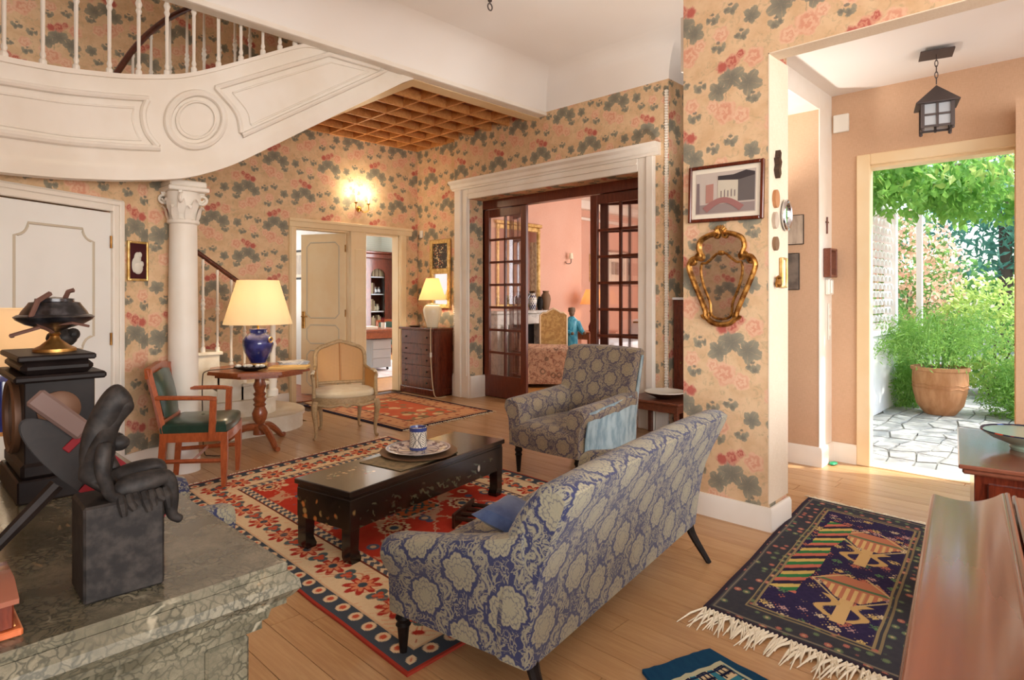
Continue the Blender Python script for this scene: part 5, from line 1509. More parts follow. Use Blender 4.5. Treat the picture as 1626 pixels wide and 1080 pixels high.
# ------------------------------------------------------------------ chest of drawers with lamp, trumeau mirror above
cm = thing('chest_of_drawers', 'dark mahogany chest of drawers in the corner by the study door', 'chest', (5.36, 6.68, 0))
MB().box(0.02, 0.35, 0.02, 0.78, 0.09, 0.92).build('body', M['mahogany'], cm)
MB().box(-0.012, 0.352, -0.012, 0.812, 0.92, 0.95, 0.008).build('top', M['mahogany'], cm)
MB().box(0.0, 0.352, 0.0, 0.8, 0, 0.1, 0.012).build('plinth', M['mahogany'], cm)
for k, (z0, z1) in enumerate(((0.105, 0.255), (0.262, 0.412), (0.419, 0.569), (0.576, 0.716), (0.723, 0.912))):
    o = MB().box(0.006, 0.03, 0.035, 0.765, z0, z1, 0.004).build('drawer', M['mahogany'], cm)
    for y in (0.16, 0.64): MB().lathe([(0.006, 0), (0.008, 0.01), (0.014, 0.018), (0.0, 0.026)], 10).build('knob', M['ebony'], o)
    for ch, y in zip(o.children, (0.16, 0.64)): ch.location = (0.008, y, (z0 + z1) / 2); ch.rotation_euler = (0, R(-90), 0)
wlamp = lamp('table_lamp', 'white ceramic vase lamp with a yellow shade on the chest of drawers', (5.49, 6.88, 0.951),
     [('vase', [(0.07, 0), (0.08, 0.01), (0.09, 0.06), (0.13, 0.2), (0.135, 0.26), (0.11, 0.31), (0.075, 0.325), (0.08, 0.34), (0, 0.345)], 'cream_ceramic'), ('stem', [(0.012, 0.34), (0.012, 0.46)], 'brass')],
     [(0.198, 0.39), (0.09, 0.7)], SHADE2, 16, 0.54)
MB().tube(spline([(-0.06, -0.07, 0.009), (-0.13, -0.14, 0.011), (-0.165, -0.17, -0.01), (-0.172, -0.175, -0.1), (-0.172, -0.18, -0.35), (-0.172, -0.2, -0.6), (-0.172, -0.24, -0.85), (-0.15, -0.28, -0.94), (0.0, -0.3, -0.943)], 4), 0.006, 5).build('cord', M['cord_white'], wlamp)
MB().box(-0.184, -0.16, -0.194, -0.17, -0.4, -0.33, 0.006).build('cord_switch', M['plastic_white'], wlamp)
ash = MB().lathe([(0.0, 0), (0.06, 0), (0.085, 0.016), (0.08, 0.018), (0.0, 0.006)], 20).build('ashtray', M['dark_wood']); ash.location = (5.45, 7.24, 0.951); tag(ash, 'small dark saucer on the chest of drawers', 'saucer')
gl = MB().lathe([(0.03, 0), (0.035, 0.07), (0.032, 0.07), (0.028, 0.005), (0, 0.005)], 16).build('tumbler', M['clear_glass']); gl.location = (5.5, 7.13, 0.951); tag(gl, 'clear glass tumbler beside the saucer on the chest', 'glass')
tm = thing('trumeau_mirror', 'tall narrow gilt mirror with a flower painting above the chest', 'mirror', (5.73, 6.75, 1.22))
b = MB()
for y0, y1, z0, z1 in ((0, 0.06, 0, 1.0), (0.4, 0.46, 0, 1.0), (0.06, 0.4, 0, 0.06), (0.06, 0.4, 0.5, 0.58), (0.06, 0.4, 0.94, 1.0)): b.box(-0.035, -0.002, y0, y1, z0, z1, 0.008)
b.build('frame', M['gilt_pale'], tm)
MB().box(-0.012, -0.002, 0.05, 0.41, 0.05, 0.51).build('mirror_glass', M['mirror'], tm)
MB().box(-0.012, -0.002, 0.05, 0.41, 0.57, 0.95).build('painting', M['still_life'], tm)
sw = MB().box(5.705, 5.729, 7.4, 7.46, 2.27, 2.38, 0.006).build('thermostat', M['plastic_white']); tag(sw, 'small white sensor box high on the wall beside the study casing', 'sensor')
# ------------------------------------------------------------------ wall sconce on the far wall
sc_ = thing('wall_sconce', 'two-candle brass wall sconce glowing above the study doors', 'sconce', (4.71, 7.54, 2.62))
MB().lathe([(0.03, 0), (0.04, 0.01), (0.02, 0.04), (0.0, 0.05)], 12).build('backplate', M['brass'], sc_); sc_.children[0].rotation_euler = (R(90), 0, 0)
for sx in (-1, 1):
    MB().tube(spline([(0, -0.03, 0), (sx * 0.04, -0.06, -0.05), (sx * 0.1, -0.09, -0.02), (sx * 0.1, -0.09, 0.06)], 5), 0.007, 6).lathe([(0.008, 0.05), (0.028, 0.07), (0.01, 0.075)], 10, (sx * 0.1, -0.09, 0)).build('arm', M['brass'], sc_)
    MB().lathe([(0.012, 0.07), (0.012, 0.17)], 8, (sx * 0.1, -0.09, 0)).build('candle', M['cream_ceramic'], sc_)
    MB().lathe([(0.006, 0.17), (0.016, 0.2), (0.012, 0.23), (0.001, 0.27)], 8, (sx * 0.1, -0.09, 0)).build('bulb', M['bulb'], sc_)
    light('sconce_light', 'POINT', (4.71 + sx * 0.1, 7.42, 2.84), 7, (1.0, 0.8, 0.52), radius=0.03)

# ------------------------------------------------------------------ side table, dish, porcelain stool, cabinet in the niche
sd = thing('side_table', 'low brown wooden side table between the armchair and the pier', 'table', (5.14, 2.84, 0))
MB().box(0, 0.5, 0, 0.62, 0.375, 0.4, 0.006).build('top', M['side_wood'], sd)
MB().box(0.03, 0.47, 0.03, 0.59, 0.3, 0.376, 0.003).build('apron', M['side_wood'], sd)
for x in (0.03, 0.43):
    for y in (0.03, 0.55): MB().box(x, x + 0.04, y, y + 0.04, 0, 0.31, 0.003).build('leg', M['side_wood'], sd)
ds = thing('dish', 'wide white dish with a dark rim on the low side table', 'dish', (5.38, 3.12, 0.401))
MB().lathe([(0.08, 0), (0.09, 0.008), (0.19, 0.05), (0.2, 0.062)], 32, cap=False).build('bowl', M['dark_wood'], ds)
MB().lathe([(0.2, 0.062), (0.195, 0.07), (0.18, 0.058), (0.08, 0.026), (0.0, 0.022)], 32, cap=False).build('glaze', M['relief_white'], ds)
gs = MB().lathe([(0.13, 0), (0.14, 0.02), (0.155, 0.12), (0.165, 0.25), (0.155, 0.38), (0.13, 0.47), (0.125, 0.5), (0.0, 0.505)], 28).build('garden_stool', M['blue_china']); gs.location = (5.36, 3.66, 0); tag(gs, 'blue and white porcelain garden stool behind the armchair', 'stool')
cb = thing('cabinet', 'tall dark wood cabinet standing in the niche behind the pier', 'cabinet', (5.72, 2.78, 0))
MB().box(0, 0.4, 0, 0.44, 0, 1.36, 0.004).build('body', M['mahogany'], cb)
MB().box(-0.012, 0.41, -0.012, 0.45, 1.36, 1.385, 0.004).build('top', M['sheet_white'], cb)
o = MB().box(-0.012, 0.0, 0.05, 0.39, 0.1, 1.3, 0.004).build('door', M['mahogany'], cb); MB().ball((-0.025, 0.34, 0.72), 0.012, 8, 6).build('knob', M['old_brass'], o)
jr = MB().lathe([(0.06, 0), (0.09, 0.06), (0.1, 0.14), (0.075, 0.22), (0.05, 0.26), (0.055, 0.285), (0, 0.29)], 20).build('jar', M['blue_china']); jr.location = (5.83, 3.06, 1.386); tag(jr, 'blue and white jar on top of the niche cabinet', 'jar')

# uplighter added out of view behind the pier to brighten the ceiling
ul = thing('added_uplighter', 'brass uplighter floor lamp added unseen behind the mirror pier to brighten the ceiling', 'lamp', (4.76, 2.42, 0))
MB().lathe([(0.15, 0), (0.15, 0.02), (0.02, 0.04), (0.012, 0.08), (0.012, 1.7)], 20).build('stand', M['brass'], ul)
MB().lathe([(0.02, 1.7), (0.08, 1.74), (0.14, 1.85), (0.145, 1.85), (0.08, 1.73), (0.02, 1.69)], 24).build('bowl', M['brass'], ul)
upl = light('uplighter', 'SPOT', (4.76, 2.42, 1.86), 85, (1.0, 0.95, 0.88), (R(180), 0, 0), radius=0.08)  # added spot in the unseen lamp, brightens the ceiling
upl.data.spot_size = R(130); upl.data.spot_blend = 0.6
# ------------------------------------------------------------------ marble chimneypiece and the things on it
mp = thing('mantelpiece', 'grey green veined marble chimneypiece with a moulded shelf in the foreground', 'fireplace', (0, 0, 0))
X1, Y0, Y1 = 0.445, 0.875, 2.5
MB().box(-0.19, X1 - 0.012, Y0 + 0.012, Y1, 0.985, 1.0, 0.003).build('shelf_top', M['green_marble'], mp)
pr = [(-0.05, 0.985), (-0.012, 0.987), (0.0, 0.975), (0.002, 0.962), (-0.008, 0.95), (-0.014, 0.945), (-0.014, 0.938), (-0.03, 0.93), (-0.034, 0.915), (-0.05, 0.91), (-0.05, 0.95)]
MB().sweep([(p[0], p[1]) for p in pr], [(-0.19, Y0, 0), (X1, Y0, 0), (X1, Y1, 0)]).build('shelf_moulding', M['green_marble'], mp)
MB().box(-0.19, X1 - 0.04, Y0 + 0.04, Y1, 0.9, 0.986).build('shelf_core', M['green_marble'], mp)
MB().box(-0.19, X1 - 0.06, Y0 + 0.06, 1.12, 0.14, 0.91, 0.003).build('side_panel', M['green_marble'], mp)
MB().box(0.33, X1 - 0.053, Y0 + 0.053, 1.1, 0.14, 0.89, 0.004).build('pilaster', M['green_marble'], mp)
MB().box(-0.19, X1 - 0.02, Y0 + 0.02, 1.16, 0.0, 0.15, 0.012).build('plinth', M['green_marble'], mp)
MB().box(-0.19, X1 - 0.06, 2.2, Y1 - 0.02, 0.0, 0.91, 0.003).build('side_panel', M['green_marble'], mp)
MB().box(-0.19, X1 - 0.06, 1.12, 2.2, 0.72, 0.91, 0.003).build('frieze', M['green_marble'], mp)
MB().box(-0.19, -0.1, 1.12, 2.2, 0.0, 0.72).build('fireback', M['ebony'], mp)
# seated bronze figure on a block
fg = thing('bronze_figure', 'dark bronze figure of a seated woman with bowed head on a square block', 'sculpture', (0.235, 0.985, 1.0), R(-2))
MB().box(-0.047, 0.047, -0.04, 0.045, 0, 0.126, 0.003).build('block', M['bronze_dark'], fg)
def skinned(name, verts, edges, radii, m, parent, root=0, sub=2):
    me = bpy.data.meshes.new(name); me.from_pydata(verts, edges, []); me.materials.append(m)
    o = link(name, me, parent)
    md = o.modifiers.new('skin', 'SKIN'); md.use_smooth_shade = True; md.branch_smoothing = 0.6
    sv = me.skin_vertices[0].data if me.skin_vertices else None
    for k, r in enumerate(radii):
        r = r if isinstance(r, tuple) else (r, r)
        sv[k].radius = r
    sv[root].use_root = True
    s2 = o.modifiers.new('smooth', 'SUBSURF'); s2.levels = sub; s2.render_levels = sub
    return o
k_ = 0.000842
def q(px, py, y=0.0): return ((px - 160) * k_, y, (950 - py) * k_)
V_ = [q(132, 792), q(126, 765), q(130, 735), q(136, 705), q(146, 684), q(158, 664), q(166, 648), q(178, 643),   # 0 pelvis..7 face
      q(150, 790, -0.016), q(200, 784, -0.018), q(228, 778, -0.016), q(232, 815, -0.016), q(234, 850, -0.016), q(250, 860, -0.018),  # near leg
      q(150, 786, 0.018), q(200, 774, 0.018), q(226, 766, 0.016), q(222, 800, 0.014), q(218, 840, 0.012), q(232, 856, 0.012),     # far leg
      q(134, 704, -0.03), q(128, 745, -0.036), q(140, 790, -0.032), q(158, 802, -0.03),   # near arm
      q(140, 704, 0.028), q(150, 745, 0.036), q(168, 780, 0.03)]
E_ = [(0, 1), (1, 2), (2, 3), (3, 4), (4, 5), (5, 6), (6, 7), (0, 8), (8, 9), (9, 10), (10, 11), (11, 12), (12, 13), (0, 14), (14, 15), (15, 16), (16, 17), (17, 18), (18, 19), (3, 20), (20, 21), (21, 22), (22, 23), (3, 24), (24, 25), (25, 26)]
R_ = [(0.026, 0.03), (0.02, 0.026), (0.02, 0.026), (0.021, 0.03), (0.012, 0.013), 0.016, 0.021, 0.011, 0.02, 0.018, 0.013, 0.012, 0.008, 0.006, 0.02, 0.018, 0.013, 0.012, 0.008, 0.006, 0.011, 0.01, 0.008, 0.007, 0.011, 0.01, 0.008]
skinned('body', V_, E_, R_, M['bronze_dark'], fg)
hv = [q(174, 632), q(160, 640), q(142, 665), q(126, 700), q(120, 740), q(124, 775)]
skinned('hair', hv, [(0, 1), (1, 2), (2, 3), (3, 4), (4, 5)], [0.018, 0.022, 0.019, 0.017, 0.014, 0.008], M['bronze_dark'], fg, 0, 2)
for y in (-0.013, 0.013): MB().ball(q(158, 714, y), 0.0105, 10, 8, (1.2, 0.9, 1)).build('breast', M['bronze_dark'], fg)
for k in range(7):
    MB().tube([(-0.005 + 0.009 * k, -0.034, 0.131), (-0.004 + 0.009 * k, -0.042, 0.122), (-0.002 + 0.009 * k + 0.003 * (k % 2), -0.0425, 0.106 + 0.006 * (k % 3))], [0.005, 0.0065, 0.004], 7).build('drapery_fold', M['bronze_dark'], fg)
# slate clock
ck = thing('mantel_clock', 'black slate mantel clock with a gilt dial ring and a round brass back plate', 'clock', (0.2, 1.5, 1.0))
MB().box(-0.012, 0.127, -0.012, 0.222, 0, 0.045, 0.003).box(-0.006, 0.121, -0.006, 0.216, 0.045, 0.075, 0.006).build('base', M['clock_slate'], ck)
MB().box(0, 0.115, 0, 0.21, 0.07, 0.235, 0.002).build('body', M['clock_slate'], ck)
MB().box(-0.018, 0.133, -0.018, 0.228, 0.232, 0.246, 0.004).box(-0.006, 0.113, -0.008, 0.214, 0.246, 0.272, 0.01).box(-0.012, 0.116, -0.012, 0.22, 0.272, 0.284, 0.003).build('cornice', M['clock_slate'], ck)
o = MB().lathe([(0.036, 0), (0.036, 0.004), (0.028, 0.008), (0.012, 0.01), (0.0, 0.011)], 28).build('back_plate', M['dull_brass'], ck); o.location = (0.055, 0.0, 0.175); o.rotation_euler = (R(90), 0, 0)
o2 = MB().box(-0.003, 0.003, -0.05, 0.004, 0.01, 0.016, 0.001).build('key', M['iron'], o)
o = MB().lathe([(0.075, 0), (0.075, 0.01), (0.07, 0.014), (0.064, 0.01), (0.064, 0.0)], 36, cap=False).build('dial', M['dull_brass'], ck); MB().lathe([(0.065, 0.004), (0.0, 0.006)], 36, cap=False).build('dial_face', M['clock_bronze'], o); o.location = (0.0, 0.105, 0.155); o.rotation_euler = (0, R(-90), 0)
# tazza bound with a strap, on the clock
tz = thing('tazza', 'dark bronze lidded bowl on a brass foot tied with a brown strap', 'ornament', (0.262, 1.585, 1.2845))
MB().lathe([(0.038, 0), (0.038, 0.006), (0.026, 0.012), (0.01, 0.026), (0.008, 0.032), (0.011, 0.036), (0.008, 0.04)], 22).build('foot', M['old_brass'], tz)
MB().lathe([(0.008, 0.04), (0.02, 0.046), (0.05, 0.056), (0.066, 0.066), (0.07, 0.072), (0.064, 0.076), (0.056, 0.078)], 30).build('bowl', M['clock_bronze'], tz)
MB().lathe([(0.06, 0.076), (0.056, 0.084), (0.046, 0.098), (0.044, 0.102), (0.034, 0.104), (0.034, 0.11), (0.0, 0.114)], 30).build('lid', M['clock_bronze'], tz)
MB().tube([(-0.002, -0.002, 0.04), (-0.03, -0.036, 0.058), (-0.046, -0.046, 0.075), (-0.034, -0.034, 0.105), (-0.01, -0.01, 0.12)], 0.0055, 6).tube([(-0.03, -0.036, 0.052), (-0.075, -0.02, 0.036), (-0.068, 0.008, 0.034)], 0.004, 5).tube([(-0.034, -0.03, 0.055), (0.02, -0.06, 0.06), (0.05, -0.05, 0.052)], 0.003, 5).tube([(0.015, -0.01, 0.108), (0.02, -0.02, 0.125), (0.028, -0.026, 0.128)], 0.005, 5).build('strap', M['leather_strap'], tz)
sb = MB().ball((0, 0, 0.022), 0.022, 12, 8, (1.35, 1.2, 1.0)).ball((0.018, -0.012, 0.03), 0.014, 10, 8).build('stone_figure', M['bronze_dark']); sb.location = (0.29, 1.675, 1.2845); tag(sb, 'rounded dark stone figure behind the tazza on the clock', 'ornament')
# red and dark wooden paddle lying behind the figure
pd = thing('paddle', 'dark wooden paddle with a red lacquered face leaning behind the bronze figure', 'paddle', (0.243, 1.145, 1.122), R(-16))
T_ = Matrix.Rotation(R(44), 4, 'Y') @ Matrix.Rotation(R(-14), 4, 'X')
el = [(0.128 * math.cos(2 * PI * k / 36), 0.034 * math.sin(2 * PI * k / 36)) for k in range(36)]
b = MB(); b.T = T_; b.prism([p for p in el if p[0] > -0.01], 'y', -0.001, 0.012); b.build('red_face', M['red_lacquer'], pd)
b = MB(); b.T = T_; b.prism([p for p in el if p[0] < 0.0], 'y', 0.0, 0.012); b.build('dark_face', M['ebony'], pd)
b = MB(); b.T = T_; b.box(-0.062, -0.05, -0.004, 0.0, 0.0, 0.03, 0.001); b.build('red_mark', M['red_lacquer'], pd)
b = MB(); b.T = T_; b.prism([(p[0] * 1.02, p[1] * 1.02) for p in el], 'y', 0.012, 0.03); b.build('board', M['ebony'], pd)
b = MB(); b.T = T_; b.box(-0.145, -0.055, -0.012, 0.012, 0.02, 0.05, 0.004); b.build('rim', M['paddle_edge'], pd)
b = MB(); b.tube([(-0.05, -0.005, -0.01), (-0.12, -0.03, -0.085), (-0.16, -0.05, -0.112)], [0.011, 0.009, 0.008], 8); b.build('handle', M['ebony'], pd)
# photo frame, inlaid box, lamp on the shelf
ph = thing('photo_frame', 'small white edged photo frame standing at the left end of the mantel', 'photo frame', (0.205, 1.83, 1.0), R(-30))
b = MB(); b.T = Matrix.Rotation(R(-14), 4, 'X'); b.box(-0.05, 0.05, 0, 0.008, 0, 0.085, 0.002); b.build('frame', M['light_wood'], ph)
b = MB(); b.T = Matrix.Rotation(R(-14), 4, 'X'); b.box(-0.04, 0.04, -0.001, 0.004, 0.01, 0.075); b.build('print', M['paper'], ph)
bx_ = thing('inlaid_box', 'inlaid wooden box with a domed lid at the edge of the mantel', 'box', (-0.1, 0.915, 1.0)); bx_.scale = (1, 1, 0.75)
MB().box(0, 0.222, 0.004, 0.14, 0, 0.012, 0.002).build('base', M['chair_wood'], bx_); MB().box(0.006, 0.214, 0.01, 0.132, 0.012, 0.052, 0.002).build('body', M['mahogany'], bx_)
MB().prism([(0.004, 0.052), (0.138, 0.052), (0.138, 0.06), (0.105, 0.078), (0.04, 0.078), (0.004, 0.06)], 'x', 0.002, 0.218).build('lid', M['mahogany_x'], bx_)
for z in (0.015, 0.049): MB().box(0.2135, 0.2155, 0.012, 0.13, z - 0.0012, z + 0.0012).build('inlay', M['light_wood'], bx_)
lamp('table_lamp', 'blue based lamp with a beige drum shade at the far end of the mantel', (0.235, 2.2, 1.0),
     [('base', [(0.07, 0), (0.075, 0.01), (0.08, 0.09), (0.075, 0.17), (0.05, 0.19), (0.0, 0.195)], 'cobalt'), ('stem', [(0.01, 0.19), (0.01, 0.26)], 'brass')],
     [(0.155, 0.2), (0.135, 0.365)], SHADE3, 1.2, 0.28)

# ------------------------------------------------------------------ pictures and ornaments on the walls
def framed(name, label, loc, rz, W_, H_, fw, fm, pm_, mat_w=0.0, depth=0.025, cat='picture'):
    """x across, z up, hangs on the wall behind (+y), faces -y"""
    t = thing(name, label, cat, loc, rz)
    b = MB()
    b.box(0, fw, -depth, 0, 0, H_, 0.005); b.box(W_ - fw, W_, -depth, 0, 0, H_, 0.005); b.box(fw, W_ - fw, -depth, 0, 0, fw, 0.005); b.box(fw, W_ - fw, -depth, 0, H_ - fw, H_, 0.005)
    b.build('frame', M[fm], t)
    if mat_w: MB().box(fw - 0.003, W_ - fw + 0.003, -0.01, -0.002, fw - 0.003, H_ - fw + 0.003).build('mount', M['picture_mat'], t)
    e = fw + mat_w - 0.002
    MB().box(e, W_ - e, -0.013, -0.003, e, H_ - e).build('print', M[pm_], t)
    return t
# bridge picture on the pier (faces -X)
bp = framed('framed_print', 'brown framed print of a stone bridge hanging above the gilt mirror', (3.699, 1.968, 1.872), R(-90), 0.49, 0.36, 0.022, 'mahogany', 'art_sky', 0.03)
bp.rotation_euler = (0, R(1.2), R(-90))
def art(pts, m, y): MB().prism(pts, 'y', y, y + 0.001).build('print_shape', M[m], bp)
art([(0.055, 0.055), (0.435, 0.055), (0.435, 0.11), (0.055, 0.11)], 'art_water', -0.0145)
art([(0.055, 0.055), (0.08, 0.055), (0.075, 0.25), (0.058, 0.25)], 'art_mid', -0.0155)
art([(0.12, 0.12), (0.17, 0.12), (0.17, 0.24), (0.12, 0.235)], 'art_pink', -0.0155)
art([(0.2, 0.12), (0.33, 0.12), (0.33, 0.28), (0.2, 0.26)], 'art_wall', -0.0155)
art([(0.2, 0.26), (0.33, 0.25), (0.435, 0.27), (0.435, 0.29), (0.38, 0.305), (0.3, 0.285), (0.2, 0.285)], 'art_dark', -0.0165)
art([(0.33, 0.12), (0.435, 0.12), (0.435, 0.28), (0.33, 0.27)], 'art_hill', -0.016)
ar = [(0.1 + 0.27 * k / 10, 0.09 + 0.06 * math.sin(PI * k / 10)) for k in range(11)] + [(0.34 - 0.21 * k / 10, 0.06 + 0.055 * math.sin(PI * k / 10)) for k in range(11)]
art(ar, 'art_arch', -0.0175)
for k in range(5): art([(0.22 + 0.022 * k, 0.15), (0.226 + 0.022 * k, 0.15), (0.226 + 0.022 * k, 0.19 + 0.01 * (k % 2)), (0.22 + 0.022 * k, 0.19)], 'art_mid', -0.0175)
# rococo mirror on the pier: frame built as curved mouldings round the glass
rm = thing('rococo_mirror', 'carved gilt rococo mirror on the wallpapered pier', 'mirror', (3.699, 1.745, 1.22), R(-90))
outline = [(0.0, 0.0), (0.06, 0.012), (0.1, 0.05), (0.105, 0.085), (0.14, 0.17), (0.185, 0.27), (0.215, 0.35), (0.215, 0.385), (0.19, 0.42), (0.15, 0.425), (0.135, 0.44), (0.15, 0.485), (0.135, 0.535), (0.085, 0.562), (0.03, 0.575), (0.0, 0.58)]
full = [(-x, z) for x, z in outline[:0:-1]] + outline
sp = [(v.x, v.y) for v in spline([(x, z, 0) for x, z in full], 4)]
MB().prism([(p[0] * 0.97, p[1]) for p in sp], 'y', -0.008, -0.002).build('mirror_glass', M['mirror'], rm)
MB().tube([(p[0], -0.014, p[1]) for p in sp], 0.0165, 8, closed=False).build('outer_frame', M['gilt'], rm)
inner = [(0.0, 0.035), (0.055, 0.05), (0.07, 0.09), (0.075, 0.14), (0.115, 0.24), (0.135, 0.32), (0.13, 0.385), (0.1, 0.39), (0.06, 0.42), (0.03, 0.445), (0.0, 0.45)]
fi = [(-x, z) for x, z in inner[:0:-1]] + inner
MB().tube([(v.x, -0.012, v.y) for v in spline([(x, z, 0) for x, z in fi], 4)], 0.008, 6).build('inner_frame', M['gilt'], rm)
for sx in (-1, 1):
    for (cx, cz, r, tr) in ((0.14, 0.425, 0.03, 1), (0.1, 0.06, 0.026, -1), (0.19, 0.405, 0.024, -1), (0.03, 0.56, 0.024, 1)):
        pts = [(sx * (cx + r * (1 - t / 20) * math.cos(tr * t * 0.55)), -0.018, cz + r * (1 - t / 20) * math.sin(tr * t * 0.55)) for t in range(17)]
        MB().tube(pts, [0.011 - 0.0004 * t for t in range(17)], 6).build('scroll', M['gilt'], rm)
for k in range(7):
    a = R(-60 + 20 * k)
    MB().tube([(0, -0.02, 0.57), (0.03 * math.sin(a), -0.028, 0.57 + 0.03 * math.cos(a)), (0.048 * math.sin(a), -0.02, 0.575 + 0.05 * math.cos(a))], [0.008, 0.012, 0.004], 6).build('crest_leaf', M['gilt'], rm)
MB().ball((0, -0.016, 0.45), 0.016, 8, 6, (1.5, 0.8, 1)).build('inner_crest', M['gilt'], rm)
# ornaments on the end of the pier (plane y=1.449, facing -y)
def orn(name, label, cat, b, m, loc): o = b.build(name, M[m]); o.location = loc; tag(o, label, cat); return o
pts = [(0, 0), (0.02, 0.03), (0.012, 0.06), (0.03, 0.1), (0.014, 0.12), (0.02, 0.155), (0.002, 0.17), (-0.008, 0.13), (-0.024, 0.12), (-0.012, 0.08), (-0.026, 0.05), (-0.014, 0.02)]
orn('wall_carving', 'dark carved wooden figure at the top of the pier edge', 'carving', MB().prism(pts, 'y', -0.03, -0.001), 'dark_wood', (3.79, 1.449, 2.11))
def oval(rx, rz, d=0.02): return MB().prism([(rx * math.cos(2 * PI * k / 20), rz * math.sin(2 * PI * k / 20)) for k in range(20)], 'y', -d, -0.001)
orn('wall_plaque', 'terracotta oval plaque below the dark carving', 'plaque', oval(0.036, 0.055), 'terracotta', (3.775, 1.449, 1.985))
orn('wall_plaque', 'grey oval plaque beside the silver mirror', 'plaque', oval(0.032, 0.05), 'photo_grey', (3.765, 1.449, 1.855))
orn('wall_plaque', 'small brown oval plaque under the grey one', 'plaque', oval(0.032, 0.042), 'rattan_tray', (3.77, 1.449, 1.715))
sm = thing('oval_mirror', 'small oval silver mirror on the pier edge', 'mirror', (3.925, 1.449, 1.9))
MB().tube([(0.055 * math.cos(2 * PI * k / 24), -0.02, 0.085 * math.sin(2 * PI * k / 24)) for k in range(24)], 0.013, 8, closed=True).build('frame', M['chrome'], sm)
oval(0.05, 0.08, 0.018).build('mirror_glass', M['mirror'], sm)
framed('small_picture', 'small narrow gilt framed picture low on the pier edge', (3.845, 1.449, 1.45), 0, 0.085, 0.185, 0.012, 'gilt_pale', 'picture_mat')
orn('wall_bracket', 'tiny brass ornament beside the narrow picture', 'ornament', MB().lathe([(0.012, 0), (0.022, 0.02), (0.014, 0.05), (0.02, 0.06), (0.0, 0.075)], 10, (0, -0.024, 0)), 'old_brass', (3.775, 1.449, 1.45))
framed('photograph', 'upper black framed photograph of a colonnade in the passage', (5.379, 1.985, 1.83), R(-90), 0.165, 0.25, 0.008, 'ebony', 'photo_grey', 0.0, 0.012)
framed('photograph', 'lower black framed photograph of hills in the passage', (5.379, 1.985, 1.45), R(-90), 0.13, 0.31, 0.008, 'ebony', 'photo_dark', 0.0, 0.012)
cx = MB().box(-0.006, 0.006, -0.012, -0.001, -0.07, 0.07, 0.002).box(-0.03, 0.03, -0.012, -0.001, 0.02, 0.032, 0.002); orn('crucifix', 'small wooden crucifix on the white passage edge', 'crucifix', cx, 'mahogany', (5.54, 1.697, 1.99))
framed('small_mirror', 'brown shadow box frame on the white passage edge', (5.46, 1.697, 1.555), 0, 0.17, 0.24, 0.02, 'side_wood', 'paper', 0.0, 0.06, 'frame')
ic = thing('intercom', 'white wall intercom below the shadow box', 'intercom', (5.56, 1.697, 1.41))
MB().box(-0.06, 0.06, -0.035, -0.001, 0, 0.13, 0.008).build('case', M['plastic_white'], ic); MB().box(-0.045, -0.01, -0.05, -0.035, 0.01, 0.12, 0.006).build('handset', M['plastic_white'], ic)
sw = thing('light_switch', 'long white switch plate below the intercom', 'switch', (5.6, 1.697, 1.03)); MB().box(-0.03, 0.03, -0.01, -0.001, 0, 0.31, 0.003).build('plate', M['plastic_white'], sw)
for k in range(3): MB().box(-0.015, 0.015, -0.016, -0.01, 0.03 + 0.09 * k, 0.09 + 0.09 * k, 0.002).build('rocker', M['plastic_white'], sw)
vb = MB().box(5.655, 5.679, 1.56, 1.68, 2.78, 2.93, 0.005).build('alarm_box', M['plastic_white']); tag(vb, 'square white box high on the tan wall near the lantern', 'alarm box')
gb = MB().ball((0, 0, 0.012), 0.05, 14, 6, (1.1, 0.6, 0.25)).build('door_wedge', M['plastic_green']); gb.location = (5.53, 1.64, 0); tag(gb, 'green door wedge on the floor at the passage corner', 'door wedge')
# madonna relief on the left wall
md_ = framed('relief_picture', 'gilt framed white madonna relief on dark red velvet beside the cupboard', LWP(1.6, -0.001)[:2] + (1.515,), LWR, 0.185, 0.305, 0.018, 'gilt_pale', 'burgundy_velvet')
MB().ball((0.09, -0.018, 0.1), 0.045, 12, 8, (0.95, 0.35, 1.1)).ball((0.085, -0.018, 0.17), 0.035, 12, 8, (0.9, 0.35, 1.5)).ball((0.115, -0.024, 0.13), 0.022, 10, 8, (0.9, 0.5, 1.1)).ball((0.098, -0.026, 0.2), 0.02, 10, 8, (0.9, 0.5, 1.2)).ball((0.06, -0.016, 0.12), 0.03, 10, 8, (0.8, 0.3, 1.9)).build('relief', M['relief_white'], md_)
# ------------------------------------------------------------------ lantern in the entrance and ceiling hook
ln = thing('lantern', 'dark iron house-shaped lantern hanging on a chain in the entrance', 'lantern', (5.11, 0.856, 2.55), R(14))
b = MB(); b.T = Matrix.Rotation(R(45), 4, 'Z'); b.lathe([(0.14, 0.52), (0.135, 0.528), (0.03, 0.549)], 4); b.build('canopy', M['iron'], ln)
for k in range(5):
    z = 0.32 + 0.04 * k; a = k % 2
    MB().tube([((0.009 * math.cos(t)) * (1 - a), 0.009 * math.cos(t) * a, z + 0.02 + 0.024 * math.sin(t)) for t in [2 * PI * j / 12 for j in range(12)]], 0.003, 5, closed=True).build('chain_link', M['iron'], ln)
b = MB(); b.T = Matrix.Rotation(R(45), 4, 'Z'); b.lathe([(0.175, 0.165), (0.178, 0.17), (0.012, 0.3), (0.0, 0.31)], 4); b.build('roof', M['iron'], ln)
b = MB()
for x in (-0.085, 0.085):
    for y in (-0.085, 0.085): b.box(x - 0.011, x + 0.011, y - 0.011, y + 0.011, 0.0, 0.18)
for z in (0.012, 0.09, 0.17):
    for s_ in (-0.085, 0.085): b.box(-0.085, 0.085, s_ - 0.006, s_ + 0.006, z - 0.007, z + 0.007); b.box(s_ - 0.006, s_ + 0.006, -0.085, 0.085, z - 0.007, z + 0.007)
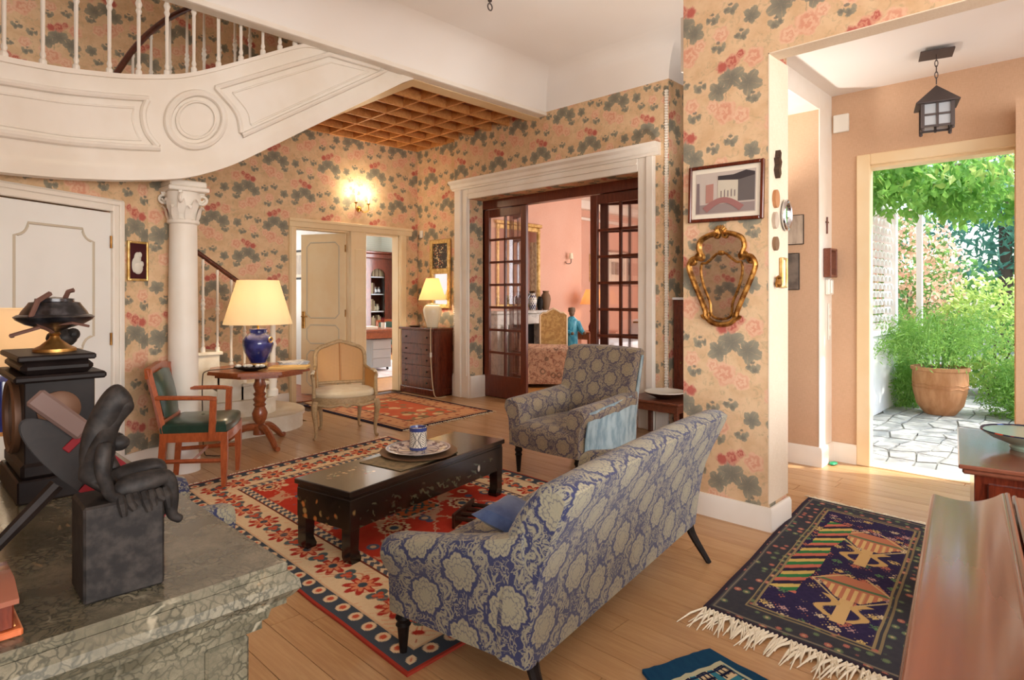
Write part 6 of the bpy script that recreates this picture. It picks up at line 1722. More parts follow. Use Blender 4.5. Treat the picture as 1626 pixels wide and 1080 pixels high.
for s_ in (-0.085, 0.085): b.box(-0.007, 0.007, s_ - 0.006, s_ + 0.006, 0.0, 0.18); b.box(s_ - 0.006, s_ + 0.006, -0.007, 0.007, 0.0, 0.18)
b.build('frame', M['iron'], ln)
for s_ in (-0.082, 0.082): MB().box(-0.082, 0.082, s_ - 0.001, s_ + 0.001, 0.01, 0.175).build('pane', M['lantern_glass'], ln); MB().box(s_ - 0.001, s_ + 0.001, -0.082, 0.082, 0.01, 0.175).build('pane', M['lantern_glass'], ln)
for x in (-0.085, 0.085):
    for y in (-0.085, 0.085): MB().ball((x, y, -0.008), 0.012, 8, 6).build('foot', M['iron'], ln)
# ------------------------------------------------------------------ entrance table, bowl, polished desk in the foreground
et = thing('hall_table', 'mahogany table with a moulded top beside the garden door', 'table', (2.9, 0.415, 0), R(8.5))
MB().box(0, 0.82, -0.9, 0.0, 0.735, 0.752, 0.004).box(0.012, 0.808, -0.89, -0.012, 0.715, 0.736, 0.006).build('top', M['mahogany_x'], et)
MB().box(0.05, 0.76, -0.86, -0.05, 0.08, 0.716, 0.003).build('body', M['mahogany'], et)
MB().box(0.036, 0.05, -0.82, -0.09, 0.45, 0.68, 0.004).build('drawer', M['mahogany'], et)
MB().box(0.03, 0.78, -0.88, -0.03, 0.0, 0.085, 0.006).build('plinth', M['mahogany'], et)
bw = thing('painted_bowl', 'shallow bowl painted with orange and blue flowers on the entrance table', 'bowl', (3.36, 0.24, 0.7525))
MB().lathe([(0.06, 0), (0.065, 0.012), (0.06, 0.02), (0.13, 0.05), (0.165, 0.075)], 32, cap=True).build('outside', M['bowl_outside'], bw)
MB().lathe([(0.165, 0.075), (0.162, 0.08), (0.12, 0.056), (0.05, 0.03), (0.0, 0.028)], 32, cap=False).build('inside', M['bowl_glaze'], bw)
dk = thing('polished_desk', 'polished mahogany piano-like desk with a hollow curved lid in the right foreground', 'desk', (2.207 - 1.45 * 0.991, 0.384 - 1.45 * 0.133, 0), R(7.65))
lid = [(0.0, 0.795), (-0.004, 0.803), (-0.014, 0.806), (-0.045, 0.801), (-0.085, 0.8), (-0.12, 0.808), (-0.15, 0.824), (-0.168, 0.838), (-0.176, 0.838), (-0.176, 0.815), (-0.1, 0.785), (0.0, 0.785)]
lid = [(v.x, v.y) for v in spline([(p[0], p[1], 0) for p in lid[:9]], 3)] + lid[9:]
MB().prism(lid, 'x', 0, 1.45).build('curved_lid', M['mahogany_x'], dk)
MB().tube([(0, -0.18, 0.836), (1.45, -0.18, 0.836)], 0.007, 8).tube([(0, -0.196, 0.832), (1.45, -0.196, 0.832)], 0.006, 8).build('bead', M['mahogany'], dk)
MB().box(0, 1.45, -0.62, -0.19, 0.8, 0.834, 0.004).build('top', M['mahogany_x'], dk)
MB().box(0.02, 1.43, -0.6, -0.012, 0.02, 0.79, 0.004).build('body', M['mahogany'], dk)
_c, _s = math.cos(R(HEAD)), math.sin(R(HEAD))
_d = 2.6 * 979 / 475; _l = -35 / 979 * _d
hk = thing('ceiling_hook', 'small dark metal ring hook in the middle of the ceiling', 'hook', (_d * _c + _l * _s, _d * _s - _l * _c, 3.9))
MB().lathe([(0.02, 0.095), (0.018, 0.06), (0.006, 0.055), (0.006, 0.04)], 12).build('stem', M['iron'], hk)
MB().tube([(0.026 * math.cos(t), 0.0, 0.012 + 0.03 * math.sin(t)) for t in [2 * PI * j / 20 for j in range(20)]], 0.006, 6, closed=True).build('ring', M['iron'], hk); hk.children[-1].rotation_euler = (0, 0, R(-46))

framed('niche_picture', 'small wooden framed picture hanging in the niche above the cabinet', (5.985, 3.239, 1.66), 0, 0.2, 0.27, 0.02, 'light_wood', 'picture_mat')
# ------------------------------------------------------------------ corridor and study beyond the far doors
b = MB().box(3.1, 3.2, 7.7, 10.6, 0, 3.2); b.box(3.1, 4.7, 10.5, 10.6, 0, 3.2)
struct(b.build('wall_corridor', M['door_white']), 'white corridor wall behind the open door')
struct(MB().box(3.1, 4.66, 7.7, 10.6, -0.1, 0.0).build('floor_corridor', M['terracotta_tile']), 'red terracotta tiled corridor floor')
struct(MB().box(3.1, 9.1, 7.7, 13.4, 3.2, 3.3).build('ceiling_study', M['ceiling_white']), 'white ceiling of the study')
b = MB().box(4.66, 4.72, 7.7, 10.6, 0, 3.2); struct(b.build('wall_divider', M['door_white']), 'white wall between corridor and study')
b = MB().box(4.66, 9.1, 13.2, 13.4, 0, 3.2); b.box(4.66, 4.74, 10.6, 13.2, 0, 3.2); b.box(8.9, 9.1, 7.7, 13.2, 0, 3.2); b.box(5.96, 8.9, 7.7, 7.8, 0, 3.2)
struct(b.build('wall_study', M['trellis_paper']), 'green trellis wallpaper of the study')
struct(MB().box(4.66, 9.1, 7.7, 13.4, -0.1, 0.0).build('floor_study', M['light_wood']), 'light wooden study floor')
framed('corridor_picture', 'dark framed picture on the corridor wall behind the open door', (4.659, 9.35, 1.66), R(-90), 0.42, 0.46, 0.03, 'ebony', 'photo_grey', 0.05)
rg = rug('carpet', 'pale grey rug under the study desk', [(5.6, 8.9), (7.8, 8.9), (7.8, 11.4), (5.6, 11.4)], M['pale_rug'], 2.2, 2.5, 0.012)
# bookcase
bk_ = thing('bookcase', 'tall mahogany bookcase with an arched glazed door in the study', 'bookcase', (7.75, 12.62, 0))
b = MB().box(0, 1.4, 0.1, 0.55, 0, 0.12, 0.004); b.box(0.0, 0.05, 0.08, 0.55, 0.1, 2.3); b.box(1.35, 1.4, 0.08, 0.55, 0.1, 2.3); b.box(0, 1.4, 0.5, 0.55, 0.1, 2.3); b.box(0, 1.4, 0.08, 0.55, 2.25, 2.3)
b.build('carcass', M['mahogany'], bk_)
MB().box(-0.05, 1.45, 0.0, 0.57, 2.3, 2.42, 0.02).box(-0.08, 1.48, -0.03, 0.58, 2.42, 2.47, 0.01).build('cornice', M['mahogany'], bk_)
SH = (0.12, 0.6, 1.02, 1.44, 1.86)
for z in SH: MB().box(0.05, 1.35, 0.14, 0.5, z - 0.015, z + 0.01).build('shelf', M['sheet_white'], bk_)
for x0, x1 in ((0.0, 0.36), (1.04, 1.4)): MB().box(x0, x1, 0.05, 0.085, 0.12, 2.28, 0.006).build('side_panel', M['mahogany'], bk_)
arc_in = [(0.5, 0.25), (0.9, 0.25), (0.9, 1.9)] + [(0.7 + 0.2 * math.cos(R(a)), 1.9 + 0.16 * math.sin(R(a))) for a in range(15, 180, 15)] + [(0.5, 1.9)]
outer = [(0.36, 0.12), (1.04, 0.12), (1.04, 2.28), (0.36, 2.28)]
dr = MB()
dr.box(0.36, 0.5, 0.05, 0.085, 0.12, 2.28); dr.box(0.9, 1.04, 0.05, 0.085, 0.12, 2.28); dr.box(0.5, 0.9, 0.05, 0.085, 0.12, 0.25)
tp = [(0.5, 2.28)] + [(0.7 - 0.2 * math.cos(R(a)), 1.9 + 0.16 * math.sin(R(a))) for a in range(0, 181, 15)] + [(0.9, 2.28)]
dr.prism(tp, 'y', 0.05, 0.085)
dro = dr.build('door', M['mahogany'], bk_); MB().prism(arc_in, 'y', 0.062, 0.066).build('pane', M['bookcase_glass'], dro)
rb = random.Random(11)
for si, z in enumerate(SH[1:]):
    x = 0.47
    n = 0
    while x < 0.93:
        w_ = rb.uniform(0.028, 0.05); h = rb.uniform(0.22, 0.33)
        if si in (1, 2) and x > 0.66: break
        o = MB().box(0, w_ - 0.002, 0, 0.16, 0, h, 0.002).build('book', M['books']); o.location = (7.75 + x, 12.62 + 0.17, z + 0.0115)
        tag(o, '%s book from the left on the %s shelf of the study bookcase' % (('first', 'second', 'third', 'fourth', 'fifth', 'sixth', 'seventh', 'eighth', 'ninth', 'tenth', 'eleventh', 'twelfth', 'thirteenth', 'fourteenth', 'fifteenth', 'sixteenth', 'seventeenth', 'eighteenth')[n], ('lowest', 'second lowest', 'second highest', 'top')[si]), 'book', 'books in the study bookcase')
        x += w_; n += 1
for k, (x, z) in enumerate(((0.74, 1.03), (0.84, 1.03), (0.78, 1.45), (0.88, 1.45))):
    o = MB().lathe([(0.03, 0), (0.05, 0.05), (0.045, 0.1), (0.02, 0.14), (0.03, 0.17), (0, 0.175)], 14).build('jug', M['chrome'] if k > 1 else M['cream_ceramic']); o.location = (7.75 + x, 12.62 + 0.3, z + 0.0015)
    tag(o, ('cream jug left of its pair in the bookcase', 'cream jug right of its pair in the bookcase', 'silver jug left of its pair in the bookcase', 'silver jug right of its pair in the bookcase')[k], 'jug', 'jugs in the bookcase')
# desk with drawer unit and chair
de = thing('writing_desk', 'wooden writing desk covered with papers in the study', 'desk', (5.75, 9.6, 0.0148))
MB().box(0, 1.25, 0, 0.7, 0.73, 0.77, 0.006).build('top', M['table_wood'], de); MB().box(0.04, 1.2, 0.04, 0.66, 0.6, 0.731, 0.004).build('apron', M['table_wood'], de)
for x in (0.05, 1.15):
    for y in (0.05, 0.6): MB().prism([(x, 0.62), (x + 0.055, 0.62), (x + 0.045, 0.0), (x + 0.012, 0.0)], 'y', y, y + 0.05).build('leg', M['table_wood'], de)
du = thing('drawer_unit', 'grey metal drawer unit on castors under the study desk', 'drawer unit', (6.35, 9.72, 0.0148))
MB().box(0, 0.42, 0, 0.5, 0.05, 0.58, 0.006).build('body', M['grey_metal'], du)
for k in range(3): MB().box(0.012, 0.408, -0.01, 0.0, 0.06 + 0.17 * k, 0.22 + 0.17 * k, 0.004).build('drawer', M['grey_metal'], du)
for x in (0.05, 0.37):
    for y in (0.05, 0.45): MB().ball((x, y, 0.025), 0.025, 8, 6).build('castor', M['ebony'], du)
sch = thing('desk_chair', 'green leather wooden armchair behind the study desk', 'chair', (7.35, 10.7, 0.0148), R(140))
desk_chair(sch)
pp_ = MB().box(0, 0.3, 0, 0.22, 0, 0.05, 0.003).build('paper_stack', M['paper']); pp_.location = (6.2, 9.75, 0.786); tag(pp_, 'stack of white papers on the study desk', 'papers')
ppt = thing('pen_pot', 'pen pot with red pens on the study desk', 'pen pot', (6.75, 9.95, 0.786)); MB().lathe([(0.045, 0), (0.045, 0.11), (0.04, 0.11), (0.04, 0.005), (0, 0.005)], 14).build('pot', M['relief_white'], ppt)
for k in range(4): MB().tube([(0.01 * (k - 1.5), 0.01, 0.02), (0.025 * (k - 1.5), 0.02, 0.2)], 0.007, 6).build('pen', M['red_lacquer'], ppt)

# ------------------------------------------------------------------ living room beyond the glazed doors
b = MB().box(5.96, 6.9, 7.62, 7.7, 0, 3.5); b.box(6.9, 9.6, 7.4, 8.1, 0, 3.5); b.box(9.6, 12.7, 8.0, 8.1, 0, 3.5); b.box(12.5, 12.7, 3.3, 8.0, 0, 3.5); b.box(6.5, 12.7, 3.3, 3.36, 0, 3.5)
struct(b.build('wall_living', M['salmon_wall']), 'salmon fabric walls of the living room')
struct(MB().box(5.96, 12.7, 3.3, 8.1, 3.4, 3.5).build('ceiling_living', M['ceiling_white']), 'white ceiling of the living room')
struct(MB().box(5.95, 12.7, 3.3, 8.1, -0.1, 0.0).build('floor_living', M['light_wood']), 'wooden floor of the living room')
b = MB().box(9.6, 12.5, 7.86, 8.0, 3.22, 3.4, 0.01); b.box(9.6, 12.5, 7.94, 8.0, 3.0, 3.06, 0.01); b.box(6.9, 9.62, 7.3, 7.4, 3.3, 3.4, 0.01)
struct(b.build('trim_12', M['white_paint']), 'white cornice of the living room')
fp = thing('fireplace', 'white marble fireplace in the living room', 'fireplace', (7.0, 7.1, 0))
MB().box(-0.05, 1.45, -0.04, 0.29, 1.1, 1.15, 0.01).build('shelf', M['white_marble'], fp); MB().box(0, 1.4, 0, 0.29, 0.92, 1.1, 0.01).build('frieze', M['white_marble'], fp)
for x in (0, 1.15): MB().prism([(x, 0), (x + 0.25, 0), (x + 0.25, 0.92), (x, 0.92)], 'y', 0.0, 0.29).build('jamb', M['white_marble'], fp); MB().tube(spline([(x + 0.125, -0.01, 0.9), (x + 0.125, -0.05, 0.75), (x + 0.125, -0.02, 0.5), (x + 0.125, -0.01, 0.1)], 4), 0.05, 8).build('console', M['white_marble'], fp)
MB().box(0.25, 1.15, 0.24, 0.29, 0, 0.92).build('fireback', M['ebony'], fp)
for k, (x, y, h, r, m_2, lb) in enumerate(((7.75, 7.2, 0.26, 0.07, 'blue_china', 'left blue and white jar on the living room mantel'), (7.98, 7.22, 0.3, 0.08, 'blue_china', 'taller blue and white jar on the living room mantel'), (8.15, 7.2, 0.24, 0.06, 'bronze_dark', 'dark jar on the living room mantel'), (8.33, 7.22, 0.34, 0.09, 'rattan_tray', 'tan oriental vase at the right end of the mantel'))):
    o = MB().lathe([(r * 0.6, 0), (r * 0.8, h * 0.2), (r, h * 0.55), (r * 0.9, h * 0.75), (r * 0.55, h * 0.9), (r * 0.65, h), (0, h * 0.99)], 18).build('vase', M[m_2]); o.location = (x, y, 1.151); tag(o, lb, 'vase', 'vases on the living room mantel')
gm = thing('overmantel_mirror', 'large gilt framed mirror above the living room fireplace', 'mirror', (7.25, 7.4, 1.2))
b = MB()
for x0, x1, z0, z1 in ((0, 0.06, 0, 1.42), (1.04, 1.1, 0, 1.42), (0.06, 1.04, 0, 0.06), (0.06, 1.04, 1.34, 1.42)): b.box(x0, x1, -0.04, -0.002, z0, z1, 0.01)
b.box(-0.03, 1.13, -0.06, -0.002, 1.42, 1.48, 0.01); b.build('frame', M['gilt_pale'], gm)
MB().box(0.05, 1.05, -0.012, -0.003, 0.05, 1.35).build('mirror_glass', M['mirror'], gm)
wn_ = MB().box(12.46, 12.5, 3.5, 5.3, 0.4, 2.7).build('window_3', M['window_bright']); struct(wn_, 'bright living room window seen in the mirror')
for k, y in enumerate((3.45, 5.0)):
    rows = [[(12.4 + 0.04 * math.sin(i * 1.9), y + i * 0.045, 0.05 + 2.8 * j / 4) for j in range(5)] for i in range(12)]
    b = MB().grid(rows); b.grid([[(p[0] + 0.01, p[1], p[2]) for p in r] for r in rows], flip=True); o = b.build('curtain', M['curtain']); tag(o, ('patterned curtain on the near side of the living room window', 'patterned curtain on the far side of the living room window')[k], 'curtain', 'living room curtains')
lch = thing('armchair', 'flowered chintz armchair beyond the glazed doors', 'armchair', (7.35, 6.95, 0), R(-136))
upholstered(lch, 0.75, 0.8, 0.06, 0.42, 0.6, 0.8, 0.06, M['chintz'], M['chintz'], 0.15, 0.02, 0.01, 0.62, sabre=False)
wch = thing('armchair', 'pale covered armchair behind the right glazed leaf', 'armchair', (8.75, 5.2, 0), R(60))
upholstered(wch, 0.8, 0.8, 0.06, 0.45, 0.66, 1.0, 0.08, M['sheet_white'], M['sheet_white'], 0.15, 0.03, 0.01, 0.7, sabre=False)
# high backed chair
hb = thing('high_back_chair', 'gold brocade high-backed chair with a cream frame by the fireplace', 'chair', (7.83, 6.62, 0), R(-46))
for x, y in ((-0.2, -0.02), (0.2, -0.02), (-0.2, 0.4), (0.2, 0.4)): MB().tube([(x, y, 0.4), (x * 1.03, y, 0.0)], [0.025, 0.014], 8).build('leg', M['cream_paint'], hb)
MB().box(-0.23, 0.23, -0.03, 0.44, 0.38, 0.48, 0.02).build('seat', M['gold_brocade'], hb)
fo = [(-0.22, 0.45), (-0.22, 1.08), (-0.17, 1.12), (-0.12, 1.12), (-0.06, 1.16), (0, 1.19), (0.06, 1.16), (0.12, 1.12), (0.17, 1.12), (0.22, 1.08), (0.22, 0.45)]
MB().prism(fo, 'y', -0.02, 0.02).build('back_panel', M['gold_brocade'], hb); MB().tube([(p[0], -0.012, p[1]) for p in fo], 0.016, 8).build('back_frame', M['cream_paint'], hb)
# turquoise robed statue
ts = thing('robed_statue', 'turquoise glazed statue of a robed figure in the living room', 'statue', (8.67, 6.9, 0), R(-46))
MB().box(-0.15, 0.15, -0.13, 0.13, 0, 0.24, 0.02).build('pedestal', M['turquoise'], ts)
MB().lathe([(0.14, 0.24), (0.13, 0.3), (0.115, 0.5), (0.105, 0.7), (0.13, 0.86), (0.125, 0.95), (0.06, 1.02), (0.035, 1.04)], 18, sy=0.7).build('robe', M['turquoise'], ts)
MB().tube([(-0.1, -0.02, 0.94), (-0.14, -0.06, 0.78), (-0.02, -0.12, 0.73)], [0.05, 0.055, 0.045], 8).tube([(0.1, -0.02, 0.94), (0.15, -0.05, 0.8), (0.2, -0.1, 0.74)], [0.05, 0.055, 0.04], 8).build('sleeve', M['turquoise'], ts)
MB().ball((-0.0, -0.13, 0.735), 0.03, 10, 8).build('hand', M['skin_bronze'], ts); MB().ball((0.215, -0.11, 0.745), 0.03, 10, 8).build('hand', M['skin_bronze'], ts)
MB().ball((0, -0.01, 1.1), 0.06, 14, 10, (0.85, 0.95, 1.2)).ball((0, -0.065, 1.09), 0.012, 6, 5).build('head', M['skin_bronze'], ts)
MB().lathe([(0.058, 1.11), (0.066, 1.13), (0.062, 1.19), (0.0, 1.2)], 14).build('cap', M['skin_bronze'], ts)
# console table with lamp and small vase
tb2 = thing('console_table', 'reddish wooden side table under the living room lamp', 'table', (9.0, 6.75, 0))
MB().box(0, 0.9, 0, 0.5, 0.71, 0.74, 0.005).build('top', M['table_wood'], tb2); MB().box(0.03, 0.87, 0.03, 0.47, 0.6, 0.711).build('apron', M['table_wood'], tb2)
for x in (0.03, 0.82):
    for y in (0.03, 0.42): MB().box(x, x + 0.05, y, y + 0.05, 0, 0.61, 0.003).build('leg', M['table_wood'], tb2)
lamp('table_lamp', 'column lamp with a peach pleated shade in the living room', (9.4, 6.98, 0.741),
     [('base', [(0.08, 0), (0.08, 0.02), (0.03, 0.04), (0.03, 0.33), (0.06, 0.37), (0.05, 0.39), (0.015, 0.41), (0.015, 0.55)], 'old_brass')], [(0.24, 0.5), (0.13, 0.78)], SHADE4, 5, 0.62)
sv_ = MB().lathe([(0.03, 0), (0.05, 0.05), (0.055, 0.1), (0.03, 0.17), (0.014, 0.2), (0.014, 0.29), (0.022, 0.31), (0, 0.305)], 16).build('bud_vase', M['red_lacquer']); sv_.location = (9.12, 6.8, 0.741); tag(sv_, 'small dark red long-necked vase beside the living room lamp', 'vase')
s2 = thing('wall_sconce', 'single-arm wall sconce on the salmon wall', 'sconce', (9.1, 7.4, 2.05))
MB().tube(spline([(0, -0.01, 0), (-0.03, -0.06, -0.04), (0.04, -0.1, -0.03), (0.05, -0.1, 0.06)], 4), 0.008, 6).build('arm', M['iron'], s2); MB().lathe([(0.05, 0.05), (0.035, 0.16)], 12, (0.05, -0.1, 0)).build('shade', M['cream_ceramic'], s2)
framed('wall_picture', 'white mounted picture on the far salmon wall', (11.2, 7.999, 1.62), 0, 0.9, 0.8, 0.04, 'side_wood', 'photo_dark', 0.22)
framed('wall_picture', 'narrow picture left of the white mounted one', (10.65, 7.999, 1.7), 0, 0.35, 0.6, 0.03, 'gilt_pale', 'photo_grey', 0.06)
# ------------------------------------------------------------------ terrace and garden
tf = MB().box(5.84, 40, -16, 2.15, -0.14, -0.03); tf.box(9.5, 40, 2.15, 24, -0.14, -0.03)
tf = struct(tf.build('ground', M['grout']), 'grey ground of the garden terrace')
rt = random.Random(21)
NXT, NYT = 17, 15
gx = [5.92 + 4.9 * i / NXT for i in range(NXT + 1)]; gy = [-1.0 + 3.0 * j / NYT for j in range(NYT + 1)]
G = {(i, j): (gx[i] + rt.uniform(-0.08, 0.08), gy[j] + rt.uniform(-0.055, 0.055)) for i in range(NXT + 1) for j in range(NYT + 1)}
for i in range(NXT):
    for j in range(NYT):
        pts = [G[i, j], G[i + 1, j], G[i + 1, j + 1], G[i, j + 1]]
        cx = sum(p[0] for p in pts) / 4; cy = sum(p[1] for p in pts) / 4
        k = rt.uniform(0.88, 0.94); h = rt.uniform(0.0, 0.008)
        pts = [(cx + (p[0] - cx) * k, cy + (p[1] - cy) * k) for p in pts]
        if cx < 0.05 + 5.9: pass
        e = rt.randint(0, 3)
        m_ = ((pts[e][0] + pts[(e + 1) % 4][0]) / 2 + rt.uniform(-0.02, 0.02), (pts[e][1] + pts[(e + 1) % 4][1]) / 2 + rt.uniform(-0.02, 0.02))
        pts = pts[:e + 1] + [m_] + pts[e + 1:]
        MB().prism(pts, 'z', -0.04, -0.022 + h).build('paving_stone', M['paving_stone'], tf)
# pierced screen wall on the left
scw = thing('garden_screen', 'white garden wall with pierced curved tiles left of the terrace', 'garden wall', (6.1, 2.0, -0.03))
MB().box(0, 3.3, 0, 0.14, 0, 0.95, 0.01).build('low_wall', M['white_stucco'], scw); MB().box(-0.02, 3.32, -0.03, 0.17, 0.95, 1.0, 0.008).build('coping', M['white_stucco'], scw)
for x in (0.0, 1.6, 3.2): MB().box(x, x + 0.12, 0, 0.14, 1.0, 2.5, 0.006).build('post', M['white_stucco'], scw)
MB().box(0, 3.32, 0.0, 0.14, 2.5, 2.6, 0.006).build('lintel', M['white_stucco'], scw)
ap = [(0.09 * math.cos(R(a)), 0.09 * math.sin(R(a))) for a in range(10, 171, 20)] + [(0.075 * math.cos(R(a)), 0.075 * math.sin(R(a))) for a in range(170, 9, -20)]
tile = MB().prism(ap, 'y', 0.0, 0.1).mesh('screen_tile', M['white_stucco'])
for r in range(15):
    for c_ in range(16):
        x = 0.2 + 0.185 * c_ + (0.0925 if r % 2 else 0)
        if abs(x - 1.66) < 0.13 or x > 3.15: continue
        link('screen_tile', tile, scw, (x, 0.02, 1.0 + 0.1 * r))
# pergola
pg = thing('pergola', 'white painted pergola posts and beams over the terrace', 'pergola', (0, 0, -0.03))
MB().box(10.0, 10.07, 1.84, 1.91, 0, 2.75, 0.004).build('post', M['white_stucco'], pg); MB().box(9.9, 9.97, -1.5, -1.43, 0, 2.75, 0.004).build('post', M['white_stucco'], pg)
MB().box(9.95, 10.03, -1.6, 2.1, 2.72, 2.83, 0.006).build('beam', M['white_stucco'], pg)
for y in (-0.6, 0.05, 0.7, 1.3, 1.85): MB().tube([(5.9, y, 3.15), (10.3, y, 2.87)], 0.035, 4).build('rafter', M['white_stucco'], pg)
# foliage
def leaves(n, sampler, size, m, parent, name='foliage', seed=1, aspect=0.5, droop=0.5):
    rng = np.random.default_rng(seed)
    P = sampler(rng, n)
    d = rng.normal(size=(n, 3)); d[:, 2] -= droop
    d /= np.linalg.norm(d, axis=1)[:, None]
    e = rng.normal(size=(n, 3)); e -= d * (e * d).sum(1)[:, None]; e /= np.linalg.norm(e, axis=1)[:, None]
    s = size * rng.uniform(0.6, 1.3, n)[:, None]
    nrm = np.cross(d, e)
    V = np.stack([P, P + d * s * 0.45 + e * s * aspect * 0.5 + nrm * s * 0.06, P + d * s, P + d * s * 0.45 - e * s * aspect * 0.5 + nrm * s * 0.06], 1).reshape(-1, 3)
    Fc = np.arange(n * 4).reshape(n, 4)
    me = bpy.data.meshes.new(name); me.from_pydata(V.tolist(), [], Fc.tolist()); me.materials.append(M[m]); me.update()
    return link(name, me, parent)
def blob(c, r, hollow=0.5):
    c = np.array(c); r = np.array(r)
    def f(rng, n):
        d = rng.normal(size=(n, 3)); d /= np.linalg.norm(d, axis=1)[:, None]
        q = rng.uniform(hollow, 1.0, n) ** 0.6
        P = c + d * r * q[:, None] + rng.normal(size=(n, 3)) * 0.05 * r
        P[:, 2] = np.maximum(P[:, 2], 0.01); return P
    return f
def boxs(lo, hi):
    lo = np.array(lo); hi = np.array(hi)
    return lambda rng, n: lo + (hi - lo) * rng.uniform(size=(n, 3))
def multi(*fs):
    def f(rng, n):
        k = n // len(fs); return np.concatenate([g(rng, k) for g in fs[:-1]] + [fs[-1](rng, n - k * (len(fs) - 1))])
    return f
vn = thing('climbing_vine', 'green vine hanging from the pergola above the garden door', 'vine', (7.2, 2.2, 0))
def loc_(f, o): return lambda rng, n: f(rng, n) - np.array(o)
leaves(5200, loc_(multi(boxs((6.9, -1.2, 2.78), (10.2, 2.2, 3.2)), boxs((7.6, -1.2, 2.55), (10.2, 2.2, 2.9)), blob((7.8, 1.75, 2.7), (0.7, 0.45, 0.4), 0.1), blob((8.8, 1.35, 2.65), (0.6, 0.5, 0.36), 0.1), boxs((9.7, -1.0, 2.35), (10.2, 1.5, 2.75))), (7.2, 2.2, 0)), 0.11, 'leaf_vine', vn, seed=2, aspect=0.55, droop=0.9)
leaves(800, loc_(boxs((7.2, -1.0, 2.6), (10.1, 2.1, 3.1)), (7.2, 2.2, 0)), 0.12, 'leaf_lime', vn, seed=3, droop=0.9)
for k in range(4): MB().tube(spline([(-0.2 + 0.1 * k, 0.0, 0.0), (-0.1 + 0.1 * k, -0.04, 1.3), (0.2 + 0.3 * k, -0.15, 2.5), (1.0 + 0.4 * k, -0.6 - 0.4 * k, 2.9)], 4), 0.014, 6).build('stem', M['bark'], vn)
def shrub(name, label, cat, loc, parts, stem_h=0.6, seed=1):
    t = thing(name, label, cat, loc)
    for k, (n, c, r, sz, m, nm, asp, dr) in enumerate(parts): leaves(n, blob(c, r, 0.35), sz, m, t, nm, seed + k, asp, dr)
    for k in range(4):
        a = k * 1.7; MB().tube([(0.03 * math.cos(a), 0.03 * math.sin(a), 0), (0.15 * math.cos(a), 0.15 * math.sin(a), stem_h), (0.35 * math.cos(a), 0.35 * math.sin(a), stem_h * 1.9)], [0.02, 0.015, 0.006], 6).build('stem', M['bark'], t)
    return t
shrub('flowering_shrub', 'tall shrub covered in pale pink blossom behind the white post', 'shrub', (11.6, 2.35, -0.03), [(1500, (0, 0, 1.6), (0.85, 0.75, 1.3), 0.11, 'leaf_shrub', 'foliage', 0.5, 0.2), (2100, (0, -0.03, 1.75), (0.88, 0.78, 1.1), 0.075, 'blossom', 'blossoms', 0.95, 0.0)], 0.8, 10)
shrub('leafy_shrub', 'dense green shrub against the pierced garden wall', 'shrub', (9.95, 2.25, -0.03), [(1500, (0, 0, 0.75), (0.5, 0.35, 0.75), 0.085, 'leaf_shrub', 'foliage', 0.5, 0.1)], 0.4, 20)
shrub('leafy_shrub', 'bright yellow green shrub behind the terracotta pot', 'shrub', (11.2, 1.2, -0.03), [(2200, (0, 0, 0.85), (0.85, 0.75, 0.85), 0.1, 'leaf_lime', 'foliage', 0.5, 0.1), (800, (0, 0, 0.7), (0.8, 0.7, 0.7), 0.1, 'leaf_shrub', 'foliage', 0.5, 0.1)], 0.5, 30)
shrub('leafy_shrub', 'low green shrub at the far right of the terrace', 'shrub', (10.6, 0.35, -0.03), [(1600, (0, 0, 0.5), (0.7, 0.5, 0.55), 0.09, 'leaf_fern', 'foliage', 0.5, 0.1)], 0.3, 40)
def tree(label, loc, h, r, seed):
    t = thing('garden_tree', label, 'tree', loc, 0, 'trees at the end of the garden')
    MB().tube([(0, 0, 0), (0.1, 0.05, h * 0.5), (0, 0.1, h * 0.9)], [0.18, 0.13, 0.05], 8).build('trunk', M['bark'], t)
    leaves(3600, multi(blob((0, 0, h * 0.62), (r, r, h * 0.34), 0.2), blob((r * 0.5, -r * 0.5, h * 0.45), (r * 0.7, r * 0.7, h * 0.25), 0.2)), 0.34, 'leaf_pine', t, 'crown', seed, 0.3, 0.6)
tree('blue green conifer at the end of the garden, right of the white post', (20.5, 1.9, -0.03), 6.5, 2.4, 50)
tree('second blue green conifer behind the blossom shrub', (20, 7.2, -0.03), 7.0, 2.4, 51)
tree('dark conifer at the far right edge of the garden', (22, -3.6, -0.03), 7.5, 2.6, 52)
hd = thing('hedge', 'long clipped green hedge closing the garden', 'hedge', (26, 2, -0.03), 0)
leaves(6000, boxs((-1.0, -9.0, 0.0), (0.6, 9.0, 2.6)), 0.3, 'leaf_shrub', hd, 'foliage', 60, 0.5, 0.2)
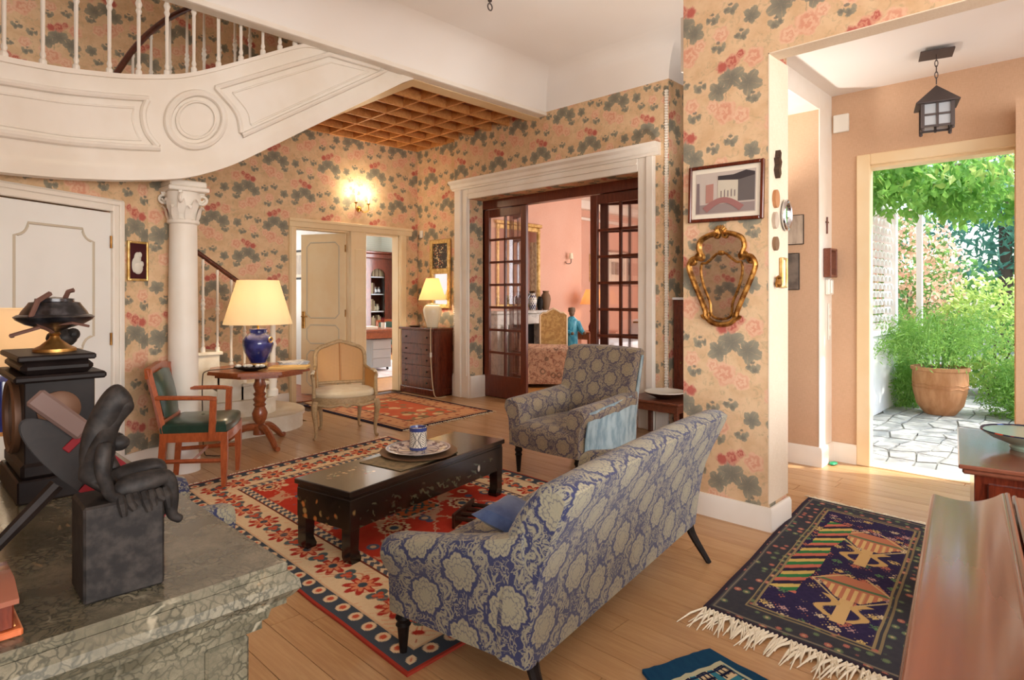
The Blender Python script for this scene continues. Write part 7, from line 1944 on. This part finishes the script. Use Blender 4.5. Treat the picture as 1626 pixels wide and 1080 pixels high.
# big terracotta pot with fern
pt = thing('potted_fern', 'feathery green fern in a large terracotta pot on the terrace', 'potted plant', (8.92, 1.46, -0.022))
MB().lathe([(0.15, 0), (0.17, 0.02), (0.24, 0.12), (0.275, 0.28), (0.285, 0.42), (0.28, 0.52), (0.3, 0.535), (0.3, 0.57), (0.275, 0.575), (0.26, 0.54), (0.0, 0.535)], 36).build('pot', M['terracotta'], pt)
for z in (0.33, 0.37): MB().tube([(0.284 * math.cos(2 * PI * k / 30), 0.284 * math.sin(2 * PI * k / 30), z + 0.01 * math.sin(k * 2.1)) for k in range(30)], 0.006, 5, closed=True).build('pot_band', M['terracotta'], pt)
MB().lathe([(0.262, 0.53), (0.2, 0.55), (0, 0.56)], 20, cap=False).build('soil', M['soil'], pt)
rngf = random.Random(8)
fr_pts = []
for k in range(60):
    a = rngf.uniform(0, 2 * PI); L = rngf.uniform(0.35, 0.85); up = rngf.uniform(0.3, 0.8)
    pth = spline([(0.12 * math.cos(a), 0.12 * math.sin(a), 0.53), ((0.12 + L * 0.35) * math.cos(a), (0.12 + L * 0.35) * math.sin(a), 0.55 + up * 0.8), ((0.12 + L * 0.75) * math.cos(a), (0.12 + L * 0.75) * math.sin(a), 0.5 + up * 0.8), ((0.12 + L) * math.cos(a), (0.12 + L) * math.sin(a), 0.42 + up * 0.6)], 5)
    if k < 40: MB().tube(pth, 0.005, 4).build('frond_stem', M['leaf_fern'], pt)
    fr_pts += [p for p in pth[3:]]
fp_ = np.array([list(p) for p in fr_pts])
leaves(7000, lambda rng, n: fp_[rng.integers(0, len(fp_), n)] + rng.normal(size=(n, 3)) * np.array([0.06, 0.06, 0.045]), 0.06, 'leaf_fern', pt, 'fronds', 70, 0.22, 0.3)
def spill(label, loc, r, seed, n=3500):
    t = thing('fern_clump', label, 'fern', loc)
    leaves(n, blob((0, 0, r[2] * 0.7), r, 0.15), 0.07, 'leaf_fern', t, 'fronds', seed, 0.25, 0.4)
    for k in range(5): MB().tube([(0, 0, 0), (r[0] * 0.5 * math.cos(k * 1.3), r[1] * 0.5 * math.sin(k * 1.3), r[2] * 1.1)], [0.01, 0.004], 5).build('frond_stem', M['leaf_fern'], t)
spill('feathery fern clump left of the terracotta pot', (9.35, 1.86, -0.022), (0.5, 0.22, 0.42), 80, 3000)
spill('feathery fern clump right of the terracotta pot', (9.3, 0.72, -0.022), (0.45, 0.42, 0.42), 81, 4200)
